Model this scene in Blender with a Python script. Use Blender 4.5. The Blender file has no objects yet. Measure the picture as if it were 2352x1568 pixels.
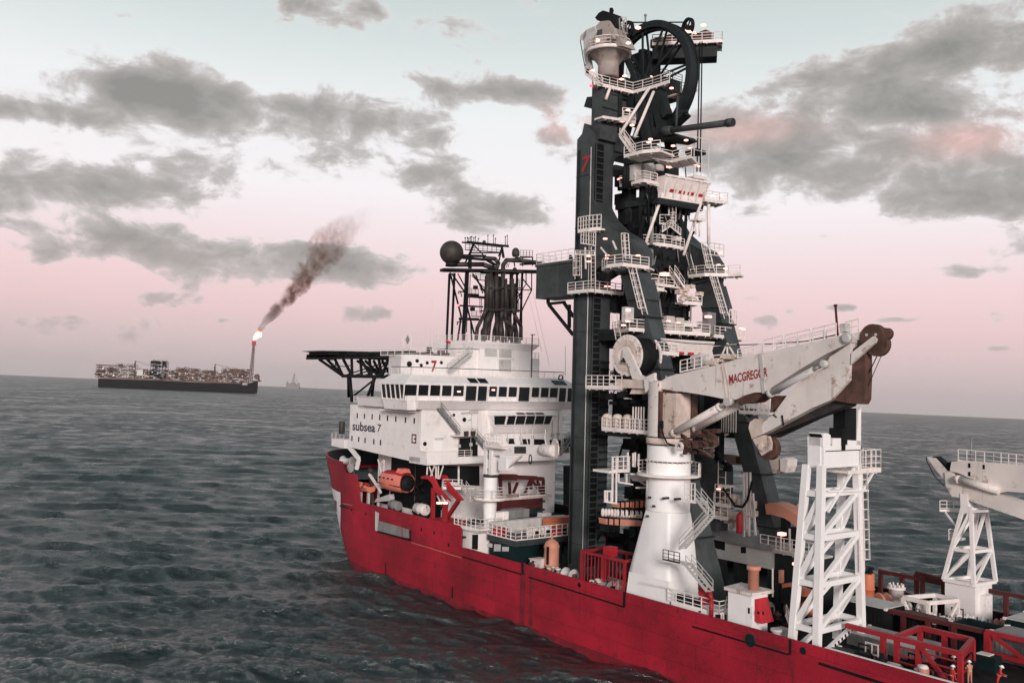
import bpy, math, random
from mathutils import Vector, Matrix
rad = math.radians
scene = bpy.context.scene
random.seed(7)

# ------------------------------------------------------------------ camera
cam_d = bpy.data.cameras.new("camera")
cam_d.sensor_width = 36.0
cam_d.lens = 36.0 * 2100.0 / 2352.0
cam_d.clip_start = 1.0
cam_d.clip_end = 80000.0
cam = bpy.data.objects.new("camera", cam_d)
scene.collection.objects.link(cam)
CAM_H = 29.0
ROLL = 2.4832
PITCH = 3.4033
cam.matrix_world = (Matrix.Translation((0, 0, CAM_H)) @ Matrix.Rotation(rad(90 + PITCH), 4, 'X')
                    @ Matrix.Rotation(rad(ROLL), 4, 'Z'))
scene.camera = cam

scene.view_settings.view_transform = 'Standard'
scene.view_settings.look = 'None'
scene.view_settings.gamma = 1.0
scene.view_settings.use_curve_mapping = False
scene.view_settings.exposure = 0.08

# ------------------------------------------------------------------ world: dusk sky with clouds
SUN_AZ = rad(174)          # direction towards the sun, clockwise from +Y (behind the camera, to the right)
SUN_EL = rad(14)
world = bpy.data.worlds.new("World")
scene.world = world
world.use_nodes = True
wn = world.node_tree
for n in list(wn.nodes):
    wn.nodes.remove(n)


class NT:
    """small helper round a node tree"""
    def __init__(self, tree):
        self.t = tree

    def node(self, kind, **kw):
        n = self.t.nodes.new(kind)
        for k, v in kw.items():
            setattr(n, k, v)
        return n

    def put(self, sock, v):
        if isinstance(v, (int, float)):
            sock.default_value = v
        elif isinstance(v, (tuple, list)):
            sock.default_value = tuple(v) if len(v) == len(sock.default_value) else tuple(v) + (1.0,)
        else:
            self.t.links.new(v, sock)

    def math(self, op, a, b=0.0, c=0.0, clamp=False):
        n = self.node('ShaderNodeMath', operation=op, use_clamp=clamp)
        self.put(n.inputs[0], a)
        self.put(n.inputs[1], b)
        self.put(n.inputs[2], c)
        return n.outputs[0]

    def noise(self, vec, scale, detail=6.0, rough=0.55, dist=0.0, dim='3D'):
        n = self.node('ShaderNodeTexNoise', noise_dimensions=dim)
        self.put(n.inputs['Vector'], vec)
        n.inputs['Scale'].default_value = scale
        n.inputs['Detail'].default_value = detail
        n.inputs['Roughness'].default_value = rough
        n.inputs['Distortion'].default_value = dist
        return n.outputs['Fac']

    def ramp(self, fac, stops, interp='LINEAR'):
        n = self.node('ShaderNodeValToRGB')
        cr = n.color_ramp
        cr.interpolation = interp
        while len(cr.elements) < len(stops):
            cr.elements.new(0.5)
        for e, (p, c) in zip(cr.elements, stops):
            e.position = p
            e.color = (c if isinstance(c, (tuple, list)) else (c, c, c)) + (1.0,) if not isinstance(c, (int, float)) else (c, c, c, 1.0)
        self.put(n.inputs['Fac'], fac)
        return n.outputs['Color']

    def mix(self, fac, a, b, blend='MIX'):
        n = self.node('ShaderNodeMix', data_type='RGBA', blend_type=blend)
        self.put(n.inputs[0], fac)
        self.put(n.inputs[6], a)
        self.put(n.inputs[7], b)
        return n.outputs[2]

    def smooth(self, v, lo, hi):
        n = self.node('ShaderNodeMapRange', interpolation_type='SMOOTHSTEP')
        self.put(n.inputs['Value'], v)
        n.inputs['From Min'].default_value = lo
        n.inputs['From Max'].default_value = hi
        return n.outputs['Result']

    def mapv(self, vec, scale=(1, 1, 1), loc=(0, 0, 0), rot=(0, 0, 0)):
        n = self.node('ShaderNodeMapping')
        self.put(n.inputs['Vector'], vec)
        n.inputs['Scale'].default_value = scale
        n.inputs['Location'].default_value = loc
        n.inputs['Rotation'].default_value = rot
        return n.outputs['Vector']


def lin(r8, g8, b8):
    f = lambda c: (c / 255 / 12.92) if c <= 10 else ((c / 255 + 0.055) / 1.055) ** 2.4
    return (f(r8), f(g8), f(b8))


W = NT(wn)
tc = W.node('ShaderNodeTexCoord')
sep = W.node('ShaderNodeSeparateXYZ')
W.put(sep.inputs[0], tc.outputs['Generated'])
dx, dy, dz = sep.outputs
AZ = W.math('ARCTAN2', dx, dy)
EL = W.math('ARCSINE', dz)
eln = W.math('DIVIDE', EL, 1.5708)
base = W.ramp(eln, [(0.0, lin(190, 179, 180)), (0.025, lin(205, 184, 186)), (0.05, lin(226, 194, 196)), (0.075, lin(234, 204, 206)),
                    (0.105, lin(235, 218, 221)), (0.135, lin(238, 232, 234)), (0.19, lin(229, 231, 232)), (0.235, lin(206, 214, 213)),
                    (0.29, lin(184, 197, 195)), (0.40, lin(118, 140, 144)), (0.6, lin(76, 98, 106)), (1.0, lin(52, 70, 80))])
# a slightly warmer band where the sun went down behind the camera
sunw = W.math('COSINE', W.math('SUBTRACT', AZ, SUN_AZ))
glow = W.math('MULTIPLY', W.math('POWER', W.math('MAXIMUM', sunw, 0.0), 2.0),
              W.math('POWER', W.math('SUBTRACT', 1.0, W.math('ABSOLUTE', dz)), 4.0))
base = W.mix(W.math('MULTIPLY', glow, 0.8), base, (1.5, 1.0, 0.86, 1.0))
# cloud banks: (azimuth, elevation, half width, half height, weight)
BANKS = [
 (-0.334, 0.280, 0.122, 0.031, 0.95),
 (-0.414, 0.294, 0.052, 0.022, 0.60),
 (-0.201, 0.288, 0.122, 0.024, 0.75),
 (-0.423, 0.194, 0.093, 0.022, 1.00),
 (-0.350, 0.227, 0.059, 0.020, 0.70),
 (-0.520, 0.256, 0.074, 0.015, 0.60),
 (-0.507, 0.157, 0.033, 0.022, 0.60),
 (-0.331, 0.129, 0.122, 0.026, 0.90),
 (-0.221, 0.143, 0.052, 0.019, 0.80),
 (-0.473, 0.123, 0.048, 0.015, 0.70),
 (-0.419, 0.141, 0.033, 0.013, 0.50),
 (-0.163, 0.128, 0.085, 0.017, 0.80),
 (-0.171, 0.083, 0.063, 0.010, 0.70),
 (-0.368, 0.084, 0.044, 0.011, 0.70),
 (-0.449, 0.074, 0.033, 0.007, 0.50),
 (-0.453, 0.050, 0.085, 0.011, 0.40),
 (-0.307, 0.066, 0.015, 0.005, 0.60),
 (-0.018, 0.198, 0.074, 0.024, 0.95),
 (-0.087, 0.234, 0.052, 0.019, 0.70),
 (-0.028, 0.325, 0.063, 0.017, 0.90),
 (-0.482, 0.250, 0.070, 0.013, 0.80),
 (-0.207, 0.388, 0.059, 0.022, 0.70),
 (-0.069, 0.384, 0.096, 0.030, 0.60),
 (-0.257, 0.386, 0.033, 0.022, 0.30),
 (0.038, 0.286, 0.041, 0.044, 0.70),
 (0.297, 0.254, 0.096, 0.041, 0.85),
 (0.244, 0.276, 0.059, 0.030, 0.50),
 (0.366, 0.327, 0.111, 0.037, 0.85),
 (0.463, 0.355, 0.067, 0.030, 0.90),
 (0.427, 0.296, 0.089, 0.022, 0.60),
 (0.450, 0.240, 0.111, 0.044, 0.95),
 (0.498, 0.218, 0.052, 0.033, 0.70),
 (0.267, 0.091, 0.022, 0.008, 0.70),
 (0.463, 0.143, 0.033, 0.010, 0.80),
 (-0.179, 0.234, 0.096, 0.022, 0.30),
 (-0.195, 0.190, 0.044, 0.026, 0.30),
 (0.344, 0.106, 0.019, 0.004, 0.60),
 (0.396, 0.093, 0.026, 0.004, 0.60),
 (0.487, 0.066, 0.015, 0.004, 0.60),
 (0.323, 0.178, 0.022, 0.005, 0.40),
 (-0.497, 0.090, 0.022, 0.007, 0.60),
 (0.171, 0.308, 0.074, 0.022, 0.20)]
PINKS = [
 (0.056, 0.295, 0.041, 0.017, 1.00),
 (0.244, 0.288, 0.056, 0.014, 1.00),
 (0.461, 0.267, 0.048, 0.015, 1.00)]


def blobs(lst):
    tot = None
    for (a, e, sa, se, w) in lst:
        u = W.math('MULTIPLY', W.math('SUBTRACT', AZ, a), 1.0 / sa)
        v = W.math('MULTIPLY', W.math('SUBTRACT', EL, e), 1.0 / se)
        q = W.math('MULTIPLY_ADD', u, u, W.math('MULTIPLY', v, v))
        g = W.math('MULTIPLY', W.math('POWER', 2.71828, W.math('MULTIPLY', q, -1.0)), w)
        tot = g if tot is None else W.math('ADD', tot, g)
    return tot


comb = W.node('ShaderNodeCombineXYZ')
W.put(comb.inputs[0], AZ)
W.put(comb.inputs[1], W.math('MULTIPLY', EL, 1.7))
cv = comb.outputs[0]
n_big = W.noise(W.mapv(cv, loc=(3.1, 0.7, 0.0)), 6.5, 9.0, 0.60, 0.25)
n_fine = W.noise(W.mapv(cv, loc=(1.3, 5.7, 2.0)), 21.0, 8.0, 0.60, 0.4)
bank = blobs(BANKS)
pink = blobs(PINKS)
dens = W.math('ADD', W.math('MULTIPLY', W.math('MINIMUM', bank, 1.2), 0.62), W.math('ADD', W.math('MULTIPLY', W.math('SUBTRACT', n_big, 0.5), 1.6),
              W.math('MULTIPLY', W.math('SUBTRACT', n_fine, 0.5), 1.15)))
# thin random cloud above the picture and all round the sky
rnd = W.math('MULTIPLY', W.smooth(EL, 0.40, 0.70), 0.04)
dens = W.math('ADD', dens, rnd)
cov = W.smooth(dens, 0.16, 0.44)
low = W.smooth(EL, 0.02, 0.16)
# lit thin edges, grey brown bodies
c_lo = W.ramp(dens, [(0.2, lin(222, 198, 198)), (0.36, lin(186, 170, 170)), (0.9, lin(158, 150, 149))])
c_hi = W.ramp(dens, [(0.2, lin(232, 225, 224)), (0.34, lin(192, 186, 184)), (0.56, lin(160, 155, 151)), (0.95, lin(128, 126, 121))])
c_col = W.mix(low, c_lo, c_hi)
rim = W.smooth(dens, 0.75, 0.30)
c_col = W.mix(W.math('MINIMUM', W.math('MULTIPLY', pink, W.math('MULTIPLY_ADD', rim, 0.45, 0.45)), 1.0), c_col, lin(216, 172, 165))
c_col = W.mix(W.smooth(EL, 0.5, 0.9), c_col, lin(92, 98, 100))
sky_col = W.mix(W.math('MULTIPLY', cov, 0.93), base, c_col)
nish = W.node('ShaderNodeTexSky', sky_type='NISHITA')
nish.sun_disc = False
nish.sun_elevation = SUN_EL
nish.sun_rotation = SUN_AZ
bg1 = W.node('ShaderNodeBackground')
W.put(bg1.inputs[0], sky_col)
bg1.inputs[1].default_value = 1.06
bg2 = W.node('ShaderNodeBackground')
W.put(bg2.inputs[0], nish.outputs[0])
bg2.inputs[1].default_value = 0.004
addw = W.node('ShaderNodeAddShader')
wn.links.new(bg1.outputs[0], addw.inputs[0])
wn.links.new(bg2.outputs[0], addw.inputs[1])
outw = W.node('ShaderNodeOutputWorld')
wn.links.new(addw.outputs[0], outw.inputs[0])
world.cycles.sampling_method = 'MANUAL'
world.cycles.sample_map_resolution = 512

sun_d = bpy.data.lights.new("sun", 'SUN')
sun_d.energy = 2.7
sun_d.angle = rad(14)
sun_d.color = (1.0, 0.90, 0.86)
sun = bpy.data.objects.new("sun", sun_d)
scene.collection.objects.link(sun)
tosun = Vector((math.sin(SUN_AZ) * math.cos(SUN_EL), math.cos(SUN_AZ) * math.cos(SUN_EL), math.sin(SUN_EL)))
sun.rotation_euler = tosun.to_track_quat('Z', 'Y').to_euler()
sun.location = (60, -80, 120)

# ------------------------------------------------------------------ ship frame: x aft, y starboard, z up from the waterline
SHIP = (Matrix.Translation((-26.846, 154.956, 0.0)) @ Matrix.Rotation(rad(-52.3652), 4, 'Z') @ Matrix.Rotation(rad(1.3), 4, 'X'))

# ------------------------------------------------------------------ mesh builder
def V(p):
    return Vector(p)


class MB:
    def __init__(self):
        self.v = []
        self.f = []
        self.smooth = []

    def add(self, vs, fs, smooth=False):
        o = len(self.v)
        self.v += [tuple(q) for q in vs]
        for f in fs:
            self.f.append([i + o for i in f])
            self.smooth.append(smooth)
        return self

    def box(self, x0, x1, y0, y1, z0, z1):
        vs = [(x0, y0, z0), (x1, y0, z0), (x1, y1, z0), (x0, y1, z0), (x0, y0, z1), (x1, y0, z1), (x1, y1, z1), (x0, y1, z1)]
        return self.add(vs, [(0, 3, 2, 1), (4, 5, 6, 7), (0, 1, 5, 4), (1, 2, 6, 5), (2, 3, 7, 6), (3, 0, 4, 7)])

    def hexa(self, b, t):
        n = len(b)
        fs = [list(range(n))[::-1], [n + i for i in range(n)]]
        for i in range(n):
            j = (i + 1) % n
            fs.append((i, j, n + j, n + i))
        return self.add(list(b) + list(t), fs)

    def prism(self, poly, vec):
        vec = V(vec)
        return self.hexa([V(q) for q in poly], [V(q) + vec for q in poly])

    def beam(self, p, q, w, h=None):
        p, q = V(p), V(q)
        h = w if h is None else h
        d = q - p
        if d.length < 1e-5:
            return self
        d.normalize()
        up = Vector((0, 0, 1)) if abs(d.z) < 0.95 else Vector((1, 0, 0))
        s = d.cross(up).normalized()
        u = s.cross(d).normalized()
        c = [(-1, -1), (1, -1), (1, 1), (-1, 1)]
        return self.hexa([p + s * (a * w / 2) + u * (b * h / 2) for a, b in c], [q + s * (a * w / 2) + u * (b * h / 2) for a, b in c])

    def tube(self, p, q, r, r2=None, n=10, smooth=True):
        p, q = V(p), V(q)
        r2 = r if r2 is None else r2
        d = (q - p)
        if d.length < 1e-5:
            return self
        d.normalize()
        up = Vector((0, 0, 1)) if abs(d.z) < 0.95 else Vector((1, 0, 0))
        s = d.cross(up).normalized()
        u = s.cross(d).normalized()
        vs = []
        for c, rr in ((p, r), (q, r2)):
            vs += [c + (s * math.cos(2 * math.pi * i / n) + u * math.sin(2 * math.pi * i / n)) * rr for i in range(n)]
        o = len(self.v)
        self.v += [tuple(x) for x in vs]
        for i in range(n):
            j = (i + 1) % n
            self.f.append([o + i, o + j, o + n + j, o + n + i])
            self.smooth.append(smooth)
        self.f.append([o + i for i in range(n)][::-1])
        self.f.append([o + n + i for i in range(n)])
        self.smooth += [False, False]
        return self

    def path(self, pts, r, n=8):
        for a, b in zip(pts[:-1], pts[1:]):
            self.tube(a, b, r, n=n)
        for c in pts[1:-1]:
            self.ball(c, r, 8, 5)
        return self

    def ball(self, c, r, nu=16, nv=10, sz=1.0):
        prof = [(r * math.sin(math.pi * i / nv), -r * sz * math.cos(math.pi * i / nv)) for i in range(nv + 1)]
        return self.lathe(c, prof, nu)

    def lathe(self, c, prof, n=20, axis=(0, 0, 1), smooth=True):
        """prof: (radius, height along the axis)"""
        c = V(c)
        d = V(axis).normalized()
        up = Vector((0, 0, 1)) if abs(d.z) < 0.95 else Vector((1, 0, 0))
        s = d.cross(up).normalized()
        u = d.cross(s).normalized()
        o = len(self.v)
        for (rr, hh) in prof:
            rr = max(rr, 1e-4)
            for i in range(n):
                a = 2 * math.pi * i / n
                self.v.append(tuple(c + d * hh + (s * math.cos(a) + u * math.sin(a)) * rr))
        for k in range(len(prof) - 1):
            for i in range(n):
                j = (i + 1) % n
                self.f.append([o + k * n + i, o + k * n + j, o + (k + 1) * n + j, o + (k + 1) * n + i])
                self.smooth.append(smooth)
        self.f.append([o + i for i in range(n)][::-1])
        self.f.append([o + (len(prof) - 1) * n + i for i in range(n)])
        self.smooth += [False, False]
        return self

    def ring(self, c, r_out, r_in, w, axis, n=64):
        """flat rim: a ring of rectangular section of width w along the axis"""
        prof = [(r_in, -w / 2), (r_out, -w / 2), (r_out, w / 2), (r_in, w / 2), (r_in, -w / 2)]
        c = V(c)
        d = V(axis).normalized()
        up = Vector((0, 0, 1)) if abs(d.z) < 0.95 else Vector((1, 0, 0))
        s = d.cross(up).normalized()
        u = d.cross(s).normalized()
        vs, fs = [], []
        for i in range(n):
            a = 2 * math.pi * i / n
            e = s * math.cos(a) + u * math.sin(a)
            vs += [c + d * hh + e * rr for rr, hh in prof[:4]]
        for i in range(n):
            j = (i + 1) % n
            for k in range(4):
                l = (k + 1) % 4
                fs.append((i * 4 + k, i * 4 + l, j * 4 + l, j * 4 + k))
        return self.add(vs, fs)

    def rail(self, pts, h=1.1, w=0.075, gap=1.6, mids=2, closed=False, toe=True):
        pts = [V(q) for q in pts]
        if closed:
            pts = pts + [pts[0]]
        up = Vector((0, 0, 1))
        for a, b in zip(pts[:-1], pts[1:]):
            L = (b - a).length
            if L < 0.05:
                continue
            self.beam(a + up * h, b + up * h, w)
            for m in range(mids):
                zz = h * (m + 1) / (mids + 1)
                self.beam(a + up * zz, b + up * zz, w * 0.75)
            if toe:
                self.beam(a + up * 0.08, b + up * 0.08, 0.03, 0.16)
            k = max(1, round(L / gap))
            for i in range(k + 1):
                c = a.lerp(b, i / k)
                self.beam(c, c + up * h, w)
        return self

    def ladder(self, p, q, side, w=0.5, cage=False, out=None, step=0.35):
        p, q, side = V(p), V(q), V(side).normalized()
        for s in (-1, 1):
            self.beam(p + side * (s * w / 2), q + side * (s * w / 2), 0.08)
        L = (q - p).length
        k = int(L / step)
        for i in range(1, k):
            c = p.lerp(q, i / k)
            self.beam(c - side * w / 2, c + side * w / 2, 0.05)
        if cage:
            d = (q - p).normalized()
            o = V(out).normalized()
            rr = 0.42
            kk = max(2, int(L / 1.0))
            arcs = [(-0.9, 0.1), (-0.75, 0.55), (0.0, 0.85), (0.75, 0.55), (0.9, 0.1)]
            prev = None
            for i in range(kk + 1):
                c = p.lerp(q, 0.12 + 0.88 * i / kk)
                ring = [c + side * (a * 0.45) + o * b for a, b in arcs]
                for a, b in zip(ring[:-1], ring[1:]):
                    self.beam(a, b, 0.05)
                if prev:
                    for a, b in zip(prev, ring):
                        self.beam(a, b, 0.045)
                prev = ring
        return self

    def stairs(self, p, q, side, w=0.9, rail=True, step=0.26):
        p, q, side = V(p), V(q), V(side).normalized()
        for s in (-1, 1):
            self.beam(p + side * (s * w / 2), q + side * (s * w / 2), 0.07, 0.28)
        k = max(2, int(abs(q.z - p.z) / step))
        d = (q - p)
        dh = Vector((d.x, d.y, 0)).normalized()
        for i in range(k + 1):
            c = p.lerp(q, i / k)
            self.hexa([c - side * w / 2 - dh * .13, c + side * w / 2 - dh * .13, c + side * w / 2 + dh * .13, c - side * w / 2 + dh * .13],
                      [x + Vector((0, 0, .05)) for x in (c - side * w / 2 - dh * .13, c + side * w / 2 - dh * .13, c + side * w / 2 + dh * .13, c - side * w / 2 + dh * .13)])
        if rail:
            up = Vector((0, 0, 1))
            for s in (-1, 1):
                a, b = p + side * (s * w / 2), q + side * (s * w / 2)
                for hh in (1.0, 0.55):
                    self.beam(a + up * hh, b + up * hh, 0.06)
                for t in (0, .5, 1):
                    c = a.lerp(b, t)
                    self.beam(c, c + up * 1.0, 0.06)
        return self

    def groups(self, gap=0.4):
        """pieces that stand clear of each other become parts of their own"""
        par = list(range(len(self.v)))

        def find(a):
            while par[a] != a:
                par[a] = par[par[a]]
                a = par[a]
            return a
        for f in self.f:
            a = find(f[0])
            for b in f[1:]:
                par[find(b)] = a
        bb = {}
        for i, v in enumerate(self.v):
            k = find(i)
            b = bb.setdefault(k, [list(v), list(v)])
            for c in range(3):
                b[0][c] = min(b[0][c], v[c])
                b[1][c] = max(b[1][c], v[c])
        ks = list(bb)
        if len(ks) > 260:
            return [self]
        cl = {k: k for k in ks}

        def fc(a):
            while cl[a] != a:
                a = cl[a]
            return a
        for i, a in enumerate(ks):
            for b in ks[:i]:
                if all(bb[a][0][c] - gap < bb[b][1][c] and bb[b][0][c] - gap < bb[a][1][c] for c in range(3)):
                    cl[fc(a)] = fc(b)
        out = {}
        for f, sm in zip(self.f, self.smooth):
            g, mp = out.setdefault(fc(find(f[0])), (MB(), {}))
            for i in f:
                if i not in mp:
                    mp[i] = len(g.v)
                    g.v.append(self.v[i])
            g.f.append([mp[i] for i in f])
            g.smooth.append(sm)
        return [g for g, mp in out.values()]

    def build(self, name, m, parent=None, label=None, split=True):
        if split and parent is not None and parent.name.split('.')[0] != 'tmp':
            gs = self.groups()
            if 1 < len(gs) <= 90:
                return [g.build(name, m, parent, label, False) for g in gs][0]
        base = V(ROOT.get(parent, ((0, 0, 0),))[0]) if parent is not None else Vector()
        me = bpy.data.meshes.new(name)
        me.from_pydata([(a - base.x, b - base.y, c - base.z) for a, b, c in self.v], [], self.f)
        me.polygons.foreach_set('use_smooth', self.smooth)
        me.materials.append(m)
        me.update()
        o = bpy.data.objects.new(name, me)
        scene.collection.objects.link(o)
        if parent is not None:
            o.parent = parent
            ROOT[o] = ROOT[parent]
        if label:
            o['label'] = label
        return o


ROOT = {}


def thing(name, label, cat, base, group=None, frame=None):
    """an Empty at the foot of a thing; its parts are built in the frame's own coordinates"""
    o = bpy.data.objects.new(name, None)
    o.empty_display_size = 0.5
    scene.collection.objects.link(o)
    o.matrix_world = (SHIP if frame is None else frame) @ Matrix.Translation(base)
    o['label'] = label
    o['category'] = cat
    if group:
        o['group'] = group
    ROOT[o] = (tuple(base), SHIP if frame is None else frame)
    return o


def solo(mb, name, label, cat, m, base, group=None, frame=None):
    """a thing that is one mesh"""
    fr = SHIP if frame is None else frame
    key = bpy.data.objects.new('tmp', None)
    ROOT[key] = (tuple(base), fr)
    o = mb.build(name, m, key)
    o.parent = None
    bpy.data.objects.remove(key)
    ROOT[o] = (tuple(base), fr)
    o.matrix_world = fr @ Matrix.Translation(base)
    o['label'] = label
    o['category'] = cat
    if group:
        o['group'] = group
    return o


def copy_thing(src, base, label=None, rotz=0.0):
    """a copy of a thing with copies of its parts and sub-parts, moved to another place of the same frame"""
    def cp(o, parent):
        c = o.copy()
        scene.collection.objects.link(c)
        if parent is not None:
            c.parent = parent
        for ch in list(o.children):
            cp(ch, c)
        return c
    c = cp(src, None)
    c.matrix_world = ROOT[src][1] @ Matrix.Translation(base) @ Matrix.Rotation(rotz, 4, 'Z')
    if label:
        c['label'] = label
    ROOT[c] = (tuple(base), ROOT[src][1])
    return c


def text_mesh(body, name, m, parent, origin, wvec, hvec, nvec, bold=0.0, depth=0.03):
    """lettering fitted into the box origin + wvec x hvec, standing proud along nvec"""
    cu = bpy.data.curves.new('txt', 'FONT')
    cu.body = body
    cu.offset = bold
    cu.resolution_u = 4
    ob = bpy.data.objects.new('txt', cu)
    scene.collection.objects.link(ob)
    dg = bpy.context.evaluated_depsgraph_get()
    me0 = bpy.data.meshes.new_from_object(ob.evaluated_get(dg))
    vs = [v.co.copy() for v in me0.vertices]
    fs = [list(p.vertices) for p in me0.polygons]
    bpy.data.objects.remove(ob)
    bpy.data.meshes.remove(me0)
    x0, x1 = min(v.x for v in vs), max(v.x for v in vs)
    y0, y1 = min(v.y for v in vs), max(v.y for v in vs)
    o, wv, hv, nv = V(origin), V(wvec), V(hvec), V(nvec)
    mb = MB()
    mb.add([o + wv * ((v.x - x0) / (x1 - x0)) + hv * ((v.y - y0) / (y1 - y0)) + nv * depth for v in vs], fs)
    return mb.build(name, m, parent)


# ------------------------------------------------------------------ materials
def mat(name, col, rough=0.55, metal=0.0, plates=0.0, spots=None, spot_amt=0.0, streak=None, streak_amt=0.0, var=0.12, vscale=0.35, bump=0.0, spec=0.4, grain=0.0):
    """painted or bare surface: broad value variation, optional stains (spots) and vertical run marks (streak)"""
    m = bpy.data.materials.new(name)
    m.use_nodes = True
    T = NT(m.node_tree)
    b = m.node_tree.nodes['Principled BSDF']
    t = T.node('ShaderNodeTexCoord')
    ob = t.outputs['Object']
    n1 = T.noise(ob, vscale, 5.0, 0.6)
    lo = tuple(c * (1 - var) for c in col)
    hi = tuple(min(1.0, c * (1 + var)) for c in col)
    c = T.mix(T.smooth(n1, 0.3, 0.7), lo, hi)
    if grain:
        ng = T.noise(ob, 9.0, 3.0, 0.7)
        c = T.mix(T.math('MULTIPLY', T.smooth(ng, 0.45, 0.75), grain), c, tuple(min(1, x * 1.9 + 0.01) for x in col))
        ng2 = T.noise(T.mapv(ob, loc=(9, 4, 2)), 6.0, 3.0, 0.7)
        c = T.mix(T.math('MULTIPLY', T.smooth(ng2, 0.5, 0.75), grain), c, tuple(x * 0.45 for x in col))
    if plates:
        sp = T.node('ShaderNodeSeparateXYZ')
        T.put(sp.inputs[0], ob)
        cb = T.node('ShaderNodeCombineXYZ')
        T.put(cb.inputs[0], T.math('ADD', sp.outputs[0], sp.outputs[1]))
        T.put(cb.inputs[1], sp.outputs[2])
        bk_ = T.node('ShaderNodeTexBrick', offset=0.5)
        T.put(bk_.inputs['Vector'], cb.outputs[0])
        bk_.inputs['Scale'].default_value = 1.0
        bk_.inputs['Brick Width'].default_value = 7.5
        bk_.inputs['Row Height'].default_value = 2.3
        bk_.inputs['Mortar Size'].default_value = 0.035
        bk_.inputs['Color1'].default_value = (1, 1, 1, 1)
        bk_.inputs['Color2'].default_value = (.80, .80, .80, 1)
        bk_.inputs['Mortar'].default_value = (.45, .45, .45, 1)
        c = T.mix(plates, c, bk_.outputs[0], 'MULTIPLY')
    if streak is not None:
        ns = T.noise(T.mapv(ob, scale=(1.6, 1.6, 0.10)), 1.0, 5.0, 0.65)
        gate = T.noise(T.mapv(ob, loc=(5, 2, 8)), 0.22, 3.0, 0.5)
        fac = T.math('MULTIPLY', T.smooth(ns, 0.55, 0.72), T.smooth(gate, 0.42, 0.62))
        c = T.mix(T.math('MULTIPLY', fac, streak_amt), c, streak)
    if spots is not None:
        n2 = T.noise(T.mapv(ob, loc=(2, 7, 1)), 0.9, 7.0, 0.68)
        c = T.mix(T.math('MULTIPLY', T.smooth(n2, 0.56, 0.68), spot_amt), c, spots)
    T.put(b.inputs['Base Color'], c)
    b.inputs['Roughness'].default_value = rough
    b.inputs['Metallic'].default_value = metal
    b.inputs['Specular IOR Level'].default_value = spec
    if bump:
        bn = T.node('ShaderNodeBump')
        bn.inputs['Strength'].default_value = bump
        bn.inputs['Distance'].default_value = 0.05
        T.put(bn.inputs['Height'], T.noise(ob, 0.8, 4.0, 0.6))
        T.put(b.inputs['Normal'], bn.outputs[0])
    return m


def glow_mat(name, col, strength):
    m = bpy.data.materials.new(name)
    m.use_nodes = True
    b = m.node_tree.nodes['Principled BSDF']
    b.inputs['Base Color'].default_value = (0.8, 0.6, 0.5, 1)
    b.inputs['Emission Color'].default_value = col + (1,)
    b.inputs['Emission Strength'].default_value = strength
    return m


RUST = (0.16, 0.05, 0.022)
M_RED = mat('hull_red_paint', (0.295, 0.0065, 0.021), 0.55, plates=.75, spots=(0.12, 0.010, 0.014), spot_amt=0.75, streak=(0.09, 0.010, 0.012), streak_amt=0.8, var=0.34, vscale=0.13, bump=0.4, grain=0.55)
M_REDDK = mat('dark_red_steel', (0.075, 0.010, 0.011), 0.65, spots=(0.05, 0.016, 0.012), spot_amt=0.7, var=0.3)
M_REDST = mat('red_steel', (0.30, 0.014, 0.022), 0.55, spots=(0.12, 0.02, 0.016), spot_amt=0.6, var=0.2)
M_WHITE = mat('white_ship_paint', (0.80, 0.765, 0.755), 0.5, plates=.12, spots=(0.42, 0.36, 0.33), spot_amt=0.35, streak=(0.50, 0.42, 0.37), streak_amt=0.5, var=0.05, bump=0.15)
M_WHITE2 = mat('clean_white_paint', (0.80, 0.79, 0.785), 0.45, streak=(0.55, 0.50, 0.47), streak_amt=0.25, var=0.04, bump=0.15)
M_CRANE = mat('weathered_crane_paint', (0.66, 0.61, 0.58), 0.55, spots=(0.24, 0.12, 0.075), spot_amt=0.75, streak=(0.20, 0.085, 0.045), streak_amt=0.85, var=0.10, vscale=0.25)
M_CRANE2 = mat('rust_streaked_paint', (0.60, 0.50, 0.44), 0.6, spots=(0.17, 0.06, 0.03), spot_amt=0.9, streak=(0.13, 0.045, 0.025), streak_amt=0.9, var=0.2)
M_RUST = mat('rusted_steel', (0.085, 0.042, 0.032), 0.8, spots=(0.02, 0.013, 0.012), spot_amt=0.8, var=0.35, vscale=0.8)
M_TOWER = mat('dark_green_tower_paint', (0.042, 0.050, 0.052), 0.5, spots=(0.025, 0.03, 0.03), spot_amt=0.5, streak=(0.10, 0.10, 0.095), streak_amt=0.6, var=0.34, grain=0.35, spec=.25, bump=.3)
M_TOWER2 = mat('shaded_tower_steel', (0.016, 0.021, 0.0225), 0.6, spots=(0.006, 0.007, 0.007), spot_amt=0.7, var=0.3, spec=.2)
M_BLACK = mat('black_machinery', (0.008, 0.009, 0.0095), 0.65, var=0.4, spec=.15)
M_EXH = mat('sooty_exhaust_steel', (0.036, 0.030, 0.028), 0.6, spots=(0.014, 0.012, 0.012), spot_amt=0.8, var=0.35, vscale=0.6)
M_RAIL = mat('white_rail_paint', (0.74, 0.68, 0.65), 0.5, spots=(0.35, 0.25, 0.2), spot_amt=0.35, var=0.08, vscale=1.2)
M_GREY = mat('grey_paint', (0.20, 0.20, 0.198), 0.6, spots=(0.12, 0.10, 0.09), spot_amt=0.6, var=0.18)
M_GREYL = mat('light_grey_paint', (0.48, 0.47, 0.455), 0.55, spots=(0.2, 0.17, 0.15), spot_amt=0.55, streak=(0.2, 0.15, 0.12), streak_amt=0.5, var=0.12)
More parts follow.
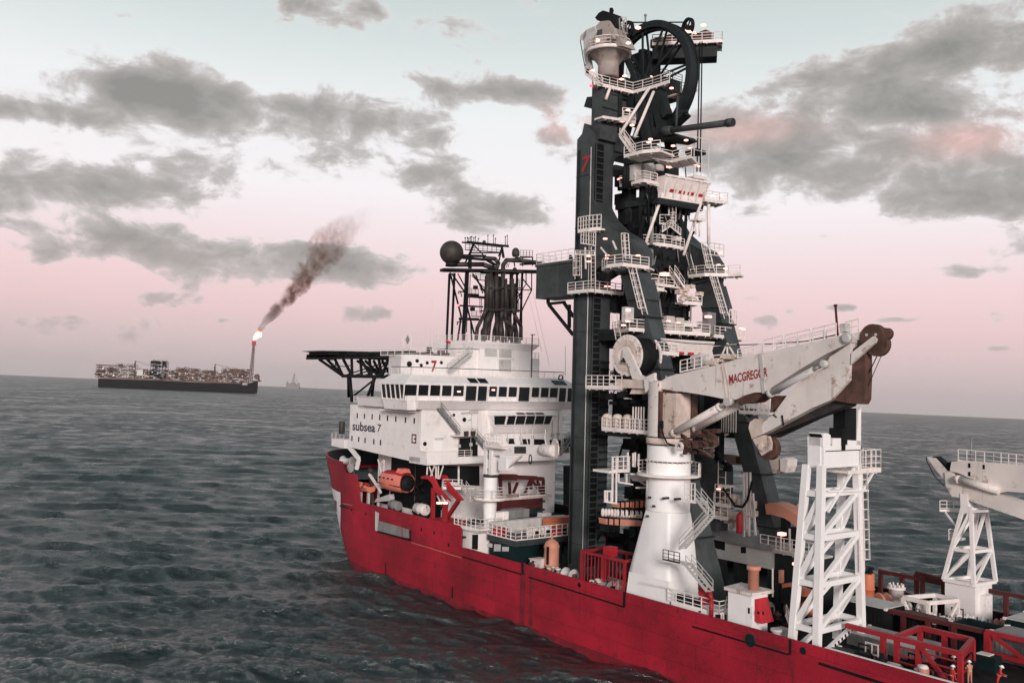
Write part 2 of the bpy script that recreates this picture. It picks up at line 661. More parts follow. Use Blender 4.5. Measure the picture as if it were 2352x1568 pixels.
M_GREEN = mat('dark_green_deck_paint', (0.004, 0.016, 0.0175), 0.55, spots=(0.006, 0.008, 0.008), spot_amt=0.6, var=0.3, spec=.2)
M_DECK = mat('dirty_working_deck', (0.016, 0.015, 0.015), 0.8, spots=(0.07, 0.032, 0.022), spot_amt=0.6, var=0.4, vscale=0.5, spec=.15)
M_ORANGE = mat('orange_paint', (0.52, 0.15, 0.075), 0.5, spots=(0.35, 0.13, 0.08), spot_amt=0.5, var=0.12)
M_ORRED = mat('lifeboat_orange_red', (0.70, 0.20, 0.15), 0.5, spots=(0.55, 0.22, 0.15), spot_amt=0.35, var=0.1)
M_SALMON = mat('faded_orange_paint', (0.50, 0.22, 0.15), 0.55, spots=(0.35, 0.14, 0.09), spot_amt=0.4, var=0.12)
M_CURB = mat('fresh_red_gloss', (0.55, 0.02, 0.03), 0.4, var=0.12)
M_BRIGHT = mat('bright_red_paint', (0.42, 0.016, 0.026), 0.5, spots=(0.15, 0.015, 0.02), spot_amt=0.5, var=0.25)
M_TEXT = mat('dark_blue_lettering', (0.035, 0.04, 0.055), 0.5, var=0.05)
M_TEXTR = mat('red_lettering', (0.30, 0.018, 0.022), 0.5, var=0.1)
M_HIVIS = mat('red_coverall_cloth', (0.50, 0.035, 0.03), 0.8, var=0.15, vscale=3)
M_SKIN = mat('skin', (0.45, 0.26, 0.19), 0.6, var=0.08)
M_HELMET = mat('white_helmet_plastic', (0.82, 0.82, 0.82), 0.35, var=0.03)
M_WOODK = mat('dark_fpso_hull', (0.010, 0.011, 0.012), 0.7, spec=.1, var=0.2, vscale=0.02)
M_FPSO = mat('rusty_process_steel', (0.11, 0.065, 0.052), 0.7, spots=(0.07, 0.045, 0.04), spot_amt=0.8, var=0.4, vscale=0.03)
M_FPSOG = mat('grey_process_steel', (0.17, 0.135, 0.12), 0.7, var=0.25, vscale=0.03)
M_LAMP = glow_mat('lit_floodlight_lens', (1.0, 0.42, 0.34), 2.1)
M_LAMPR = glow_mat('red_navigation_light', (1.0, 0.03, 0.06), 5.0)
M_GLOWW = glow_mat('distant_lit_lamp', (1.0, 0.80, 0.68), 2.2)
M_GLASS = mat('dark_window_glass', (0.012, 0.014, 0.016), 0.08, spec=0.6, var=0.2)

M_HEADC = mat('shaded_grimy_beige_paint', (0.36, 0.32, 0.295), 0.6, spots=(0.14, 0.09, 0.07), spot_amt=0.7, streak=(0.14, 0.08, 0.06), streak_amt=0.8, var=0.15)  # crane paint made darker, the shade at the tower head put into its colour
M_STAIN = mat('stained_red_paint', (0.17, 0.008, 0.016), 0.65, spots=(0.06, 0.008, 0.010), spot_amt=0.9, streak=(0.30, 0.012, 0.026), streak_amt=0.9, var=0.4, vscale=0.5, grain=0.3)

# ------------------------------------------------------------------ sea
def build_sea():
    import numpy as np
    rng = np.random.default_rng(11)
    # ring spacing follows how finely the swell can be made out: dense near the ships, coarse far out
    rs = [0.0, 15.0, 30.0, 45.0, 55.0]
    rr = 62.0
    while rr < 28000:
        rs.append(rr)
        rr += max(0.24, rr * rr / 26500.0 * 0.5) if rr < 5000 else rr * 0.12
    rs.append(32500.0)
    rs = np.array(rs)
    nd = 1450
    dense = np.linspace(-0.70, 0.70, nd)
    coarse = np.linspace(0.70, 2 * np.pi - 0.70, 90)[1:-1]
    az = np.concatenate([dense, coarse])
    na, nr = len(az), len(rs)
    R, A = np.meshgrid(rs, az, indexing='ij')
    X0 = R * np.sin(A)
    Y0 = R * np.cos(A)
    dr = np.gradient(rs)[:, None]
    da = np.where(A > 0.71, 1.0, R * (1.40 / nd))
    Z = np.zeros_like(X0)
    DX = np.zeros_like(X0)
    DY = np.zeros_like(X0)
    lost = np.zeros_like(X0)
    N = 110
    lams = np.exp(np.linspace(np.log(0.9), np.log(30.0), N))
    main = 0.12
    for lam in lams:
        k = 2 * np.pi / lam
        th = main + rng.normal(0, 0.30 if lam > 4 else 0.5)
        slope = 0.044 * (1.2 if lam < 3 else 1.0) * (1.08 if 5 < lam < 12 else 1.0) * (0.6 if lam > 14 else 1.0) * (0.6 if lam > 22 else 1.0) * rng.uniform(0.6, 1.3)
        a = slope / k
        eff = np.abs(np.cos(th - A)) * dr + np.abs(np.sin(th - A)) * da + 1e-3
        w = np.clip((lam / eff - 1.9) / 1.6, 0, 1)
        ph = k * (X0 * np.sin(th) + Y0 * np.cos(th)) + rng.uniform(0, 6.28)
        c, s_ = np.cos(ph), np.sin(ph)
        aw = a * w
        Z += aw * c
        DX -= 0.75 * aw * s_ * np.sin(th)
        DY -= 0.75 * aw * s_ * np.cos(th)
        lost += (1 - w * w) * slope * slope / 2
    X = X0 + DX
    Y = Y0 + DY
    co = np.stack([X, Y, Z], -1).reshape(-1, 3)
    i = np.arange(nr - 1)[:, None]
    j = np.arange(na)[None, :]
    j2 = (j + 1) % na
    quads = np.stack([i * na + j, (i + 1) * na + j, (i + 1) * na + j2, i * na + j2], -1).reshape(-1, 4)
    me = bpy.data.meshes.new('sea')
    me.vertices.add(len(co))
    me.vertices.foreach_set('co', co.astype('f4').ravel())
    me.loops.add(quads.size)
    me.loops.foreach_set('vertex_index', quads.astype('i4').ravel())
    me.polygons.add(len(quads))
    me.polygons.foreach_set('loop_start', np.arange(0, quads.size, 4, dtype='i4'))
    me.polygons.foreach_set('use_smooth', np.ones(len(quads), dtype=bool))
    me.update(calc_edges=True)
    # slope variance that the grid cannot carry becomes surface roughness (kept on the mesh)
    att = me.attributes.new('fine_slope', 'FLOAT', 'POINT')
    att.data.foreach_set('value', np.sqrt(lost).astype('f4').ravel())
    m = bpy.data.materials.new('sea_water')
    m.use_nodes = True
    T = NT(m.node_tree)
    b = m.node_tree.nodes['Principled BSDF']
    t = T.node('ShaderNodeTexCoord')
    ob = t.outputs['Object']
    att_n = T.node('ShaderNodeAttribute', attribute_name='fine_slope')
    deep = T.noise(ob, 0.05, 3.0, 0.5)
    crest = T.node('ShaderNodeSeparateXYZ')
    T.put(crest.inputs[0], ob)
    col = T.mix(T.smooth(deep, 0.35, 0.65), (0.001, 0.006, 0.006), (0.003, 0.011, 0.0105))
    # thin water in the crests lets some green light through
    col = T.mix(T.math('MULTIPLY', T.smooth(crest.outputs[2], 0.35, 1.3), 0.4), col, (0.010, 0.045, 0.042))
    foam_n = T.noise(T.mapv(ob, scale=(1.0, 0.5, 1.0), rot=(0, 0, 0.2)), 1.1, 7.0, 0.72, 0.6)
    gate = T.noise(T.mapv(ob, loc=(40, 10, 3)), 0.06, 3.0, 0.6)
    foam = T.math('MULTIPLY', T.smooth(foam_n, 0.60, 0.67), T.math('MULTIPLY', T.smooth(crest.outputs[2], 0.35, 0.8), T.smooth(gate, 0.48, 0.62)))
    col = T.mix(T.math('MULTIPLY', foam, 0.7), col, (0.55, 0.58, 0.57))
    T.put(b.inputs['Base Color'], col)
    # unresolved chop: rougher, with gusts that ruffle some stretches more than others
    g1 = T.noise(T.mapv(ob, scale=(1.0, 1.0, 1.0), loc=(7, 3, 0)), 0.09, 5.0, 0.65, 0.3)
    g2 = T.noise(T.mapv(ob, scale=(1.0, 1.0, 1.0), loc=(1, 9, 0)), 0.011, 4.0, 0.6, 0.2)
    gust = T.math('MULTIPLY', T.smooth(g1, 0.34, 0.66), T.smooth(g2, 0.2, 0.8))
    rough = T.math('ADD', T.math('SQRT', T.math('MULTIPLY', att_n.outputs['Fac'], T.math('MULTIPLY_ADD', gust, 1.9, 0.05))), 0.03, clamp=True)
    rough = T.math('MINIMUM', rough, 0.62)
    T.put(b.inputs['Roughness'], rough)
    b.inputs['IOR'].default_value = 2.05
    b.inputs['Specular IOR Level'].default_value = 0.5
    h = T.noise(T.mapv(ob, scale=(1.0, 1.7, 1.0), rot=(0, 0, -0.16)), 0.55, 8.0, 0.66, 0.4)
    h2 = T.noise(T.mapv(ob, scale=(1.0, 1.6, 1.0), rot=(0, 0, 0.5), loc=(3, 1, 0)), 2.3, 5.0, 0.62, 0.3)
    hh = T.math('ADD', T.math('MULTIPLY', h, 1.0), T.math('MULTIPLY', h2, 0.38))
    bn = T.node('ShaderNodeBump')
    bn.inputs['Strength'].default_value = 0.75
    bn.inputs['Distance'].default_value = 0.75
    T.put(bn.inputs['Height'], hh)
    T.put(b.inputs['Normal'], bn.outputs[0])
    me.materials.append(m)
    o = bpy.data.objects.new('sea', me)
    scene.collection.objects.link(o)
    o['kind'] = 'structure'
    o['label'] = 'grey green choppy sea reaching to the horizon'
    o['category'] = 'sea'


build_sea()

# ------------------------------------------------------------------ the pipelay ship: hull
BEAM = 28.4
ship = thing('pipelay_ship', 'long red hulled offshore ship with white superstructure at its bow', 'ship', (40, 14.2, 0))


def outline(X, s, pp, n):
    """port half breadth line: y at station X for a stem at -s and a parallel body from pp"""
    if X >= pp:
        return 0.0
    t = min(1.0, (pp - X) / (pp + s))
    return 14.2 - 14.2 * max(0.0, 1 - t ** n) ** (1 / n)


STERN = 150.0


def hull_pt(u, lev):
    """u in 0..1 runs from the stem to the stern, lev 0 at the keel line, 1 at z = 17"""
    fl = lev ** 0.8
    s = 10.5 + 13.5 * fl
    pp = 8.0 - 2.0 * fl
    n = 2.0 + 0.1 * fl
    # denser stations near the stem
    if u < 0.5:
        a = (u / 0.5) * math.pi / 2
        X = -s + (pp + s) * (1 - math.cos(a))
    else:
        X = pp + (STERN - pp) * ((u - 0.5) / 0.5)
    return X, outline(X, s, pp, n)


def sheer(X):
    if X < -7:
        return 17.0 - 0.4 * max(0, (X + 24) / 17)
    if X < -1.3:
        return 16.6
    if X < 4.2:
        return 14.95
    return 10.7 if X < 34.6 else 8.0


def hull_mesh():
    mb = MB()
    mi = MB()
    for sgn in (0, 1):
        cols = []
        # bow part
        prevs = None
        for i in range(0, 41):
            u = 0.5 * i / 40
            pts = []
            Xt, _ = hull_pt(u, 0.95)
            top = sheer(Xt)
            for z in (-2.0, 0.0, 1.5, 3.0, 5.0, 7.0, 9.0, 10.7, 12.5, 14.0, 15.0, 16.0, 17.0):
                zz = min(z, top)
                X, Y = hull_pt(u, max(0.0, zz) / 17.0)
                pts.append((X, BEAM - Y if sgn else Y, zz))
            cols.append(pts)
        # straight side
        for X, top in ((8.3, 10.7), (15, 10.7), (25, 10.7), (34.0, 10.7), (34.6, 10.5), (34.62, 7.9), (36, 8.0), (60, 8.0), (90, 7.9), (120, 7.9), (150, 7.9)):
            cols.append([(X, BEAM if sgn else 0.0, min(z, top)) for z in (-2.0, 0.0, 1.5, 3.0, 5.0, 7.0, 9.0, 10.7, 12.5, 14.0, 15.0, 16.0, 17.0)])
        n = len(cols[0])
        vs = [p for c in cols for p in c]
        fs = []
        for i in range(len(cols) - 1):
            for k in range(n - 1):
                q = (i * n + k, (i + 1) * n + k, (i + 1) * n + k + 1, i * n + k + 1)
                if (V(vs[q[0]]) - V(vs[q[3]])).length < 1e-6 and (V(vs[q[1]]) - V(vs[q[2]])).length < 1e-6:
                    continue
                fs.append(q if not sgn else q[::-1])
        mb.add(vs, fs)
        # inner skin of the bulwark
        inn = []
        for c in cols:
            tx, ty, tz = c[-1]
            lx, ly, lz = [q for q in c if q[2] > tz - 3.4][0]
            ins = 0.22 if not sgn else -0.22
            fwd = 0.35 if tx < -6 else 0.0
            inn.append(((tx + fwd, ty + ins, tz), (lx + fwd * 1.6, ly + ins * 1.5, lz)))
        for a, b, ca, cb in zip(inn[:-1], inn[1:], cols[:-1], cols[1:]):
            mi.add([a[0], b[0], b[1], a[1]], [(0, 1, 2, 3)])
            mb.add([ca[-1], cb[-1], b[0], a[0]], [(0, 1, 2, 3)])
    mb.add([(STERN, 0, -2), (STERN, BEAM, -2), (STERN, BEAM, 7.9), (STERN, 0, 7.9)], [(0, 1, 2, 3)])
    return mb, mi


h1, h2 = hull_mesh()
h1.build('hull', M_RED, ship, None, False)
h2.build('bulwark_inside', M_BLACK, ship, None, False)

# decks
mb = MB()
pts = []
for i in range(0, 33):
    X, Y = hull_pt(0.5 * i / 40, 0.80)
    pts.append((X + 0.3, Y + 0.25, 13.4))
left = pts
right = [(x, BEAM - y, z) for x, y, z in left]
mb.add(left + right[::-1], [list(range(len(left) * 2))])
mb.build('forecastle_deck', M_GREEN, ship)
mb = MB()
mb.box(-2.0, 34.5, 0.25, BEAM - 0.25, 9.1, 9.3)
mb.build('boat_deck', M_GREEN, ship)
mb = MB()
mb.box(33.5, STERN - 0.1, 0.25, BEAM - 0.25, 6.2, 6.4)
mb.build('working_deck', M_DECK, ship)

# fender seams and recesses on the red side
mb = MB()


def seam(a, b, w=0.16):
    mb.beam((a[0], -0.03, a[2]), (b[0], -0.03, b[2]), 0.12, w)


q = [(35.09, 0.00, 6.74), (48.28, 0.00, 6.68)]
seam(q[0], q[1])
q = [(49.71, 0.00, 6.62), (66.46, 0.00, 6.39), (66.51, 0.00, 8.06)]
seam(q[0], q[1])
seam(q[1], q[2], 0.3)
q = [(48.34, 0.00, 8.42), (48.54, 0.00, 6.76)]
seam(q[0], q[1], 0.3)
q = [(76.28, 0.00, 6.46), (87.73, 0.00, 6.47), (87.92, 0.00, 6.63), (87.92, 0.00, 7.84)]
seam(q[0], q[1])
seam(q[1], q[2])
seam(q[2], q[3], 0.2)
q = [(90.95, 0.00, 6.49), (96.07, 0.00, 6.19)]
seam(q[0], (112, 0, q[1][2] - 0.1), 0.24)
q = [(14.42, 0.00, 2.36), (14.62, 0.00, 0.41)]
seam(q[0], q[1], 0.16)
q = [(32.94, 0.00, 2.20), (33.01, 0.00, 0.70)]
seam(q[0], q[1], 0.16)
mb.build('fender_seam', M_BLACK, ship)
# weld lines
mb = MB()
for a, b in zip([(21.70, 0.00, 6.65), (-0.25, 0.00, 9.80)], [(34.94, 0.00, 6.54), (2.96, 0.00, 9.86)]):
    mb.beam((a[0], -0.025, a[2]), (b[0], -0.025, b[2]), 0.06, 0.07)
mb.build('side_moulding', M_SALMON, ship)

# stained plating under the side openings
for a, b, w_ in zip([(48.48, 0.00, 8.21), (50.24, 0.00, 7.55), (32.62, 0.00, 2.14)], [(48.78, 0.00, 0.55), (50.96, 0.00, 0.76), (32.70, 0.00, 0.46)], (.8, .55, .3)):
    mb = MB()
    mb.box(a[0] - w_ * .6, a[0] + w_ * .6, -.022, 0.0, max(b[2], .2), a[2])
    mb.build('stained_plate', M_STAIN, ship)

# grey embarkation recess in the side
mb = MB()
q = [(10.70, -0.04, 9.87), (11.87, -0.04, 9.72), (11.73, -0.04, 6.76), (10.89, -0.04, 6.95)]
mb.prism(q, (0, 0.08, 0))
mb.build('recess_frame', M_GREYL, ship)
mb = MB()
q = [(11.82, -0.04, 8.53), (18.86, -0.04, 8.50), (18.95, -0.04, 6.96), (11.73, -0.04, 6.86)]
mb.prism(q, (0, 0.08, 0))
q = [(19.13, -0.04, 8.46), (21.30, -0.04, 8.41), (21.37, -0.04, 7.24), (19.32, -0.04, 7.07)]
mb.prism(q, (0, 0.08, 0))
mb.build('recess_panel', M_GREY, ship)
mb = MB()
q = [(11.82, 0.00, 6.87), (21.68, 0.00, 6.97)]
mb.beam((q[0][0], -0.12, q[0][2]), (q[1][0], -0.12, q[1][2]), 0.24, 0.22)
q = [(21.34, 0.00, 8.42), (21.61, 0.00, 6.96)]
mb.beam((q[0][0], -0.05, q[0][2]), (q[1][0], -0.05, q[1][2]), 0.2, 0.25)
mb.build('recess_ledge', M_BLACK, ship)
# round openings in the side
for c, rr in (((24.47, 0.00, 8.93), .22), ((27.88, 0.00, 8.92), .22), ((31.68, 0.00, 7.80), .25), ((59.04, 0.00, 7.37), .28),
              ((7.64, 0.00, 9.03), .2), ((2.69, 0.00, 9.12), .2)):
    mb = MB()
    mb.lathe((c[0], 0.02, c[2]), [(rr, -0.02), (rr, 0.05), (rr * .7, 0.06)], 14, (0, -1, 0))
    mb.build('fairlead', M_BLACK, ship)
for c, rr in (((83.42, 0.00, 6.75), .62), ((89.26, 0.00, 7.18), .33)):
    mb = MB()
    mb.lathe((c[0], 0.02, c[2]), [(rr, -0.02), (rr, 0.06), (rr * .8, 0.07)], 20, (0, -1, 0))
    mb.build('fairlead', M_GREEN, ship)
# mooring chocks in the bow bulwark
mb = MB()
q = [(-1.39, -0.02, 16.20), (-1.39, -0.02, 15.00), (-3.93, -0.02, 15.03), (-3.87, -0.02, 16.14)]
mb.prism([(x - 0.15, 0.9, z) for x, y, z in q], (0, 0.3, 0))
mb.build('bow_chock', M_REDDK, ship)

# the white figure on the stem flare: a horizontal bar and a sloping leg, laid on the plating
def hull_patch(zx, name, m, off=0.05):
    """zx: strips of (z, x_left, x_right) laid on the flare"""
    mb = MB()
    rows = []
    for z, xa, xb in zx:
        lev = max(0, z) / 17
        row = []
        for k in range(5):
            X = xa + (xb - xa) * k / 4
            fl = lev ** 0.8
            Y = outline(X, 10.5 + 13.5 * fl, 8.0 - 2.0 * fl, 2.0 + 0.1 * fl)
            row.append((X - off * .4, Y - off, z))
        rows.append(row)
    vs = [p for r_ in rows for p in r_]
    fs = []
    for i in range(len(rows) - 1):
        for k in range(4):
            fs.append((i * 5 + k, (i + 1) * 5 + k, (i + 1) * 5 + k + 1, i * 5 + k + 1))
    mb.add(vs, fs)
    return mb.build(name, m, ship)


hull_patch([(11.3, -13, -2.6), (10.4, -13, -2.6), (9.4, -13, -2.7)], 'stem_figure', M_WHITE2, 0.09)
hull_patch([(9.42, -5.4, -2.7), (8.5, -5.9, -2.8), (7, -7.2, -3.2), (5, -7.2, -4.4), (3.6, -6.2, -5.2)], 'stem_figure', M_WHITE2, 0.09)
hull_patch([(2.9, -5.6, -4.6), (1.7, -4.6, -3.8)], 'stem_figure', M_WHITE2, 0.08)

# grimy wet band along the waterline
hull_patch([(.62, -3.4, 8.0), (0.0, -2.6, 8.0), (-1.0, -2.4, 8.0)], 'wet_band', M_STAIN, 0.05)
mb = MB()
mb.box(8.0, STERN, -.04, 0.0, -1.2, .55)
mb.build('wet_band', M_STAIN, ship)

# bow deck gear under the overhang
g = thing('anchor_windlass', 'pair of pale windlass drums behind the bow bulwark', 'windlass', (-4, 5, 13.4))
mb = MB()
c = (-7.70, 4.50, 16.08)
mb.lathe(c, [(.9, -1.2), (.9, -1.0), (.55, -1.0), (.55, 1.0), (.9, 1.0), (.9, 1.2)], 18, (1, 0.4, 0))
mb.build('drum', M_GREYL, g)
mb = MB()
mb.box(c[0] - 1.3, c[0] + 1.3, c[1] - 0.8, c[1] + 0.8, 13.45, c[2] - 0.5)
mb.build('bedplate', M_GREY, g)
c2 = (-5.39, 3.20, 15.23)
mb = MB()
mb.lathe(c2, [(.8, -1.0), (.8, -.8), (.5, -.8), (.5, .8), (.8, .8), (.8, 1.0)], 18, (1, 0.3, 0))
mb.build('drum', M_GREYL, g)

# ------------------------------------------------------------------ superstructure (part of the ship)
AX = 23.0     # aft wall
BXE = 24.9    # edge of the aft gallery


def plan(x_aft, inset, z):
    i = inset
    return [(x_aft, .3 + i, z), (0.6, .3 + i, z), (-3 + i, 3.0, z), (-5 + i, 14.2, z), (-3 + i, 25.4, z), (0.6, 28.1 - i, z), (x_aft, 28.1 - i, z)]


mb = MB()
lo = [(x, y, 18.45 + (AX - x) * 0.037) for x, y, z in plan(AX, 0, 0)]
mb.hexa(lo, plan(AX, 0, 26.4))
acc = mb.build('accommodation_block', M_WHITE, ship)
# little slit windows of the flank, two rows
for c in [(3.19, 0.30, 24.65), (5.67, 0.30, 24.66), (8.21, 0.30, 24.68), (10.68, 0.30, 24.68), (13.15, 0.30, 24.66), (15.70, 0.30, 24.67), (18.59, 0.30, 24.66), (21.12, 0.30, 24.66), (1.61, 0.30, 20.79), (3.97, 0.30, 20.79), (6.13, 0.30, 20.74), (9.03, 0.30, 20.74), (11.19, 0.30, 20.74)]:
    mb = MB()
    mb.box(c[0] - .16, c[0] + .16, 0.24, 0.32, c[2] - .42, c[2] + .42)
    mb.build('window', M_GLASS, acc)
# lettering on the flank
a, b, c = (1.67, 0.30, 22.14), (9.34, 0.30, 22.27), (1.58, 0.30, 23.42)
text_mesh('subsea', 'lettering', M_TEXT, acc, (a[0], 0.3, a[2]), (b[0] - a[0], 0, b[2] - a[2] - .05), (0, 0, c[2] - a[2] + .2), (0, -1, 0), 0.022, 0.04)
a, b, c = (10.01, 0.30, 22.35), (11.12, 0.30, 22.38), (9.93, 0.30, 23.59)
text_mesh('7', 'lettering', M_TEXT, acc, (a[0], 0.3, a[2]), (b[0] - a[0], 0, 0), (0.12, 0, c[2] - a[2]), (0, -1, 0), 0.012, 0.04)
# square sign on the flank
a = (21.21, 0.30, 21.97)
mb = MB()
for x0, x1, z0, z1 in ((-.62, .62, .5, .68), (-.62, .62, -.68, -.5), (-.62, -.45, -.5, .5), (.45, .62, -.5, .5), (.05, .45, -.12, .1)):
    mb.box(a[0] + x0, a[0] + x1, 0.22, 0.31, a[2] + z0, a[2] + z1)
mb.build('square_mark', M_REDDK, acc)
# corner bracket under the flank, forward
mb = MB()
q = [(0.08, 0.60, 19.28), (3.64, 0.60, 17.54)]
mb.beam(q[0], q[1], 0.5, 0.6)
mb.beam(q[1], (2.96, 0.60, 15.77), 0.5)
mb.build('corner_bracket', M_WHITE, acc)
# forward overhanging ledges on the bow side of the block
mb = MB()
q = [(-17.10, 6.00, 19.46), (-12.26, 6.00, 19.55), (-11.92, 6.00, 18.00), (-17.23, 6.00, 18.16)]
mb.prism(q, (0, 6, 0))
mb.build('bow_balcony', M_WHITE, acc)
mb = MB()
mb.rail([(-17.09, 6.00, 19.35), (-12.26, 6.00, 19.55)])
mb.build('railing', M_RAIL, acc)
mb = MB()
q = (-11.29, 5.00, 21.82)
mb.lathe(q, [(.5, -1.1), (.55, -.9), (.55, .9), (.5, 1.1)], 14)
mb.build('liferaft_canister', M_EXH, acc)

# lower house set back under the block
mb = MB()
mb.box(2, 22.0, 5.2, 27.6, 9.32, 18.9)
low = mb.build('lower_house', M_WHITE, ship)
for x0, x1, z0, z1 in ((6.5, 13.9, 10.2, 18.6), (14.1, 21.6, 9.6, 18.4), (3.0, 6.0, 10, 12.5)):  # black sheets paint the shade of the recess onto the wall
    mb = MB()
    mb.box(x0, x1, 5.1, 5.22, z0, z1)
    mb.build('bay_shade_panel', M_BLACK, low)
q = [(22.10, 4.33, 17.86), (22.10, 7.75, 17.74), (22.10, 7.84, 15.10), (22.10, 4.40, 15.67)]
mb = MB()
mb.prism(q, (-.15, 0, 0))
mb.build('bay_shade_panel', M_BLACK, low)
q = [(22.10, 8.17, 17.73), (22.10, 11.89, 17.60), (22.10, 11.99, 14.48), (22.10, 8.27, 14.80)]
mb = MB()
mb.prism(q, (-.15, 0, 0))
mb.build('bay_shade_panel', M_BLACK, low)
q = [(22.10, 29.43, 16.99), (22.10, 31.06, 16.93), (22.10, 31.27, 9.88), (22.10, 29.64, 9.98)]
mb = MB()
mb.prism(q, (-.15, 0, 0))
mb.build('bay_shade_panel', M_BLACK, low)
# slanting struts under the gallery
mb = MB()
for a, b in zip([(8.90, 1.20, 17.85), (10.79, 1.20, 17.93), (10.88, 1.20, 17.94), (23.68, 1.20, 18.04), (24.18, 1.20, 18.08), (25.60, 1.20, 18.21), (26.01, 1.20, 18.24), (26.66, 1.20, 18.30), (27.93, 1.20, 18.41)],
                [(10.38, 1.20, 15.37), (9.56, 1.20, 16.74), (10.86, 1.20, 15.56), (23.63, 1.20, 16.76), (25.11, 1.20, 16.77), (24.63, 1.20, 16.66), (26.11, 1.20, 16.47), (26.64, 1.20, 16.45), (26.95, 1.20, 16.48)]):
    mb.beam(a, b, 0.16)
mb.build('strut', M_RAIL, ship)
# intermediate gallery with rail and stair, port side aft of the lifeboat
mb = MB()
pa = [(25.26, 3.00, 14.97), (26.96, 5.26, 14.97)]
mb.prism([pa[0], pa[1], (pa[1][0], pa[1][1] + 3.0, pa[1][2]), (pa[0][0] - 3, pa[0][1] + 3.0, pa[0][2])], (0, 0, -.25))
gal = mb.build('side_gallery', M_WHITE, ship)
mb = MB()
mb.rail([(pa[0][0], pa[0][1], pa[0][2]), (pa[1][0], pa[1][1], pa[1][2])], 1.2)
mb.build('railing', M_RAIL, gal)
mb = MB()
mb.stairs((pa[1][0], pa[1][1] + .3, pa[1][2]), (32.99, 3.00, 13.87), (0, 1, 0))
mb.build('stairway', M_RAIL, gal)

# aft gallery deck
mb = MB()
mb.prism([(AX - 3, .3, 18.3), (BXE, .3, 18.3), (BXE, 28.3, 18.3), (AX - 3, 28.3, 18.3)], (0, 0, 0.95))
gal2 = mb.build('aft_gallery', M_WHITE, ship)
mb = MB()
mb.box(BXE - .12, BXE, .3, 5.6, 19.25, 20.15)
mb.box(AX, BXE - .12, .28, .4, 19.25, 20.15)
mb.build('parapet', M_WHITE, gal2)
mb = MB()
mb.beam((AX, .3, 20.25), (BXE, .3, 20.25), .12)
mb.beam((BXE, .3, 20.25), (BXE, 5.7, 20.25), .12)
mb.rail([(BXE - .05, 5.7, 19.25), (BXE - .05, 8.4, 19.25)], 1.1)
mb.build('railing', M_RAIL, gal2)
q = [(23.02, 7.14, 22.06), (23.02, 10.70, 22.07), (23.02, 10.81, 18.63), (23.02, 7.17, 18.81)]
mb = MB()
mb.prism(q, (.05, 0, 0))
mb.build('dark_doorway', M_BLACK, acc)
mb = MB()
for q in ([(23.02, 2.74, 21.93), (23.02, 4.29, 21.93), (23.02, 4.34, 19.17), (23.02, 2.84, 19.21)],):
    mb.prism(q, (.03, 0, 0))
mb.beam((23.08, 3.88, 21.64), (23.08, 3.92, 19.19), .06)
mb.build('double_door', M_WHITE2, acc)
# lower openings of the gallery on the right
for q in ([(23.02, 16.79, 21.83), (23.02, 18.08, 21.81), (23.02, 18.11, 20.94), (23.02, 16.82, 20.96)], [(23.02, 19.38, 21.71), (23.02, 21.17, 21.68), (23.02, 21.20, 20.80), (23.02, 19.41, 20.88)],
          [(23.02, 22.03, 21.67), (23.02, 24.34, 21.55), (23.02, 24.37, 20.66), (23.02, 22.06, 20.74)], [(23.02, 25.32, 21.46), (23.02, 27.79, 21.42), (23.02, 27.87, 18.85), (23.02, 26.18, 18.90)],
          [(23.02, 28.49, 21.63), (23.02, 30.31, 21.76), (23.02, 30.41, 18.25), (23.02, 28.59, 18.45)]):
    mb = MB()
    mb.prism(q, (.05, 0, 0))
    mb.build('dark_opening', M_BLACK, acc)
# stairs down the aft wall, grey to paint in the shading of white steps
sa, sb = (24.00, 2.79, 26.53), (24.00, 6.45, 22.82)
mb = MB()
mb.stairs(sa, sb, (1, 0, 0), 1.0)
mb.build('stairway', M_GREY, acc)
la = [(24.60, 5.47, 22.42), (23.74, 9.26, 22.42)]
mb = MB()
mb.box(23.02, 24.7, la[0][1], la[1][1], la[0][2], la[0][2] + .18)
mb.rail([(24.65, la[0][1] + .9, la[0][2] + .18), (24.65, la[1][1], la[0][2] + .18)], 1.3)
mb.build('stair_landing', M_RAIL, acc)
mb = MB()
mb.stairs((24.0, la[1][1], la[0][2] + .18), (24.00, 12.09, 20.00), (1, 0, 0), 1.0)
mb.build('stairway', M_GREY, acc)
mb = MB()
mb.stairs((24.50, 26.10, 19.02), (24.50, 28.79, 21.87), (1, 0, 0), 1.0)
mb.build('stairway', M_GREY, acc)
# wall fittings
for c, s in (((23.05, 8.08, 24.87), .33), ((23.05, 1.04, 21.32), .3), ((23.05, 6.11, 25.60), .22)):
    mb = MB()
    mb.lathe(c, [(s, -.03), (s, .08), (s * .6, .1)], 16, (1, 0, 0))
    mb.build('lifebuoy', M_BLACK, acc)
mb = MB()
for q in ([(23.02, 8.96, 26.23), (23.02, 10.67, 26.40), (23.02, 10.69, 25.81), (23.02, 8.97, 25.74)], [(23.02, 7.43, 25.99), (23.02, 8.87, 26.09), (23.02, 8.88, 25.81), (23.02, 7.44, 25.71)], [(23.02, 2.77, 22.13), (23.02, 4.32, 22.14), (23.02, 4.29, 21.88), (23.02, 2.78, 21.86)],
          [(23.02, 8.83, 24.92), (23.02, 9.43, 24.92), (23.02, 9.43, 24.75), (23.02, 8.83, 24.76)]):
    mb.prism(q, (.12, 0, 0))
mb.build('wall_fitting', M_GREYL, acc)
for c in ((24.75, 7.27, 22.85), (24.75, 8.53, 22.84)):
    mb = MB()
    mb.box(c[0] - .1, c[0] + .25, c[1] - .35, c[1] + .35, c[2] - .35, c[2] + .35)
    mb.build('floodlight', M_EXH, acc)

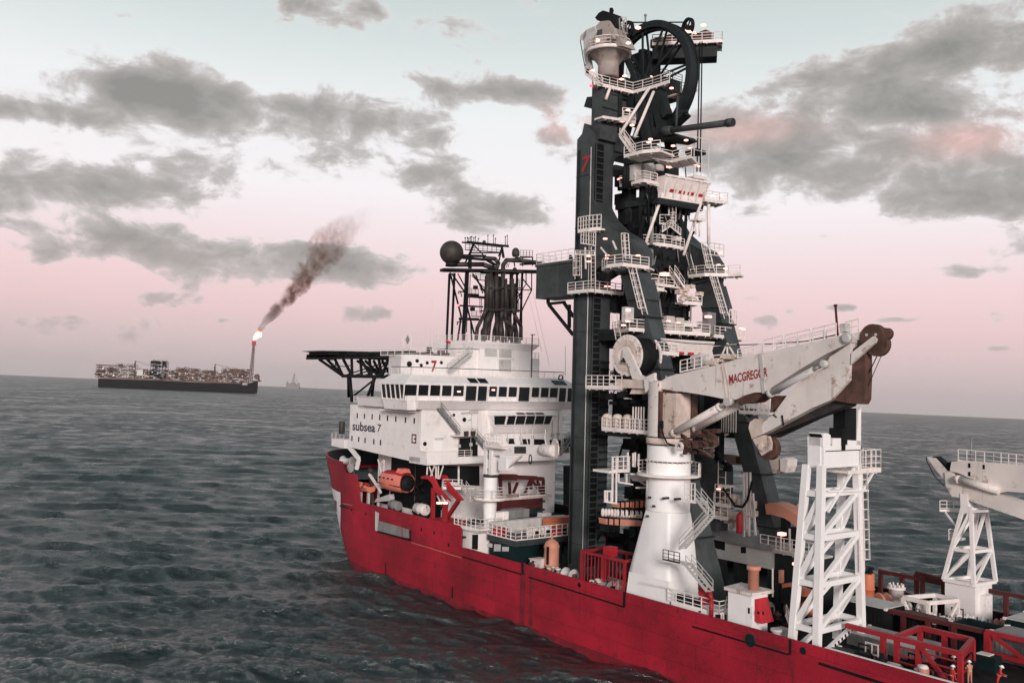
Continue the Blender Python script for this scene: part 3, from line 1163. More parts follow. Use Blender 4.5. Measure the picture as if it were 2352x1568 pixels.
random.seed(55)
for k in range(9):
    y = (7.2, 9.4, 10.6, 12.0, 16.5, 19.2, 21.7, 25.9, 27.2)[k]
    mb = MB()
    mb.tube((AX + .08, y, 19.3 if k % 2 else 21.0), (AX + .08, y, 26.3 if k % 3 else 22.6), .05, n=6)
    mb.box(AX, AX + .22, y - .25, y + .25, 20.6 + k * .2, 21.1 + k * .2)
    mb.build('wall_pipe', M_GREYL, acc)
mb = MB()
mb.rail([(BXE - .05, 12.5, 19.25), (BXE - .05, 28.2, 19.25)], 1.1, .07, 1.5)
mb.build('railing', M_RAIL, gal2)
# control room bay with slanted windows
q = [(24.30, 12.57, 25.53), (24.30, 25.58, 25.51), (24.30, 24.46, 23.78), (24.30, 13.06, 23.95)]
zt, zb = 25.55, 24.0
y0, y1 = q[0][1], q[1][1]
y2, y3 = q[3][1], q[2][1]
mb = MB()
mb.hexa([(AX, y2, zb), (24.0, y2, zb), (24.0, y3, zb), (AX, y3, zb)], [(AX, y0, zt), (24.5, y0, zt), (24.5, y1, zt), (AX, y1, zt)])
mb.hexa([(AX, y2, 22.7), (23.3, y2, 22.7), (23.3, y3, 22.7), (AX, y3, 22.7)], [(AX, y2, zb - .05), (24.0, y2, zb - .05), (24.0, y3, zb - .05), (AX, y3, zb - .05)])
mb.hexa([(AX, y0 - .1, zt), (24.7, y0 - .1, zt), (24.7, y1 + .1, zt), (AX, y1 + .1, zt)], [(AX, y0, zt + .75), (23.6, y0, zt + .75), (23.6, y1, zt + .75), (AX, y1, zt + .75)])
bay = mb.build('control_room_bay', M_WHITE, ship)
for xa, xb in ((1332, 1460), (1482, 1565), (1575, 1675), (1683, 1780), (1788, 1888), (1895, 1975)):
    fa = lambda x: y0 + (y1 - y0) * (x - 1325) / 700
    fb = lambda x: y2 + (y3 - y2) * (x - 1350) / 615
    ta, tb = fa(xa) + .05, fa(xb) - .0
    ba, bb = max(fb(xa), y2 + .1), min(fb(xb), y3 - .05)
    mb = MB()
    mb.hexa([(23.9, ba, zb + .12), (24.06, ba, zb + .12), (24.06, bb, zb + .12), (23.9, bb, zb + .12)],
            [(24.3, ta, zt - .08), (24.5, ta, zt - .08), (24.5, tb, zt - .08), (24.3, tb, zt - .08)])
    mb.build('window', M_GLASS, bay)
for xa, xb in ((1580, 1665), (1685, 1775), (1790, 1880)):
    ya = y0 + (y1 - y0) * (xa - 1325) / 700
    yb = y0 + (y1 - y0) * (xb - 1325) / 700
    mb = MB()
    mb.hexa([(24.0, ya, zt + .42), (24.55, ya, zt + .16), (24.55, yb, zt + .16), (24.0, yb, zt + .42)],
            [(24.05, ya, zt + .47), (24.6, ya, zt + .21), (24.6, yb, zt + .21), (24.05, yb, zt + .47)])
    mb.build('skylight', M_GLASS, bay)

# ------------------------------------------------------------------ bridge
WY0, WY1 = -2.4, 30.8
mb = MB()
mb.box(16.0, 23.2, WY0, WY1, 27.75, 28.5)                 # sill band
br = mb.build('bridge', M_WHITE, ship)
mb = MB()
# sloped bulwark plating below the windows
mb.hexa([(5, -0.6, 26.42), (23.3, -0.6, 26.42), (23.3, 29.6, 26.42), (5, 29.6, 26.42)], [(5, -1.0, 27.74), (24.3, -1.0, 27.74), (24.3, 29.6, 27.74), (5, 29.6, 27.74)])
mb.hexa([(16.2, WY0 + .3, 26.3), (23.0, WY0 + .3, 26.3), (23.0, -.6, 26.3), (16.2, -.6, 26.3)], [(16.0, WY0, 27.74), (23.2, WY0, 27.74), (23.2, -1.0, 27.74), (16.0, -1.0, 27.74)])
mb.build('bridge_deck', M_WHITE, br)
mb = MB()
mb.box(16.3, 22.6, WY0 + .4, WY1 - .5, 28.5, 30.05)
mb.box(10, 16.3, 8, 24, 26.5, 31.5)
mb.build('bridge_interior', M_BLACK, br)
# roof with a sloping edge
mb = MB()
e0, e1 = 30.06, 31.5
mb.hexa([(15.4, WY0 - .5, e0), (23.5, WY0 - .5, e0), (23.5, WY1 + .5, e0), (15.4, WY1 + .5, e0)], [(15.4, WY0 - .5, e0 + .3), (23.5, WY0 - .5, e0 + .3), (23.5, WY1 + .5, e0 + .3), (15.4, WY1 + .5, e0 + .3)])
mb.hexa([(15.6, WY0 - .4, e0 + .3), (23.4, WY0 - .4, e0 + .3), (23.4, WY1 + .4, e0 + .3), (15.6, WY1 + .4, e0 + .3)], [(15.9, WY0 + 1.4, e1), (21.8, WY0 + 1.4, e1), (21.8, WY1 - 1.4, e1), (15.9, WY1 - 1.4, e1)])
mb.build('bridge_roof', M_WHITE, br)


def bridge_win(name, ya, yb, zlo, m=M_GLASS):
    mb = MB()
    t = lambda z: 23.22 + (z - 27.75) * 0.09
    mb.hexa([(t(zlo), ya, zlo), (t(zlo) + .05, ya, zlo), (t(zlo) + .05, yb, zlo), (t(zlo), yb, zlo)],
            [(t(30.0), ya, 30.0), (t(30.0) + .05, ya, 30.0), (t(30.0) + .05, yb, 30.0), (t(30.0), yb, 30.0)])
    return mb.build(name, m, br)


wl_ = [(23.30, -2.95, 28.41), (23.30, -0.82, 28.43), (23.30, -0.69, 29.10), (23.30, 1.22, 29.13), (23.30, 1.38, 29.13), (23.30, 3.32, 29.16), (23.30, 3.48, 29.16), (23.30, 5.37, 29.19), (23.30, 5.54, 29.19), (23.30, 7.64, 29.23), (23.30, 12.31, 29.15), (23.30, 13.99, 29.18), (23.30, 14.17, 29.18), (23.30, 15.98, 29.20), (23.30, 16.16, 29.21), (23.30, 18.00, 29.23), (23.30, 20.90, 29.12), (23.30, 22.62, 29.15), (23.30, 22.81, 29.15), (23.30, 24.65, 29.17), (23.30, 24.75, 29.18), (23.30, 26.62, 29.20)]
for i in range(0, len(wl_), 2):
    bridge_win('window', wl_[i][1] + .04, wl_[i + 1][1] - .04, 28.5)
dl_ = [(23.30, 7.87, 28.95), (23.30, 10.04, 28.98), (23.30, 10.16, 28.98), (23.30, 12.05, 29.01), (23.30, 18.24, 28.94), (23.30, 20.62, 28.97), (23.30, 26.77, 28.90), (23.30, 28.43, 28.92), (23.30, 28.63, 28.92), (23.30, 30.15, 28.94)]
for i in range(0, len(dl_), 2):
    bridge_win('glazed_door', dl_[i][1] + .04, dl_[i + 1][1] - .04, 27.8)
# white mullions between the panes
mb = MB()
edges = [wl_[0][1] - .12] + [wl_[i][1] for i in range(1, 10)] + [w[1] for w in dl_] + [w[1] for w in wl_[10:]] + [WY1]
for y in edges:
    mb.beam((23.28, y, 27.75), (23.5, y, 30.06), .14, .16)
mb.build('mullion', M_WHITE, br)
# port wing end: five slanted panes
for k in range(5):
    xa = 16.3 + k * 1.36
    mb = MB()
    mb.hexa([(xa, WY0 - .02, 28.0), (xa + 1.2, WY0 - .02, 28.0), (xa + 1.2, WY0 - .08, 28.0), (xa, WY0 - .08, 28.0)],
            [(xa - .05, WY0 - .32, 30.0), (xa + 1.15, WY0 - .32, 30.0), (xa + 1.15, WY0 - .38, 30.0), (xa - .05, WY0 - .38, 30.0)])
    mb.build('window', M_GLASS, br)
mb = MB()
for k in range(6):
    xa = 16.2 + k * 1.36
    mb.beam((xa, WY0 - .08, 27.75), (xa - .05, WY0 - .40, 30.06), .16)
mb.build('mullion', M_WHITE, br)
for xa, xb in ((1055, 1145), (1165, 1258), (2055, 2140), (2152, 2215)):
    ya, yb = ((22.60, 8.84, 30.77)[1] + (xa - 1050) * 0.01715 * 1.0, (22.60, 8.84, 30.77)[1] + (xb - 1050) * 0.01715)
    mb = MB()
    mb.hexa([(22.2, ya, 31.22), (23.2, ya, 30.55), (23.2, yb, 30.55), (22.2, yb, 31.22)], [(22.25, ya, 31.29), (23.25, ya, 30.62), (23.25, yb, 30.62), (22.25, yb, 31.29)])
    mb.build('skylight', M_GLASS, br)
for c in ((23.50, 6.62, 29.17), (23.50, 13.16, 29.52)):
    mb = MB()
    mb.box(c[0], c[0] + .05, c[1] - .3, c[1] + .3, c[2] - .12, c[2] + .12)
    mb.build('lit_lamp', M_LAMP, br)
# rails and pipes on the bridge roof
mb = MB()
mb.rail([(16, -.9, 31.5), (21.7, -.9, 31.5), (21.7, 29.3, 31.5)], 1.15, .07, 2.2)
mb.build('railing', M_RAIL, br)
mb = MB()
mb.beam((16, -.92, 32.72), (21.75, -.92, 32.72), .09)
mb.beam((21.75, -.92, 32.72), (21.75, 29.3, 32.72), .09)
mb.build('handrail', M_EXH, br)
c = (21.90, 28.45, 31.82)
mb = MB()
mb.ring(c, .5, .33, .12, (1, 0, 0), 24)
mb.build('lifebuoy', M_BLACK, br)
# bridge wing walkway rail (forward of the wing, on top of the flank)
mb = MB()
mb.rail([(1.75, 0.30, 26.83), (5.91, 0.30, 26.89), (10.09, 0.30, 26.84), (17.58, 0.30, 26.77)], 1.0, .08, 1.2)
mb.build('railing', M_RAIL, br)
mb = MB()
q = [(14.15, -1.00, 27.72), (19.69, -1.00, 27.71), (19.74, -1.00, 26.93), (14.20, -1.00, 26.86)]
mb.prism(q, (0, .15, 0))
mb.build('wind_screen', M_GREYL, br)
mb = MB()
q = [(12.65, -0.60, 26.05), (8.39, 3.54, 26.05), (21.70, -0.45, 26.05), (25.92, -2.46, 26.05)]
mb.prism([(q[0][0], -1.0, 25.9), (q[2][0], -1.0, 25.9), (q[2][0], .3, 25.9), (q[0][0], .3, 25.9)], (0, 0, .22))
mb.build('wing_platform', M_WHITE, br)

# ------------------------------------------------------------------ upper house with the dark red figure, funnel house
mb = MB()
mb.hexa([(9, 2.6, 31.5), (15.5, 1.0, 31.5), (17, 1.6, 31.5), (17, 27.2, 31.5), (9, 27.2, 31.5)], [(9, 2.6, 34.6), (15.5, 1.0, 34.6), (17, 1.6, 34.6), (17, 27.2, 34.6), (9, 27.2, 34.6)])
uh = mb.build('upper_house', M_WHITE, ship)
a, b, c = (17.00, 5.62, 32.08), (17.00, 6.66, 32.11), (17.00, 5.56, 33.92)
text_mesh('7', 'lettering', M_TEXTR, uh, (17.0, a[1], a[2]), (0, b[1] - a[1], 0), (0, 0, c[2] - a[2]), (1, 0, 0), 0.03, 0.05)
for q, s in (((17.05, 2.97, 33.77), .28), ((17.05, 3.74, 33.11), .25), ((17.05, 4.83, 33.51), .25), ((17.05, 7.49, 33.65), .25), ((17.05, 1.57, 33.24), .42)):
    mb = MB()
    mb.lathe(q, [(s, -.05), (s, .12), (s * .5, .2)], 12, (1, 0, 0))
    mb.build('porthole', M_BLACK, uh)
mb = MB()
mb.rail([(8, 1.6, 34.6), (16.6, 1.8, 34.6), (16.6, 13.5, 34.6)], 1.1, .07, 2.0)
mb.build('railing', M_RAIL, uh)
for x0, y0_, w_, h_ in ((14, 3, 1.0, .8), (14.5, 5.2, 1.4, .6), (15, 8, .9, 1.0), (13, 10.2, 1.8, .7), (14, 6.6, .6, 1.5)):
    mb = MB()
    mb.box(x0, x0 + w_, y0_, y0_ + w_, 34.62, 34.62 + h_)
    mb.build('roof_locker', M_EXH, uh)
mb = MB()
mb.box(13.0, 16.4, 10.5, 14.0, 34.62, 35.3)
mb.build('roof_house', M_WHITE, uh)
# white radome at the house corner
q = (15.00, 1.96, 34.07)
mb = MB()
mb.ball(q, .75, 18, 12)
mb.build('radome', M_GREYL, uh)
# whip aerials
for nm, p0, p1, r_ in (('r1', (15.00, 6.56, 35.77), (15.00, 6.74, 43.78), .035), ('r2', (15.00, 8.16, 35.90), (15.00, 8.16, 39.82), .035),
                       ('r3', (14.00, 2.21, 34.67), (14.00, 2.22, 37.87), .06), ('r4', (14.00, 3.48, 34.63), (14.00, 3.78, 38.41), .07),
                       ('r5', (20.00, 31.13, 32.16), (20.00, 30.98, 37.32), .04)):
    mb = MB()
    mb.tube(p0, p1, r_ * 1.6, r_, 6)
    mb.build('whip_aerial', M_RAIL, uh)
q = (14.00, 2.97, 37.12)
mb = MB()
mb.hexa([(14, q[1], q[2] - .75), (14, q[1] + .4, q[2]), (14, q[1], q[2] + .75), (14, q[1] - .4, q[2])], [(14.06, q[1], q[2] - .75), (14.06, q[1] + .4, q[2]), (14.06, q[1], q[2] + .75), (14.06, q[1] - .4, q[2])])
mb.build('diamond_marker', M_GREY, uh)
q = (15.00, 10.06, 37.07)
mb = MB()
mb.beam((15, q[1] - .35, q[2] + .15), (15, q[1] + .4, q[2] - .12), .35, .35)
mb.build('red_windsock', M_BRIGHT, uh)
mb = MB()
mb.tube((15, q[1] - .2, 34.6), (15, q[1] - .2, q[2]), .12, n=8)
mb.build('windsock_post', M_EXH, uh)
mb = MB()
mb.stairs((18.60, 12.06, 35.38), (18.60, 7.93, 32.39), (1, 0, 0), .9)
mb.build('stairway', M_GREYL, uh)  # grey instead of rail white, shading of the steps put into the colour

mb = MB()
mb.box(9, 17.9, 14.4, 25.3, 31.5, 36.1)
mb.hexa([(8.6, 11.3, 36.1), (17.9, 11.3, 36.1), (17.9, 25.3, 36.1), (8.6, 25.3, 36.1)], [(8.6, 11.3, 37.2), (18.5, 11.3, 37.2), (18.5, 26.6, 37.2), (8.6, 26.6, 37.2)])
mb.box(12, 17.4, 11.6, 14.4, 31.5, 36.1)
fh = mb.build('funnel_house', M_WHITE, ship)
for q in ([(17.92, 15.30, 36.80), (17.92, 17.80, 36.92), (17.92, 17.86, 34.95), (17.92, 15.36, 34.96)], [(17.92, 18.28, 36.82), (17.92, 20.81, 36.90), (17.92, 20.88, 34.88), (17.92, 18.34, 34.84)], [(17.92, 18.30, 34.53), (17.92, 20.81, 34.58), (17.92, 20.88, 32.56), (17.92, 18.37, 32.55)]):
    mb = MB()
    mb.prism(q, (.06, 0, 0))
    zz = [p_[2] for p_ in q]
    k = 0
    z = min(zz) + .1
    while z < max(zz) - .1:
        mb.box(17.97, 18.03, min(p_[1] for p_ in q), max(p_[1] for p_ in q), z, z + .05)
        z += .22
    mb.build('louvre_panel', M_GREYL, fh)
mb = MB()
mb.rail([(18.3, 11.5, 37.2), (18.3, 26.4, 37.2)], 1.1, .07, 1.4)
mb.rail([(9, 11.5, 37.2), (18.3, 11.5, 37.2)], 1.1, .07, 1.6)
mb.build('railing', M_RAIL, fh)
mb = MB()
mb.box(12, 17.8, 25.3, 27.1, 31.5, 34.8)
mb.build('side_locker', M_WHITE, fh)
mb = MB()
mb.rail([(17.7, 25.4, 34.8), (17.7, 27.0, 34.8)], 1.1, .08, .8)
mb.build('railing', M_RAIL, fh)
mb = MB()
mb.tube((19.50, 24.05, 31.50), (19.50, 23.99, 38.96), .1, n=8)
mb.beam((19.50, 23.74, 38.85), (19.50, 24.61, 38.95), .14)
mb.build('vent_pipe', M_EXH, fh)

# ------------------------------------------------------------------ helideck
hx, hy, hr = -19.5, 14.2, 11.0
heli = thing('helideck', 'octagonal helicopter deck on dark trusses above the bow', 'helideck', (hx, hy, 26.5))
mb = MB()
oct_ = [(hx + hr * math.cos(math.pi / 8 + i * math.pi / 4), hy + hr * math.sin(math.pi / 8 + i * math.pi / 4), 35.55) for i in range(8)]
mb.hexa(oct_, [(x, y, 35.85) for x, y, z in oct_])
mb.build('deck_plate', M_GREY, heli)
mb = MB()
for i in range(8):
    a, b = V(oct_[i]), V(oct_[(i + 1) % 8])
    oc = Vector((hx, hy, 35.4))
    ao, bo = a + (a - oc) * .14, b + (b - oc) * .14
    mb.hexa([(a.x, a.y, 35.55), (b.x, b.y, 35.55), (bo.x, bo.y, 35.75), (ao.x, ao.y, 35.75)], [(a.x, a.y, 35.62), (b.x, b.y, 35.62), (bo.x, bo.y, 35.82), (ao.x, ao.y, 35.82)])
mb.build('safety_net', M_GREYL, heli)
mb = MB()
for i in range(8):
    mb.beam(V(oct_[i]) - Vector((0, 0, .25)), V(oct_[(i + 1) % 8]) - Vector((0, 0, .25)), .3, .5)
for y in (5.5, 10, 14.2, 18.4, 23):
    L = math.sqrt(max(1, 10.3 ** 2 - (y - hy) ** 2))
    mb.beam((hx - L, y, 35.2), (hx + 30 if y > 3 else hx + L, y, 35.2), .35, .6)
for x in (-27, -23, -19, -15, -11, -7, -3):
    mb.beam((x, 5, 35.0), (x, 23.4, 35.0), .3, .5)
for y in (5.0, 23.4):
    mb.beam((-27, y, 34.5), (9, y, 34.5), .28, .5)
mb.build('deck_beam', M_BLACK, heli)
mb = MB()
for y in (6.0, 14.2, 22.4):
    top = [(-23.5 + k * 3.3, y, 34.3) for k in range(9)]
    bot = [(-13.5 + k * 3.6, y, 31.2) for k in range(5)]
    mb.beam(bot[0], bot[-1], .5, .6)
    ks = [(0, 0), (1, 0), (2, 0), (3, 1), (4, 1), (5, 2), (5, 3), (6, 3), (7, 4), (8, 4)]
    for a, b in ks:
        mb.beam(top[a], bot[b], .36, .42)
for k in range(5):
    mb.beam((-13.5 + k * 3.6, 6, 31.2), (-13.5 + k * 3.6, 22.4, 31.2), .3, .4)
    mb.beam((-13.5 + k * 3.6, 6, 31.2), (-10.5 + k * 3.6, 14.2, 34.3), .22)
mb.build('truss', M_BLACK, heli)
for a, b, w in (((-10.74, 6.00, 30.94), (-9.64, 6.00, 26.58), .62), ((-13.28, 7.00, 31.04), (-16.75, 9.00, 27.35), .5), ((-1.48, 6.00, 31.04), (-4.51, 6.00, 26.84), .55), ((-3.68, 7.00, 31.04), (-6.04, 8.00, 26.81), .55),
                ((-8.84, 6.00, 27.74), (-1.86, 6.00, 30.63), .35)):
    mb = MB()
    mb.tube(a, b, w * .5, n=10)
    mb.build('leg', M_BLACK, heli)
mb = MB()
q = [(-16.75, 6.00, 33.68), (-16.70, 6.00, 33.10), (-12.77, 6.00, 32.93), (-10.54, 6.00, 33.14)]
for a, b in zip(q[:-1], q[1:]):
    mb.beam(a, b, .14)
mb.rail([(-23.08, 6.00, 34.25), (-16.54, 6.00, 34.09)], .9, .09, 1.2)
mb.build('catwalk', M_BLACK, heli)

# ------------------------------------------------------------------ exhaust and aerial mast on the funnel house
ex = thing('exhaust_mast', 'sooty cluster of exhaust pipes and lattice mast on the white funnel house', 'mast', (14, 19, 37.2))
RQ = [(13.00, 17.03, 37.78), (13.00, 26.71, 38.25), (13.00, 16.64, 49.50)]
RX = (RQ[0][1], (RQ[1][1] - RQ[0][1]) / 520.0, (RQ[2][2] - RQ[0][2]) / 800.0)
pipes = [[(15.50, 15.25, 37.64), (15.50, 15.45, 39.66), (15.50, 16.54, 41.60), (15.50, 17.29, 43.10), (15.50, 17.28, 48.92)],
         [(15.00, 17.47, 37.76), (15.00, 17.57, 40.38), (15.00, 18.40, 42.33), (15.00, 18.17, 49.48)],
         [(13.00, 19.38, 37.89), (13.00, 19.74, 41.02), (13.00, 20.32, 42.84), (13.00, 20.36, 50.30), (13.00, 18.05, 50.75), (13.00, 12.54, 50.20)],
         [(14.20, 20.70, 37.93), (14.20, 20.38, 41.90), (14.20, 20.03, 50.02), (14.20, 20.45, 51.10), (14.20, 19.69, 51.77), (14.20, 17.33, 51.67)],
         [(15.00, 20.65, 37.91), (15.00, 20.82, 41.16), (15.00, 20.93, 43.38), (15.00, 20.88, 50.78), (15.00, 21.59, 51.67), (15.00, 24.51, 51.89), (15.00, 29.76, 51.89)],
         [(16.00, 20.99, 37.91), (16.00, 21.21, 39.68), (16.00, 20.68, 41.85), (16.00, 20.91, 43.33), (16.00, 20.84, 48.33)],
         [(16.60, 21.64, 37.93), (16.60, 21.57, 40.12), (16.60, 20.52, 41.23), (16.60, 20.29, 42.67)],
         [(13.60, 23.95, 38.10), (13.60, 23.63, 42.14), (13.60, 23.77, 43.65), (13.60, 23.78, 49.38), (13.60, 24.59, 50.66)],
         [(15.50, 24.74, 38.10), (15.50, 24.66, 40.48), (15.50, 23.28, 42.33), (15.50, 22.68, 43.48), (15.50, 22.52, 48.52)],
         [(16.40, 23.28, 38.01), (16.40, 22.95, 39.62), (16.40, 22.26, 40.61)]]
for pts, rr in zip(pipes, (.32, .42, .42, .36, .38, .22, .24, .34, .33, .22)):
    mb = MB()
    mb.path(pts, rr, 10)
    mb.build('exhaust_pipe', M_EXH, ex)
for k, (xa, xb, yt, rr) in enumerate(((720, 735, 470, .34), (830, 860, 460, .4), (905, 885, 470, .4), (985, 990, 540, .34), (690, 760, 560, .3), (1080, 1050, 600, .3), (1045, 1075, 520, .26))):
    pa_ = Vector((12.4 + .3 * (k % 3), RX[0] + (xa - 610) * RX[1], 37.2))
    pt_ = Vector((12.4 + .3 * (k % 3), RX[0] + (xb - 610) * RX[1], 37.2 + (1270 - yt) * RX[2]))
    mb = MB()
    mb.path([pa_, pa_ + Vector((0, 0, 2.2)), Vector((pt_.x, pt_.y, 41.5)), pt_], rr, 10)
    mb.build('exhaust_pipe', M_EXH, ex)
mb = MB()
for a, b in zip([(15.60, 16.39, 49.26), (15.60, 16.48, 46.52), (15.60, 16.60, 42.83)], [(15.60, 24.67, 49.90), (15.60, 24.76, 47.06), (15.60, 24.88, 43.26)]):
    mb.beam(a, b, .25, .2)
    mb.beam((12.6, a[1] + 1.5, a[2]), (12.6, b[1] + 1.5, b[2]), .25, .2)
mb.build('pipe_bracket', M_EXH, ex)
MA = [(14.00, 9.34, 48.86), (14.00, 10.71, 48.57), (14.00, 11.06, 48.46), (14.00, 12.26, 48.57), (14.00, 14.13, 49.03), (14.00, 13.19, 41.59), (14.00, 14.18, 43.54), (14.00, 15.14, 41.00), (14.00, 15.24, 48.85), (14.00, 15.96, 48.62), (14.00, 27.97, 50.19), (14.00, 26.70, 50.07), (14.00, 25.97, 48.94), (14.00, 24.69, 46.86), (14.00, 28.06, 47.14), (14.00, 26.77, 48.10), (14.00, 24.88, 46.73), (14.00, 25.91, 47.57), (14.00, 25.77, 48.92), (14.00, 24.72, 48.83), (14.00, 24.90, 43.26), (14.00, 12.44, 43.27), (14.00, 12.86, 41.07), (14.00, 14.13, 44.98), (14.00, 14.30, 45.28), (14.00, 12.54, 45.64), (14.00, 12.54, 45.64), (14.00, 12.88, 45.74), (14.00, 12.45, 40.54), (14.00, 12.45, 40.54), (14.00, 25.31, 51.38), (14.00, 24.13, 52.40), (14.00, 28.08, 52.96), (14.00, 25.85, 52.58), (14.00, 23.75, 52.36), (14.00, 14.44, 48.77), (14.00, 15.07, 48.54)]
MBq = [(14.00, 29.64, 50.50), (14.00, 13.20, 41.45), (14.00, 13.67, 45.66), (14.00, 13.73, 46.54), (14.00, 13.64, 36.01), (14.00, 12.42, 36.25), (14.00, 15.93, 38.72), (14.00, 15.44, 37.53), (14.00, 17.93, 45.86), (14.00, 17.49, 45.68), (14.00, 28.06, 47.14), (14.00, 26.77, 48.10), (14.00, 28.06, 47.14), (14.00, 28.06, 47.14), (14.00, 25.95, 43.33), (14.00, 24.74, 45.36), (14.00, 26.01, 44.55), (14.00, 24.96, 44.47), (14.00, 26.03, 40.77), (14.00, 24.90, 43.11), (14.00, 26.05, 43.19), (14.00, 17.56, 43.42), (14.00, 16.74, 41.24), (14.00, 18.05, 44.99), (14.00, 16.60, 45.32), (14.00, 13.67, 45.59), (14.00, 12.55, 45.21), (14.00, 13.17, 44.76), (14.00, 13.40, 40.60), (14.00, 12.47, 40.04), (14.00, 29.59, 51.96), (14.00, 28.08, 52.96), (14.00, 28.13, 51.43), (14.00, 25.90, 51.06), (14.00, 24.18, 50.89), (14.00, 14.33, 38.92), (14.00, 17.63, 46.72)]
MW = [.62, .22, .2, .16, .5, .22, .22, .2, .2, .16, .14, .14, .16, .16, .16, .12, .12, .12, .16, .2, .14, .26, .45, .4, .3, .16, .14, .12, .16, .14, .3, .2, .16, .12, .16, .12, .12]
mb = MB()
for a, b, w_ in zip(MA, MBq, MW):
    mb.beam(a, b, w_)
# deck of the radar platform has depth
a, b = V(MA[0]), V(MBq[0])
mb.hexa([(13, a.y, a.z - .2), (14.8, a.y, a.z - .2), (14.8, b.y, b.z - .2), (13, b.y, b.z - .2)], [(13, a.y, a.z + .25), (14.8, a.y, a.z + .25), (14.8, b.y, b.z + .25), (13, b.y, b.z + .25)])
for x in (10.5, 12):
    mb.beam((x, a.y + 3.4, 37.2), (x, a.y + 3.6, a.z), .3)
    mb.beam((x, b.y - 2.4, 37.2), (x, b.y - 2.2, b.z), .3)
mb.build('lattice', M_BLACK, ex)
# upper aerial frame
ua = [(14.00, 15.25, 53.81), (14.00, 14.43, 51.68), (14.00, 15.67, 51.95), (14.00, 21.25, 53.89), (14.00, 21.69, 52.14), (14.00, 14.00, 54.03), (14.00, 22.65, 54.27), (14.00, 14.94, 52.31), (14.00, 21.10, 52.98), (14.00, 15.62, 53.41), (14.00, 20.56, 52.32), (14.00, 17.46, 52.14)]
mb = MB()
mb.beam(ua[5], ua[6], .35)
mb.beam((12.5, ua[5][1], ua[5][2] + .1), (12.5, ua[6][1], ua[6][2] + .1), .25)
for i, j, w_ in ((0, 1, .3), (3, 4, .32), (7, 8, .22), (9, 11, .14), (3, 10, .16), (0, 11, .12)):
    mb.beam(ua[i], ua[j], w_)
mb.beam(ua[0], (ua[1][0] - 2, ua[1][1] + .5, ua[1][2] - 1.2), .2)
mb.beam(ua[3], (ua[4][0] - 2, ua[4][1] + .3, ua[4][2] - 1.2), .2)
for p_, q_ in zip([(14.00, 11.56, 51.52), (14.00, 11.57, 51.23), (14.00, 14.61, 51.70), (14.00, 17.84, 51.59)], [(14.00, 17.82, 52.04), (14.00, 17.84, 51.45), (14.00, 14.68, 49.67), (14.00, 19.87, 50.77)]):
    mb.beam(p_, q_, .5, .4)
mb.build('aerial_frame', M_BLACK, ex)
mb = MB()
for p_, q_ in zip([(13.50, 13.91, 54.00), (13.50, 14.35, 54.20), (13.50, 14.61, 54.23), (13.50, 14.96, 54.27), (13.50, 15.23, 54.30), (13.50, 15.67, 54.35), (13.50, 16.03, 54.39), (13.50, 16.48, 54.30), (13.50, 18.62, 54.24), (13.50, 19.80, 54.38), (13.50, 20.16, 54.42), (13.50, 22.36, 54.52), (13.50, 22.78, 54.56)],
                  [(13.50, 13.89, 54.75), (13.50, 14.36, 54.85), (13.50, 14.65, 54.74), (13.50, 14.96, 55.00), (13.50, 15.24, 55.10), (13.50, 15.67, 54.97), (13.50, 15.99, 55.15), (13.50, 16.64, 54.98), (13.50, 18.58, 55.72), (13.50, 19.75, 55.89), (13.50, 20.21, 55.39), (13.50, 22.32, 55.94), (13.50, 22.74, 56.19)]):
    mb.tube(p_, q_, .07, .05, 6)
    mb.ball(q_, .13, 8, 6)
mb.build('aerial_whip', M_BLACK, ex)
mb = MB()
mb.rail([(14.00, 13.61, 52.61), (14.00, 18.16, 52.81), (14.00, 21.10, 52.98)], 1.4, .07, 1.0)
mb.rail([(14.00, 15.80, 47.88), (14.00, 17.96, 47.78)], 1.0, .06, 1.0)
mb.rail([(14.50, 14.12, 45.24), (14.50, 16.24, 45.33)], 1.0, .06, .8)
mb.rail([(14.50, 14.95, 41.54), (14.50, 16.81, 41.59)], 1.0, .06, .8)
mb.rail([(14.50, 24.88, 52.58), (14.50, 27.68, 52.84)], 1.2, .06, .8)
for a, b in zip([(14.60, 14.20, 48.70), (14.60, 16.63, 44.85), (14.60, 24.73, 48.78), (14.60, 24.95, 44.74), (14.60, 22.03, 50.48)], [(14.60, 14.20, 43.51), (14.60, 16.72, 42.23), (14.60, 24.61, 46.67), (14.60, 24.90, 43.38), (14.60, 22.29, 51.25)]):
    mb.ladder(b, a, (0, 1, 0), .35)
mb.build('ladder_and_rail', M_EXH, ex)
c = (13.00, 11.58, 52.08)
mb = MB()
mb.ball(c, 1.98, 32, 22)
mb.build('satellite_dome', M_EXH, ex)
mb = MB()
mb.lathe((c[0], c[1], c[2] - 2.3), [(1.0, 0), (.9, .7)], 16)
mb.build('dome_pedestal', M_BLACK, ex)
c = (14.00, 24.29, 53.47)
mb = MB()
mb.lathe((c[0], c[1], c[2] - .55), [(.5, -.3), (.66, 0), (.66, .5), (.6, .85), (.42, 1.12), (.2, 1.24), (.02, 1.27)], 20)
mb.build('satellite_dome', M_EXH, ex)
c = (13.60, 17.76, 54.50)
mb = MB()
mb.ball(c, .3, 14, 10)
mb.build('satellite_dome', M_EXH, ex)
for c in ((14.20, 12.57, 48.41), (14.20, 12.39, 43.28)):
    mb = MB()
    mb.ball(c, .17, 10, 8)
    mb.build('red_lamp', M_LAMPR, ex)
mb = MB()
for c in [(14.60, 15.51, 46.43), (14.60, 15.01, 42.77)]:
    mb.box(c[0] - .3, c[0] + .3, c[1] - .3, c[1] + .3, c[2] - .25, c[2] + .35)
mb.build('radar_scanner', M_BLACK, ex)
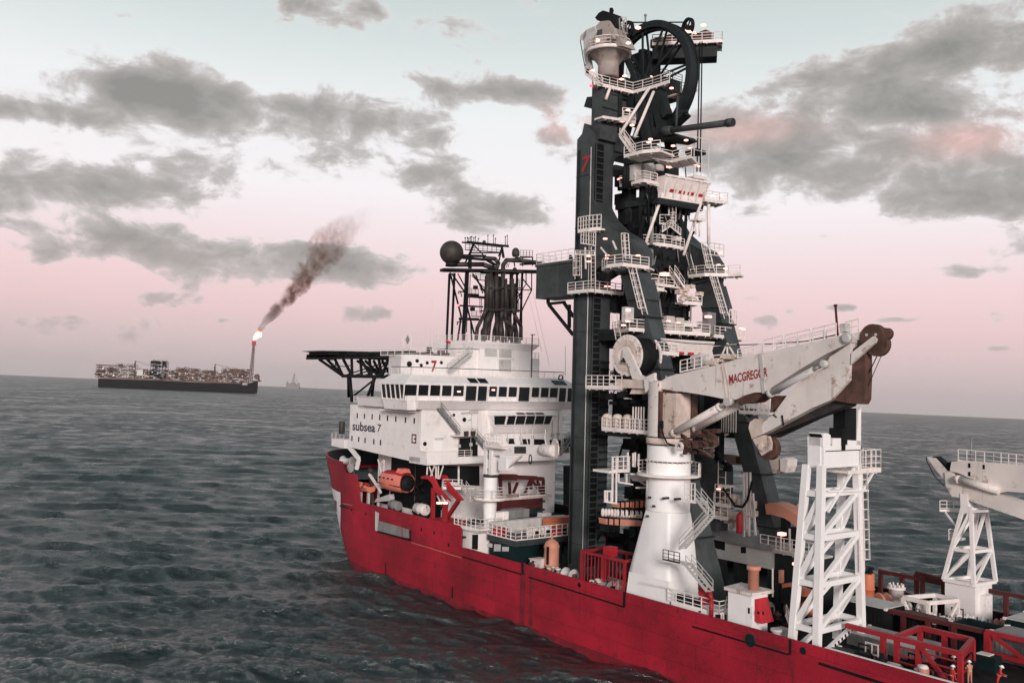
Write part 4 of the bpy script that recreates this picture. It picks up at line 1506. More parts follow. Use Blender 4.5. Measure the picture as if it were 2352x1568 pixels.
# stay wires going aft
for p_, q_ in (((14.00, 27.19, 47.07), (16.00, 29.02, 36.34)), ((14.00, 28.26, 47.16), (16.00, 30.86, 33.98))):
    mb = MB()
    mb.tube(p_, q_, .03, n=5)
    mb.build('stay_wire', M_RAIL, ex)

# ------------------------------------------------------------------ the pipelay tower
tw = thing('pipelay_tower', 'tall dark green pipelay tower carrying a huge wheel at its top', 'tower', (53, 13.5, 6.4))
PX0, PX1, PY0, PY1 = 50.7, 53.9, 5.5, 9.0
mb = MB()
mb.prism([(PX0, PY0, 6.4), (PX1, PY0, 6.4), (PX1, PY0, 62.6), (PX1 - .3, PY0, 63.0), (PX0 + 1.3, PY0, 64.4), (PX0 + .9, PY0, 63.1), (PX0, PY0, 62.5)], (0, PY1 - PY0, 0))
col_ = mb.build('column', M_TOWER, tw)
mb = MB()
mb.box(PX1, PX1 + .1, PY0 + .25, PY0 + 1.75, 8, 61.5)
mb.build('ladder_recess', M_BLACK, col_)
mb = MB()
z = 9.0
while z < 61:
    mb.beam((PX1 + .22, PY0 + .35, z), (PX1 + .22, PY0 + 1.55, z), .2, .14)
    z += 0.78
for y in (PY0 + .3, PY0 + 1.65):
    mb.beam((PX1 + .2, y, 8.5), (PX1 + .2, y, 61.5), .12)
mb.build('ladder', M_TOWER, col_)
mb = MB()
z = 8.8
while z < 34:
    mb.box(PX1 + .02, PX1 + .28, PY0 + 1.9, PY1 - .2, z, z + .28)
    z += 0.95
mb.build('rib', M_TOWER2, col_)
a, b, c = (51.51, 5.45, 58.01), (53.17, 5.45, 57.73), (51.45, 5.45, 60.02)
text_mesh('7', 'lettering', M_TEXTR, col_, (a[0], PY0, a[2]), (b[0] - a[0], 0, 0), (.35, 0, c[2] - a[2]), (0, -1, 0), 0.03, 0.05)
SY0, SY1 = 18.0, 21.5
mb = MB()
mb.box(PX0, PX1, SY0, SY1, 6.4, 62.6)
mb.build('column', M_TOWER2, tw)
# narrower head of the port column
mb = MB()
q = [(52.81, 6.00, 63.10), (52.70, 6.00, 69.75), (54.35, 6.00, 68.78), (54.55, 6.00, 62.33)]
mb.box(q[0][0], 54.5, 6.0, 9.0, 62.0, 70.2)
mb.box(q[0][0] + .2, 54.1, 9.0, 11.0, 61.0, 69.5)
mb.build('column_head', M_TOWER, tw)
mb = MB()
mb.prism([(52.43, 6.30, 67.97), (51.50, 6.30, 68.12), (50.95, 6.30, 66.96), (52.38, 6.30, 66.50)], (0, 1.6, 0))
mb.build('sheave_bracket', M_TOWER2, tw)
mb = MB()
mb.box(54.1, 54.7, 9.0, 9.6, 63.6, 69.4)
for z in (64.0, 66.0, 68.0):
    mb.box(54.1, 54.5, 6.3, 10.9, z, z + .25)
mb.box(54.12, 54.4, 7.2, 8.4, 64.4, 65.8)
mb.build('stiffener', M_TOWER2, tw)
# portal beam between the columns, with a rounded soffit
mb = MB()
mb.box(PX0 + .2, PX1 - .1, PY1, SY0, 60.7, 63.3)
mb.prism([(PX1 - .1, PY1, 60.7), (PX1 - .1, PY1 + 1.2, 60.7), (PX1 - .1, PY1 + .4, 60.1), (PX1 - .1, PY1, 59.0)], (-2.6, 0, 0))
mb.box(PX0 + .2, PX1 + .4, 9.0, 19.0, 58.6, 59.2)
mb.build('portal_beam', M_TOWER, tw)
# shoulders and raking legs, port and starboard
for y0_, y1_, mm in ((5.6, 8.6, M_TOWER), (19.2, 22.2, M_TOWER)):
    mb = MB()
    sh = [(53.9, 54.2), (54.6, 53.0), (55.6, 51.6), (57.6, 50.0), (60.2, 48.6), (61.6, 46.8), (61.4, 44.6), (58.6, 44.2), (57.2, 46.0), (55.6, 45.6), (53.9, 45.0)]
    mb.prism([(x, y0_, z) for x, z in sh], (0, y1_ - y0_, 0))
    mb.build('shoulder', mm, tw)
    mb = MB()
    mb.hexa([(72.0, y0_ + .3, 6.4), (74.4, y0_ + .3, 6.4), (74.4, y1_ - .3, 6.4), (72.0, y1_ - .3, 6.4)], [(58.6, y0_ + .3, 45.0), (61.4, y0_ + .3, 45.0), (61.4, y1_ - .3, 45.0), (58.6, y1_ - .3, 45.0)])
    # collar
    mb.hexa([(60.2, y0_ + .1, 41.0), (63.0, y0_ + .1, 41.0), (63.0, y1_ - .1, 41.0), (60.2, y1_ - .1, 41.0)], [(59.0, y0_ + .1, 44.0), (61.9, y0_ + .1, 44.0), (61.9, y1_ - .1, 44.0), (59.0, y1_ - .1, 44.0)])
    mb.build('raking_leg', mm, tw)
# bracing between column and legs
mb = MB()
for y in (7.2, 20.6):
    mb.beam((53.6, y, 37.0), (61.5, y, 37.0), 1.0, 1.4)
    mb.beam((53.6, y, 44.0), (59, y, 46.0), .9, 1.2)
    mb.beam((53.6, y, 25.0), (66.5, y, 25.0), .8, 1.1)
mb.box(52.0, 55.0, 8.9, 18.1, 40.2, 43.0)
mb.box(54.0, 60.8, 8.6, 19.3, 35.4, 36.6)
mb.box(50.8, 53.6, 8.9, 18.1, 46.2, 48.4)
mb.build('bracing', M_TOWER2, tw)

# inner pipe ramp: rails, tensioner and clamp blocks
rp = MB()
for y in (10.4, 16.2):
    rp.beam((55.6, y, 34.0), (55.6, y, 60.5), 1.1, 1.3)
    rp.beam((57.8, y, 36.0), (57.8, y, 58.0), .55)
for z in (37, 40.5, 44, 47.5, 51, 54.5, 58):
    rp.beam((55.6, 10.4, z), (55.6, 16.2, z), .8, .7)
    rp.beam((57.8, 10.4, z), (57.8, 16.2, z), .4)
    for y in (10.4, 16.2):
        rp.beam((55.6, y, z), (57.8, y, z), .35)
        rp.beam((55.6, y, z), (57.8, y, z + 3.0), .22)
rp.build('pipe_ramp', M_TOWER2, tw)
for nm, bx in (('tensioner_block', (54.6, 58.8, 10.6, 12.6, 49.6, 54.8)), ('tensioner_block', (54.6, 58.8, 14.2, 16.6, 49.6, 54.8)), ('tensioner_block', (55.2, 59.2, 10.2, 12.9, 43.4, 46.0)),
               ('tensioner_block', (55.2, 59.2, 14.0, 17.2, 43.4, 46.2)), ('tensioner_block', (55.0, 59.4, 9.6, 17.8, 36.8, 41.4)), ('clamp_block', (56.0, 59.4, 10.8, 15.8, 46.6, 48.2))):
    mb = MB()
    x0, x1, y0_, y1_, z0, z1 = bx
    mb.box(*bx)
    # ribs, hydraulic cylinders and pads so the block is not a plain box
    for k in range(4):
        zz = z0 + (z1 - z0) * (k + .5) / 4
        mb.box(x1, x1 + .25, y0_ - .1, y1_ + .1, zz - .12, zz + .12)
    for k in range(3):
        yy = y0_ + (y1_ - y0_) * (k + .5) / 3
        mb.tube((x1 + .35, yy, z0 + .3), (x1 + .35, yy, z1 - .3), .2, n=8)
    mb.box(x0 + .5, x1 - .5, y0_ - .35, y0_, z0 + .4, z1 - .4)
    mb.build(nm, M_BLACK, tw)
random.seed(3)
mb = MB()
for k in range(70):
    x = random.uniform(56.5, 60.0)
    y = random.uniform(9.2, 17.8)
    z = random.uniform(36.5, 57.5)
    s = random.uniform(.25, .8)
    if random.random() < .5:
        mb.box(x - s / 2, x + s / 2, y - s / 2, y + s / 2, z - s * .6, z + s * .6)
    else:
        mb.tube((x, y, z - s), (x + random.uniform(-.4, .4), y + random.uniform(-.4, .4), z + s), .12 + s * .12, n=8)
mb.build('hydraulic_gear', M_BLACK, tw)
mb = MB()
for k in range(26):
    y = random.uniform(9.4, 17.6)
    z = random.uniform(37, 56)
    x = random.uniform(58.0, 60.2)
    mb.path([(x, y, z), (x + .25, y + random.uniform(-.3, .3), z - random.uniform(.6, 1.5)), (x + .1, y + random.uniform(-.8, .8), z - random.uniform(1.6, 3.5))], .07, 6)
mb.build('hose', M_GREY, tw)
# tapering skirt under the working platform
mb = MB()
mb.hexa([(56.4, 10.8, 45.8), (59.2, 10.8, 45.8), (59.2, 15.2, 45.8), (56.4, 15.2, 45.8)], [(56.0, 9.6, 48.3), (60.2, 9.9, 48.3), (60.2, 15.9, 48.3), (56.0, 15.9, 48.3)])
mb.build('skirt', M_TOWER2, tw)
# lower frame below the tower platforms
mb = MB()
for x, y in ((57, 11), (57, 17), (62, 11), (62, 17)):
    mb.beam((x, y, 6.4), (x, y, 36), .9)
for z in (14, 19.5, 24.5, 30):
    for y in (11, 17):
        mb.beam((57, y, z), (62, y, z), .7, .9)
        mb.beam((57, y, z), (62, y, z + 4.6), .4)
    for x in (57, 62):
        mb.beam((x, 11, z), (x, 17, z), .7, .9)
    mb.box(56.6, 62.4, 10.6, 17.4, z - .15, z + .1)
mb.build('lower_frame', M_TOWER2, tw)
mb = MB()
mb.box(51.5, 64.5, 17.8, 19.0, 6.4, 33.6)  # black boxes added as a dark backdrop that hides the sea behind
mb.box(54.0, 61.5, 9.6, 17.0, 25.5, 29.0)
mb.box(54.5, 60.5, 9.2, 17.0, 31.5, 35.2)
mb.box(55, 63.5, 11, 17, 6.4, 12.5)
mb.build('dark_backdrop', M_BLACK, tw)
random.seed(63)
for k in range(16):
    z = 46.5 + k * .75
    x, y = random.uniform(54.2, 56), random.uniform(9.25, 10.1)
    a_ = random.uniform(.25, .7)
    mb = MB()
    mb.box(x - .6, x + .6, y - a_ * .5, y + a_ * .5, z - a_, z + a_)
    mb.tube((x + .6, y, z - a_), (x + .7, y + .3, z + a_ * 1.6), .12, n=6)
    mb.build('hydraulic_gear', M_BLACK, tw)
# cable trays, pipes and stiffeners that break up the plain legs
for y0_, mm in ((5.85, M_TOWER2), (19.45, M_TOWER2)):
    for k in range(5):
        t = .2 + k * .16
        mb = MB()
        x = 74.4 - (74.4 - 61.4) * t
        mb.box(x - 2.75, x + .28, y0_ - .08, y0_ + 2.55, 6.4 + 38.6 * t, 6.4 + 38.6 * t + .16)
        mb.build('leg_stiffener', mm, tw)
for k in range(8):
    mb = MB()
    z = 10.6 + k * 6.7
    mb.box(PX0 - .05, PX1 + .04, PY0 - .05, PY0 + .02, z, z + .07)
    mb.build('weld_seam', M_TOWER2, col_)
for x in (51.1, 51.35, 53.55):
    mb = MB()
    mb.tube((x, PY0 - .1, 8), (x, PY0 - .1, 61), .07, n=6)
    mb.build('cable_run', M_TOWER2 if x < 53 else M_GREYL, col_)
random.seed(61)
for k in range(34):
    mb = MB()
    y = random.uniform(9.3, 17.8)
    z = random.uniform(37, 60)
    L = random.uniform(2.5, 7)
    if k % 2:
        mb.tube((60.2 + random.uniform(-1.5, .3), y, z), (60.2 + random.uniform(-1.5, .3), y, max(36, z - L)), random.uniform(.07, .16), n=6)
    else:
        mb.beam((59.6, y, z), (59.6 + random.uniform(-1.2, .6), min(18, max(9.2, y + random.uniform(-3.5, 3.5))), max(36, z - L)), random.uniform(.14, .34))
    mb.build('lattice_member', random.choice([M_TOWER2, M_BLACK, M_TOWER, M_BLACK, M_GREY]), tw)
random.seed(5)
mb = MB()
for k in range(60):
    x, y, z = random.uniform(55, 62), random.uniform(8.5, 17), random.uniform(8, 33)
    s = random.uniform(.4, 1.5)
    mb.box(x - s / 2, x + s / 2, y - s / 2, y + s / 2, z - s / 2, z + s / 2)
    mb.tube((x, y - s, z), (x + random.uniform(-2, 2), y - s, z - random.uniform(0, 2)), .14, n=6)
mb.build('hydraulic_gear', M_BLACK, tw)

# big wheel
WC = (55.4, 13.5, 70.43)
WR = 7.88
mb = MB()
mb.ring(WC, WR, WR - .62, 1.5, (0, 1, 0), 96)
mb.ring((WC[0], WC[1] - .72, WC[2]), WR + .22, WR - .25, .12, (0, 1, 0), 96)
mb.ring((WC[0], WC[1] + .72, WC[2]), WR + .22, WR - .25, .12, (0, 1, 0), 96)
mb.ring(WC, WR - .62, WR - .95, .7, (0, 1, 0), 96)
wh = mb.build('wheel', M_TOWER2, tw)
mb = MB()
mb.lathe(WC, [(.9, -1.3), (1.1, -1.1), (1.1, 1.1), (.9, 1.3)], 24, (0, 1, 0))
mb.build('hub', M_TOWER2, wh)
for k in range(12):
    a = 2 * math.pi * k / 12 + .1
    mb = MB()
    e = Vector((math.cos(a), 0, math.sin(a)))
    for yy in (-.85, .85):
        mb.beam(V(WC) + e * .9 + Vector((0, yy, 0)), V(WC) + e * (WR - .8) + Vector((0, yy * .45, 0)), .2, .24)
    mb.build('spoke', M_TOWER2, wh)
# wheel carriers: dark frames from the portal up to the hub and down the right side
mb = MB()
for y in (11.4, 15.6):
    mb.beam((52.8, y, 63.0), (55.4, y, 70.4), 1.0, 1.3)
    mb.beam((58.0, y, 61.0), (55.6, y, 70.4), .9, 1.2)
    mb.beam((53.2, y, 62.4), (58.6, y, 60.8), 1.0, 1.5)
    mb.beam((52.0, y, 70.0), (52.4, y, 76.4), .9)
    mb.beam((52.2, y, 76.0), (55.4, y, 70.4), .5)
mb.box(51.5, 54.6, 10.8, 16.2, 69.6, 70.8)
mb.box(51.0, 54.0, 14.6, 17.4, 66.0, 75.8)
mb.build('wheel_carrier', M_TOWER2, tw)
mb = MB()
mb.box(52.0, 55.2, 16.6, 20.4, 69.8, 72.2)
mb.rail([(52, 16.6, 72.2), (55.2, 16.6, 72.2), (55.2, 20.4, 72.2)], 1.1)
mb.build('winch_house', M_TOWER2, tw)
mb = MB()
for p_, q_ in zip([(52.00, 13.15, 73.60), (52.00, 13.96, 74.08), (52.00, 14.38, 73.59), (52.00, 14.78, 74.13), (52.00, 13.18, 72.42), (52.00, 15.59, 75.07)], [(52.00, 15.65, 72.99), (52.00, 14.20, 72.80), (52.00, 16.04, 73.97), (52.00, 14.81, 72.94), (52.00, 15.84, 73.63), (52.00, 16.48, 73.18)]):
    mb.beam(p_, q_, .1)
mb.rail([(52.00, 12.98, 72.52), (52.00, 16.47, 73.48)], 1.6, .09, .9)
mb.build('inner_rail', M_RAIL, tw)
# lower cradle, straightener and the raised tubular boom
mb = MB()
q = [(55.72, 11.20, 63.06), (59.24, 11.20, 66.66), (61.21, 11.20, 64.70), (63.17, 11.20, 64.67), (62.71, 11.20, 61.80), (59.82, 11.20, 61.83)]
mb.prism([(55.52, 11.50, 63.13), (57.02, 11.50, 64.83), (59.42, 11.50, 63.00), (61.89, 11.50, 62.29), (62.44, 11.50, 61.75), (60.83, 11.50, 61.62)], (0, 4.0, 0))
mb.prism([(58.46, 12.50, 63.67), (61.81, 12.50, 65.51), (62.54, 12.50, 64.73), (59.50, 12.50, 63.18)], (0, 1.6, 0))
for a, b in zip([(57.77, 12.00, 68.85), (58.91, 12.00, 68.58), (58.16, 12.00, 68.34), (55.80, 12.00, 63.48)], [(57.71, 12.00, 63.66), (60.47, 12.00, 64.74), (59.59, 12.00, 63.27), (58.36, 12.00, 68.15)]):
    mb.beam(a, b, 1.0, 1.0)
mb.beam((61.37, 12.60, 65.15), (63.24, 12.60, 64.94), .35)
mb.build('cradle', M_TOWER2, tw)
mb = MB()
a, b = (60.35, 11.00, 62.67), (71.60, 11.00, 61.45)
a, b = V(a), V(b)
mb.tube(a, b, .34, .42, 14)
mb.tube(b - (b - a).normalized() * .9, b, .5, n=14)
mb.lathe(a.lerp(b, .08), [(.55, -.8), (.6, 0), (.5, .9)], 14, (b - a))
mb.path([a.lerp(b, .22) + Vector((0, 0, .3)), a.lerp(b, .22) + Vector((-.2, .4, 4.2))], .14, 8)
mb.build('tubular_boom', M_TOWER, tw)
# white diagonal struts
for a, b in (((58.50, 10.61, 68.58), (57.00, 6.95, 62.08)), ((59.00, 10.92, 68.04), (58.50, 8.12, 61.73)), ((55.00, 7.18, 68.89), (54.80, 6.57, 67.05)),
             ((60.20, 11.90, 55.60), (59.50, 9.10, 47.64)), ((61.20, 18.26, 55.71), (60.50, 15.33, 47.46))):
    mb = MB()
    mb.tube(a, b, .2, n=10)
    mb.build('strut', M_RAIL, tw)

LAMPN = [0]


def lamp(parent, c, d=(.7, -.5, -.2), s=.27):
    """box floodlight with a lit lens on the side that faces d"""
    mb = MB()
    c = V(c)
    mb.box(c.x - s * .7, c.x + s * .7, c.y - s * .7, c.y + s * .7, c.z - s * .32, c.z + s * .32)
    return mb.build('floodlight', M_LAMP, parent)


def slab(parent, name, pts, back, rail_pts=None, lamps=(), thick=.22, m=None, h=1.15, gap=1.3):
    """walkway: floor from the front edge pts back to the structure, toe plate, rail on the front edge"""
    pts = [V(q) for q in pts]
    bv = V(back)
    mb = MB()
    poly = pts + [q + bv for q in pts[::-1]]
    mb.prism(poly, (0, 0, -thick))
    for a, b in zip(pts[:-1], pts[1:]):
        L = (b - a).length
        mb.beam(a - Vector((0, 0, .12)), b - Vector((0, 0, .12)), .12, .34)
        k = max(1, int(L / 1.2))
        for i in range(k):
            c = a.lerp(b, (i + .5) / k)
            mb.beam(c - Vector((0, 0, thick + .1)), c + bv * .9 - Vector((0, 0, thick + .1)), .1, .2)
    o = mb.build(name, m or M_RAIL, parent)
    mb = MB()
    mb.rail(pts if rail_pts is None else rail_pts, h, .08, gap)
    mb.build('railing', M_RAIL, o)
    for c in lamps:
        lamp(o, c)
    return o


# top pedestal crane sits on the head of the port column
ringc = (54.3, 7.4, 73.35)
# platforms from the top down
slab(tw, 'platform', [(54.6, 4.6, 68.9), (55.4, 10.8, 68.9), (58.5, 11.2, 68.9), (61.4, 11.2, 68.9)], (-1.2, 1.0, 0), None,
     [(56.00, 8.10, 69.75), (56.00, 13.39, 71.28), (56.00, 8.66, 70.30)])
mb = MB()
mb.stairs((52.79, 5.20, 70.54), (55.21, 5.20, 68.60), (0, 1, 0), .8)
mb.build('stairway', M_RAIL, tw)
lamp(tw, (53.46, 5.40, 70.90))
pl = slab(tw, 'platform', [(58.3, 6.6, 59.2), (61.4, 6.6, 59.2), (63.4, 7.6, 59.2)], (-.6, 3.2, 0), None, [(61.09, 8.00, 60.61), (61.41, 8.00, 60.92)])
mb = MB()
mb.stairs((57.54, 6.90, 61.83), (59.58, 6.90, 59.40), (0, 1, 0), .8)
mb.build('stairway', M_RAIL, tw)
slab(tw, 'platform', [(61.6, 8.2, 58.8), (61.9, 11.4, 58.8), (65.0, 11.4, 58.8)], (-1.6, 3.0, 0), None, [(63.00, 10.33, 60.21), (63.00, 13.38, 60.54), (63.00, 12.66, 61.34)])
slab(tw, 'platform', [(55.8, 8.4, 56.2), (60.0, 8.4, 56.2), (60.0, 10.8, 56.2)], (-.6, 3.0, 0), None, [(55.05, 9.00, 57.15), (55.34, 9.00, 57.24)])
# white lockers and gas bottles on the upper working level
mb = MB()
for q in ([(58.60, 8.11, 58.34), (58.60, 9.35, 58.62), (58.60, 9.40, 56.64), (58.60, 8.16, 56.37)], [(58.60, 9.92, 58.78), (58.60, 11.58, 59.06), (58.60, 11.64, 56.99), (58.60, 9.98, 56.73)], [(58.60, 12.08, 59.01), (58.60, 13.47, 59.24), (58.60, 13.49, 58.40), (58.60, 12.10, 58.18)]):
    mb.prism(q, (-1.0, 0, 0))
mb.build('locker', M_GREYL, tw)
mb = MB()
for c in [(57.60, 7.44, 56.90), (57.60, 7.91, 57.04), (57.60, 8.39, 57.19), (57.60, 8.77, 57.32)]:
    mb.lathe(c, [(.3, -1.6), (.3, .9), (.16, 1.3), (.1, 1.5)], 10)
mb.build('gas_bottle', M_BLACK, tw)
# white trough with red openings
mb = MB()
tq = [(59.6, 11.4, 54.3), (60.4, 11.6, 54.3), (61.2, 18.3, 54.3), (59.6, 18.3, 54.3)]
mb.prism(tq, (0, 0, .8))
mb.hexa([(q[0], q[1], 55.1) for q in tq], [(59.4, 10.9, 57.0), (61.2, 11.0, 57.0), (62.0, 18.6, 57.0), (59.4, 18.6, 57.0)])
tr = mb.build('trough', M_RAIL, tw)
for k in range(4):
    t0, t1 = .12 + k * .22, .12 + k * .22 + .15
    A0, A1 = Vector((60.45, 11.6, 0)), Vector((61.25, 18.3, 0))
    p0, p1 = A0.lerp(A1, t0), A0.lerp(A1, t1)
    mb = MB()
    mb.hexa([(p0.x, p0.y, 55.2), (p1.x, p1.y, 55.2), (p1.x + .2, p1.y, 55.55), (p0.x + .2, p0.y, 55.55)], [(p0.x + .05, p0.y, 55.2), (p1.x + .05, p1.y, 55.2), (p1.x + .25, p1.y, 55.55), (p0.x + .25, p0.y, 55.55)])
    mb.build('red_panel', M_BRIGHT, tr)
mb = MB()
for k in range(6):
    t0 = .02 + k * .19
    p0 = Vector((60.5, 11.6, 55.0)).lerp(Vector((61.3, 18.3, 55.0)), t0)
    mb.beam(p0 + Vector((0, 0, -.4)), p0 + Vector((.85, 0, 2.0)), .12, .2)
mb.beam((61.2, 11.0, 57.05), (62.0, 18.6, 57.05), .25)
mb.build('trough_rib', M_RAIL, tr)
lamp(tr, (60.00, 13.03, 58.62), s=.45)
mb = MB()
mb.hexa([(55, 9.5, 53.5), (60.5, 10.5, 53.5), (61, 18.3, 53.5), (55, 18.3, 53.5)], [(55, 9.5, 54.25), (60.5, 10.8, 54.25), (61.2, 18.3, 54.25), (55, 18.3, 54.25)])
mb.build('floor_girder', M_TOWER2, tw)
# round working platform in the middle
mid = slab(tw, 'platform', [(58.1, 9.6, 48.5), (60.3, 10.6, 48.5), (60.6, 13.0, 48.5), (60.2, 15.8, 48.5)], (-2.4, 0, 0), None, (), gap=1.0)
mb = MB()
q = [(59.60, 8.14, 51.02), (59.60, 8.43, 51.05), (59.60, 13.10, 54.98), (59.60, 14.51, 55.18), (59.60, 14.70, 51.58), (59.60, 13.19, 51.39)]
mb.ladder((59.60, 13.90, 51.20), (59.60, 13.80, 55.08), (0, 1, 0), .9, True, (1, 0, 0), .5)
mb.rail([(59.80, 11.60, 51.10), (59.80, 14.48, 51.46)], 1.2, .08, .7)
mb.rail([(60.20, 11.69, 50.03), (60.20, 13.05, 50.89), (60.20, 15.09, 50.03)], .9, .07, .6)
mb.build('ladder_cage', M_RAIL, mid)
mb = MB()
mb.prism([(59.00, 12.28, 50.31), (59.00, 13.94, 51.49), (59.00, 15.47, 51.33), (59.00, 13.95, 51.14), (59.00, 12.97, 50.33)], (-.5, 0, 0))
mb.build('chute', M_GREY, mid)
for c in [(59.40, 12.52, 49.61), (59.40, 15.38, 49.73)]:
    mb = MB()
    mb.box(c[0] - .5, c[0] + .3, c[1] - .45, c[1] + .45, c[2] - .3, c[2] + .3)
    mb.build('control_box', M_RAIL, mid)
# platforms on the shoulders of the raking legs
p6 = slab(tw, 'platform', [(57.2, 4.3, 45.0), (59.6, 2.8, 45.0), (62.2, 2.9, 45.0), (62.5, 7.0, 45.0)], (-1.0, 2.0, 0), None, [(57.34, 5.00, 46.67), (62.62, 5.00, 46.16), (57.16, 5.00, 46.35)])
mb = MB()
mb.ladder((60.92, 5.00, 45.87), (60.26, 5.30, 49.05), (1, 0, 0), .7, True, (0, -1, 0), .45)
mb.ladder((63.95, 5.00, 39.10), (61.85, 5.00, 44.88), (1, 0, 0), .8, True, (0, -1, 0), .45)
mb.build('ladder_cage', M_RAIL, p6)
p8 = slab(tw, 'platform', [(58.6, 18.4, 45.3), (61.4, 18.4, 45.3), (63.4, 20.6, 45.3), (65.0, 21.0, 45.3)], (-1.0, 2.0, 0), None, [(62.32, 20.00, 46.56), (62.64, 20.00, 48.10), (63.47, 20.00, 46.00)])
mb = MB()
mb.ladder((64.66, 19.00, 39.45), (62.48, 19.00, 45.08), (1, 0, 0), .8, True, (0, -1, 0), .5)
mb.ladder((59.47, 18.30, 45.82), (58.04, 18.80, 48.71), (1, 0, 0), .7, False)
mb.ladder((62.11, 19.00, 45.67), (60.63, 19.40, 49.51), (1, 0, 0), .8, True, (0, -1, 0), .5)
mb.rail([(60.87, 20.00, 47.99), (63.18, 20.00, 47.49)], 1.6, .09, .9)
mb.build('ladder_cage', M_RAIL, p8)
# cat ladders on the port column and the two-storey landing
p7 = slab(tw, 'platform', [(51.0, 4.2, 42.5), (55.4, 4.2, 42.5), (55.4, 9.8, 42.5)], (-1.3, 1.3, 0), None, [(55.00, 7.15, 43.20), (55.00, 7.71, 43.25)])
mb = MB()
mb.ladder((55.59, 4.40, 42.32), (55.41, 4.40, 47.94), (1, 0, 0), .75, False, None, .5)
mb.ladder((52.72, 4.40, 44.08), (52.62, 4.40, 47.26), (1, 0, 0), 1.2, True, (0, -1, 0), .5)
mb.build('ladder_cage', M_RAIL, p7)
p7b = slab(tw, 'platform', [(52.6, 4.3, 50.2), (54.6, 4.3, 50.2), (56.2, 4.9, 50.2)], (0, 1.4, 0), None, [(57.64, 4.30, 48.63), (54.75, 4.30, 46.09), (54.69, 4.30, 46.78)], gap=.55, h=1.7)
mb = MB()
mb.rail([(53.20, 4.30, 48.50), (55.12, 4.30, 48.09), (55.92, 4.30, 47.88)], 1.7, .08, .45)
mb.rail([(52.22, 4.30, 47.15), (55.76, 4.30, 46.68)], .6, .08, .8)
for a, b in zip([(56.79, 4.40, 47.66), (58.87, 4.40, 48.24), (53.92, 4.40, 47.96)], [(58.07, 4.40, 46.47), (59.56, 4.40, 47.12), (54.11, 4.40, 45.21)]):
    mb.beam(a, b, .16)
mb.build('ladder_cage', M_RAIL, p7b)
# inner stairs and landings
p12 = slab(tw, 'platform', [(59.3, 8.2, 42.6), (62.0, 8.0, 42.6), (62.2, 10.0, 42.6)], (-1.0, 1.6, 0), None, [(60.50, 9.10, 44.46)])
mb = MB()
mb.box(*(58.0, 60.4, 9.6, 16.0, 43.2, 43.4))
mb.rail([(60.4, 9.6, 43.4), (60.4, 13.8, 43.4)], 1.2)
mb.build('landing', M_RAIL, tw)
lamp(tw, (60.60, 11.75, 44.72), s=.6)
mb = MB()
mb.stairs((60.60, 13.16, 44.96), (60.60, 15.01, 43.28), (1, 0, 0), .9)
mb.build('stairway', M_RAIL, tw)
slab(tw, 'platform', [(60.6, 15.2, 41.5), (61.2, 18.2, 41.5)], (-2.0, 0, 0), None, ())
slab(tw, 'platform', [(60.0, 13.6, 38.7), (61.4, 18.6, 38.7)], (-2.2, 0, 0), None, (), h=.4)
mb = MB()
for k in range(12):
    c = V((60.60, 15.65, 42.16)) + Vector((random.uniform(-.5, .3), random.uniform(-.8, 3.2), random.uniform(-.6, 1.6)))
    s = random.uniform(.2, .5)
    mb.box(c.x - s, c.x + s, c.y - s, c.y + s, c.z - s * .7, c.z + s * .7)
mb.build('control_gear', M_CRANE2, tw)
# long lit platform below the legs
p9 = slab(tw, 'platform', [(56.0, 7.4, 37.4), (62.8, 3.6, 37.4), (63.2, 9.5, 37.4), (64.1, 16.4, 37.4)], (-2.4, 2.2, 0), None,
          [(63.00, 2.44, 37.72), (63.00, 3.13, 38.20), (63.00, 6.83, 38.17), (63.00, 10.01, 38.65), (63.00, 11.81, 38.57), (63.00, 16.92, 37.82)])
for c in [(62.40, 3.71, 39.02), (62.40, 10.77, 38.43), (62.40, 12.52, 38.33)]:
    mb = MB()
    mb.box(c[0] - .3, c[0] + .3, c[1] - .7, c[1] + .7, c[2] - .9, c[2] + .9)
    mb.build('control_box', M_GREYL, p9)
lamp(p9, (62.60, 3.35, 39.54), s=.42)
mb = MB()
mb.ladder((60.50, 4.15, 36.16), (60.50, 3.25, 39.33), (0, 1, 0), .9, False, None, .5)
mb.build('ladder', M_RAIL, p9)
p10 = slab(tw, 'platform', [(60.9, 18.6, 37.3), (64.0, 17.4, 37.3), (63.6, 21.0, 37.3), (63.0, 24.6, 37.3)], (-2.0, 1.0, 0), None, [(63.50, 23.71, 38.43), (63.50, 23.27, 38.50)])
mb = MB()
c = (63.60, 17.17, 38.77)
mb.box(c[0] - .8, c[0] + .2, c[1] - .7, c[1] + .7, c[2] - 1.4, c[2] + 1.4)
mb.build('control_box', M_GREY, p10)
lamp(p10, (63.80, 16.40, 39.57), s=.45)
mb = MB()
mb.rail([(63.40, 20.99, 39.00), (63.40, 22.51, 38.88)], 1.8, .09, .6)
mb.build('cage', M_RAIL, p10)
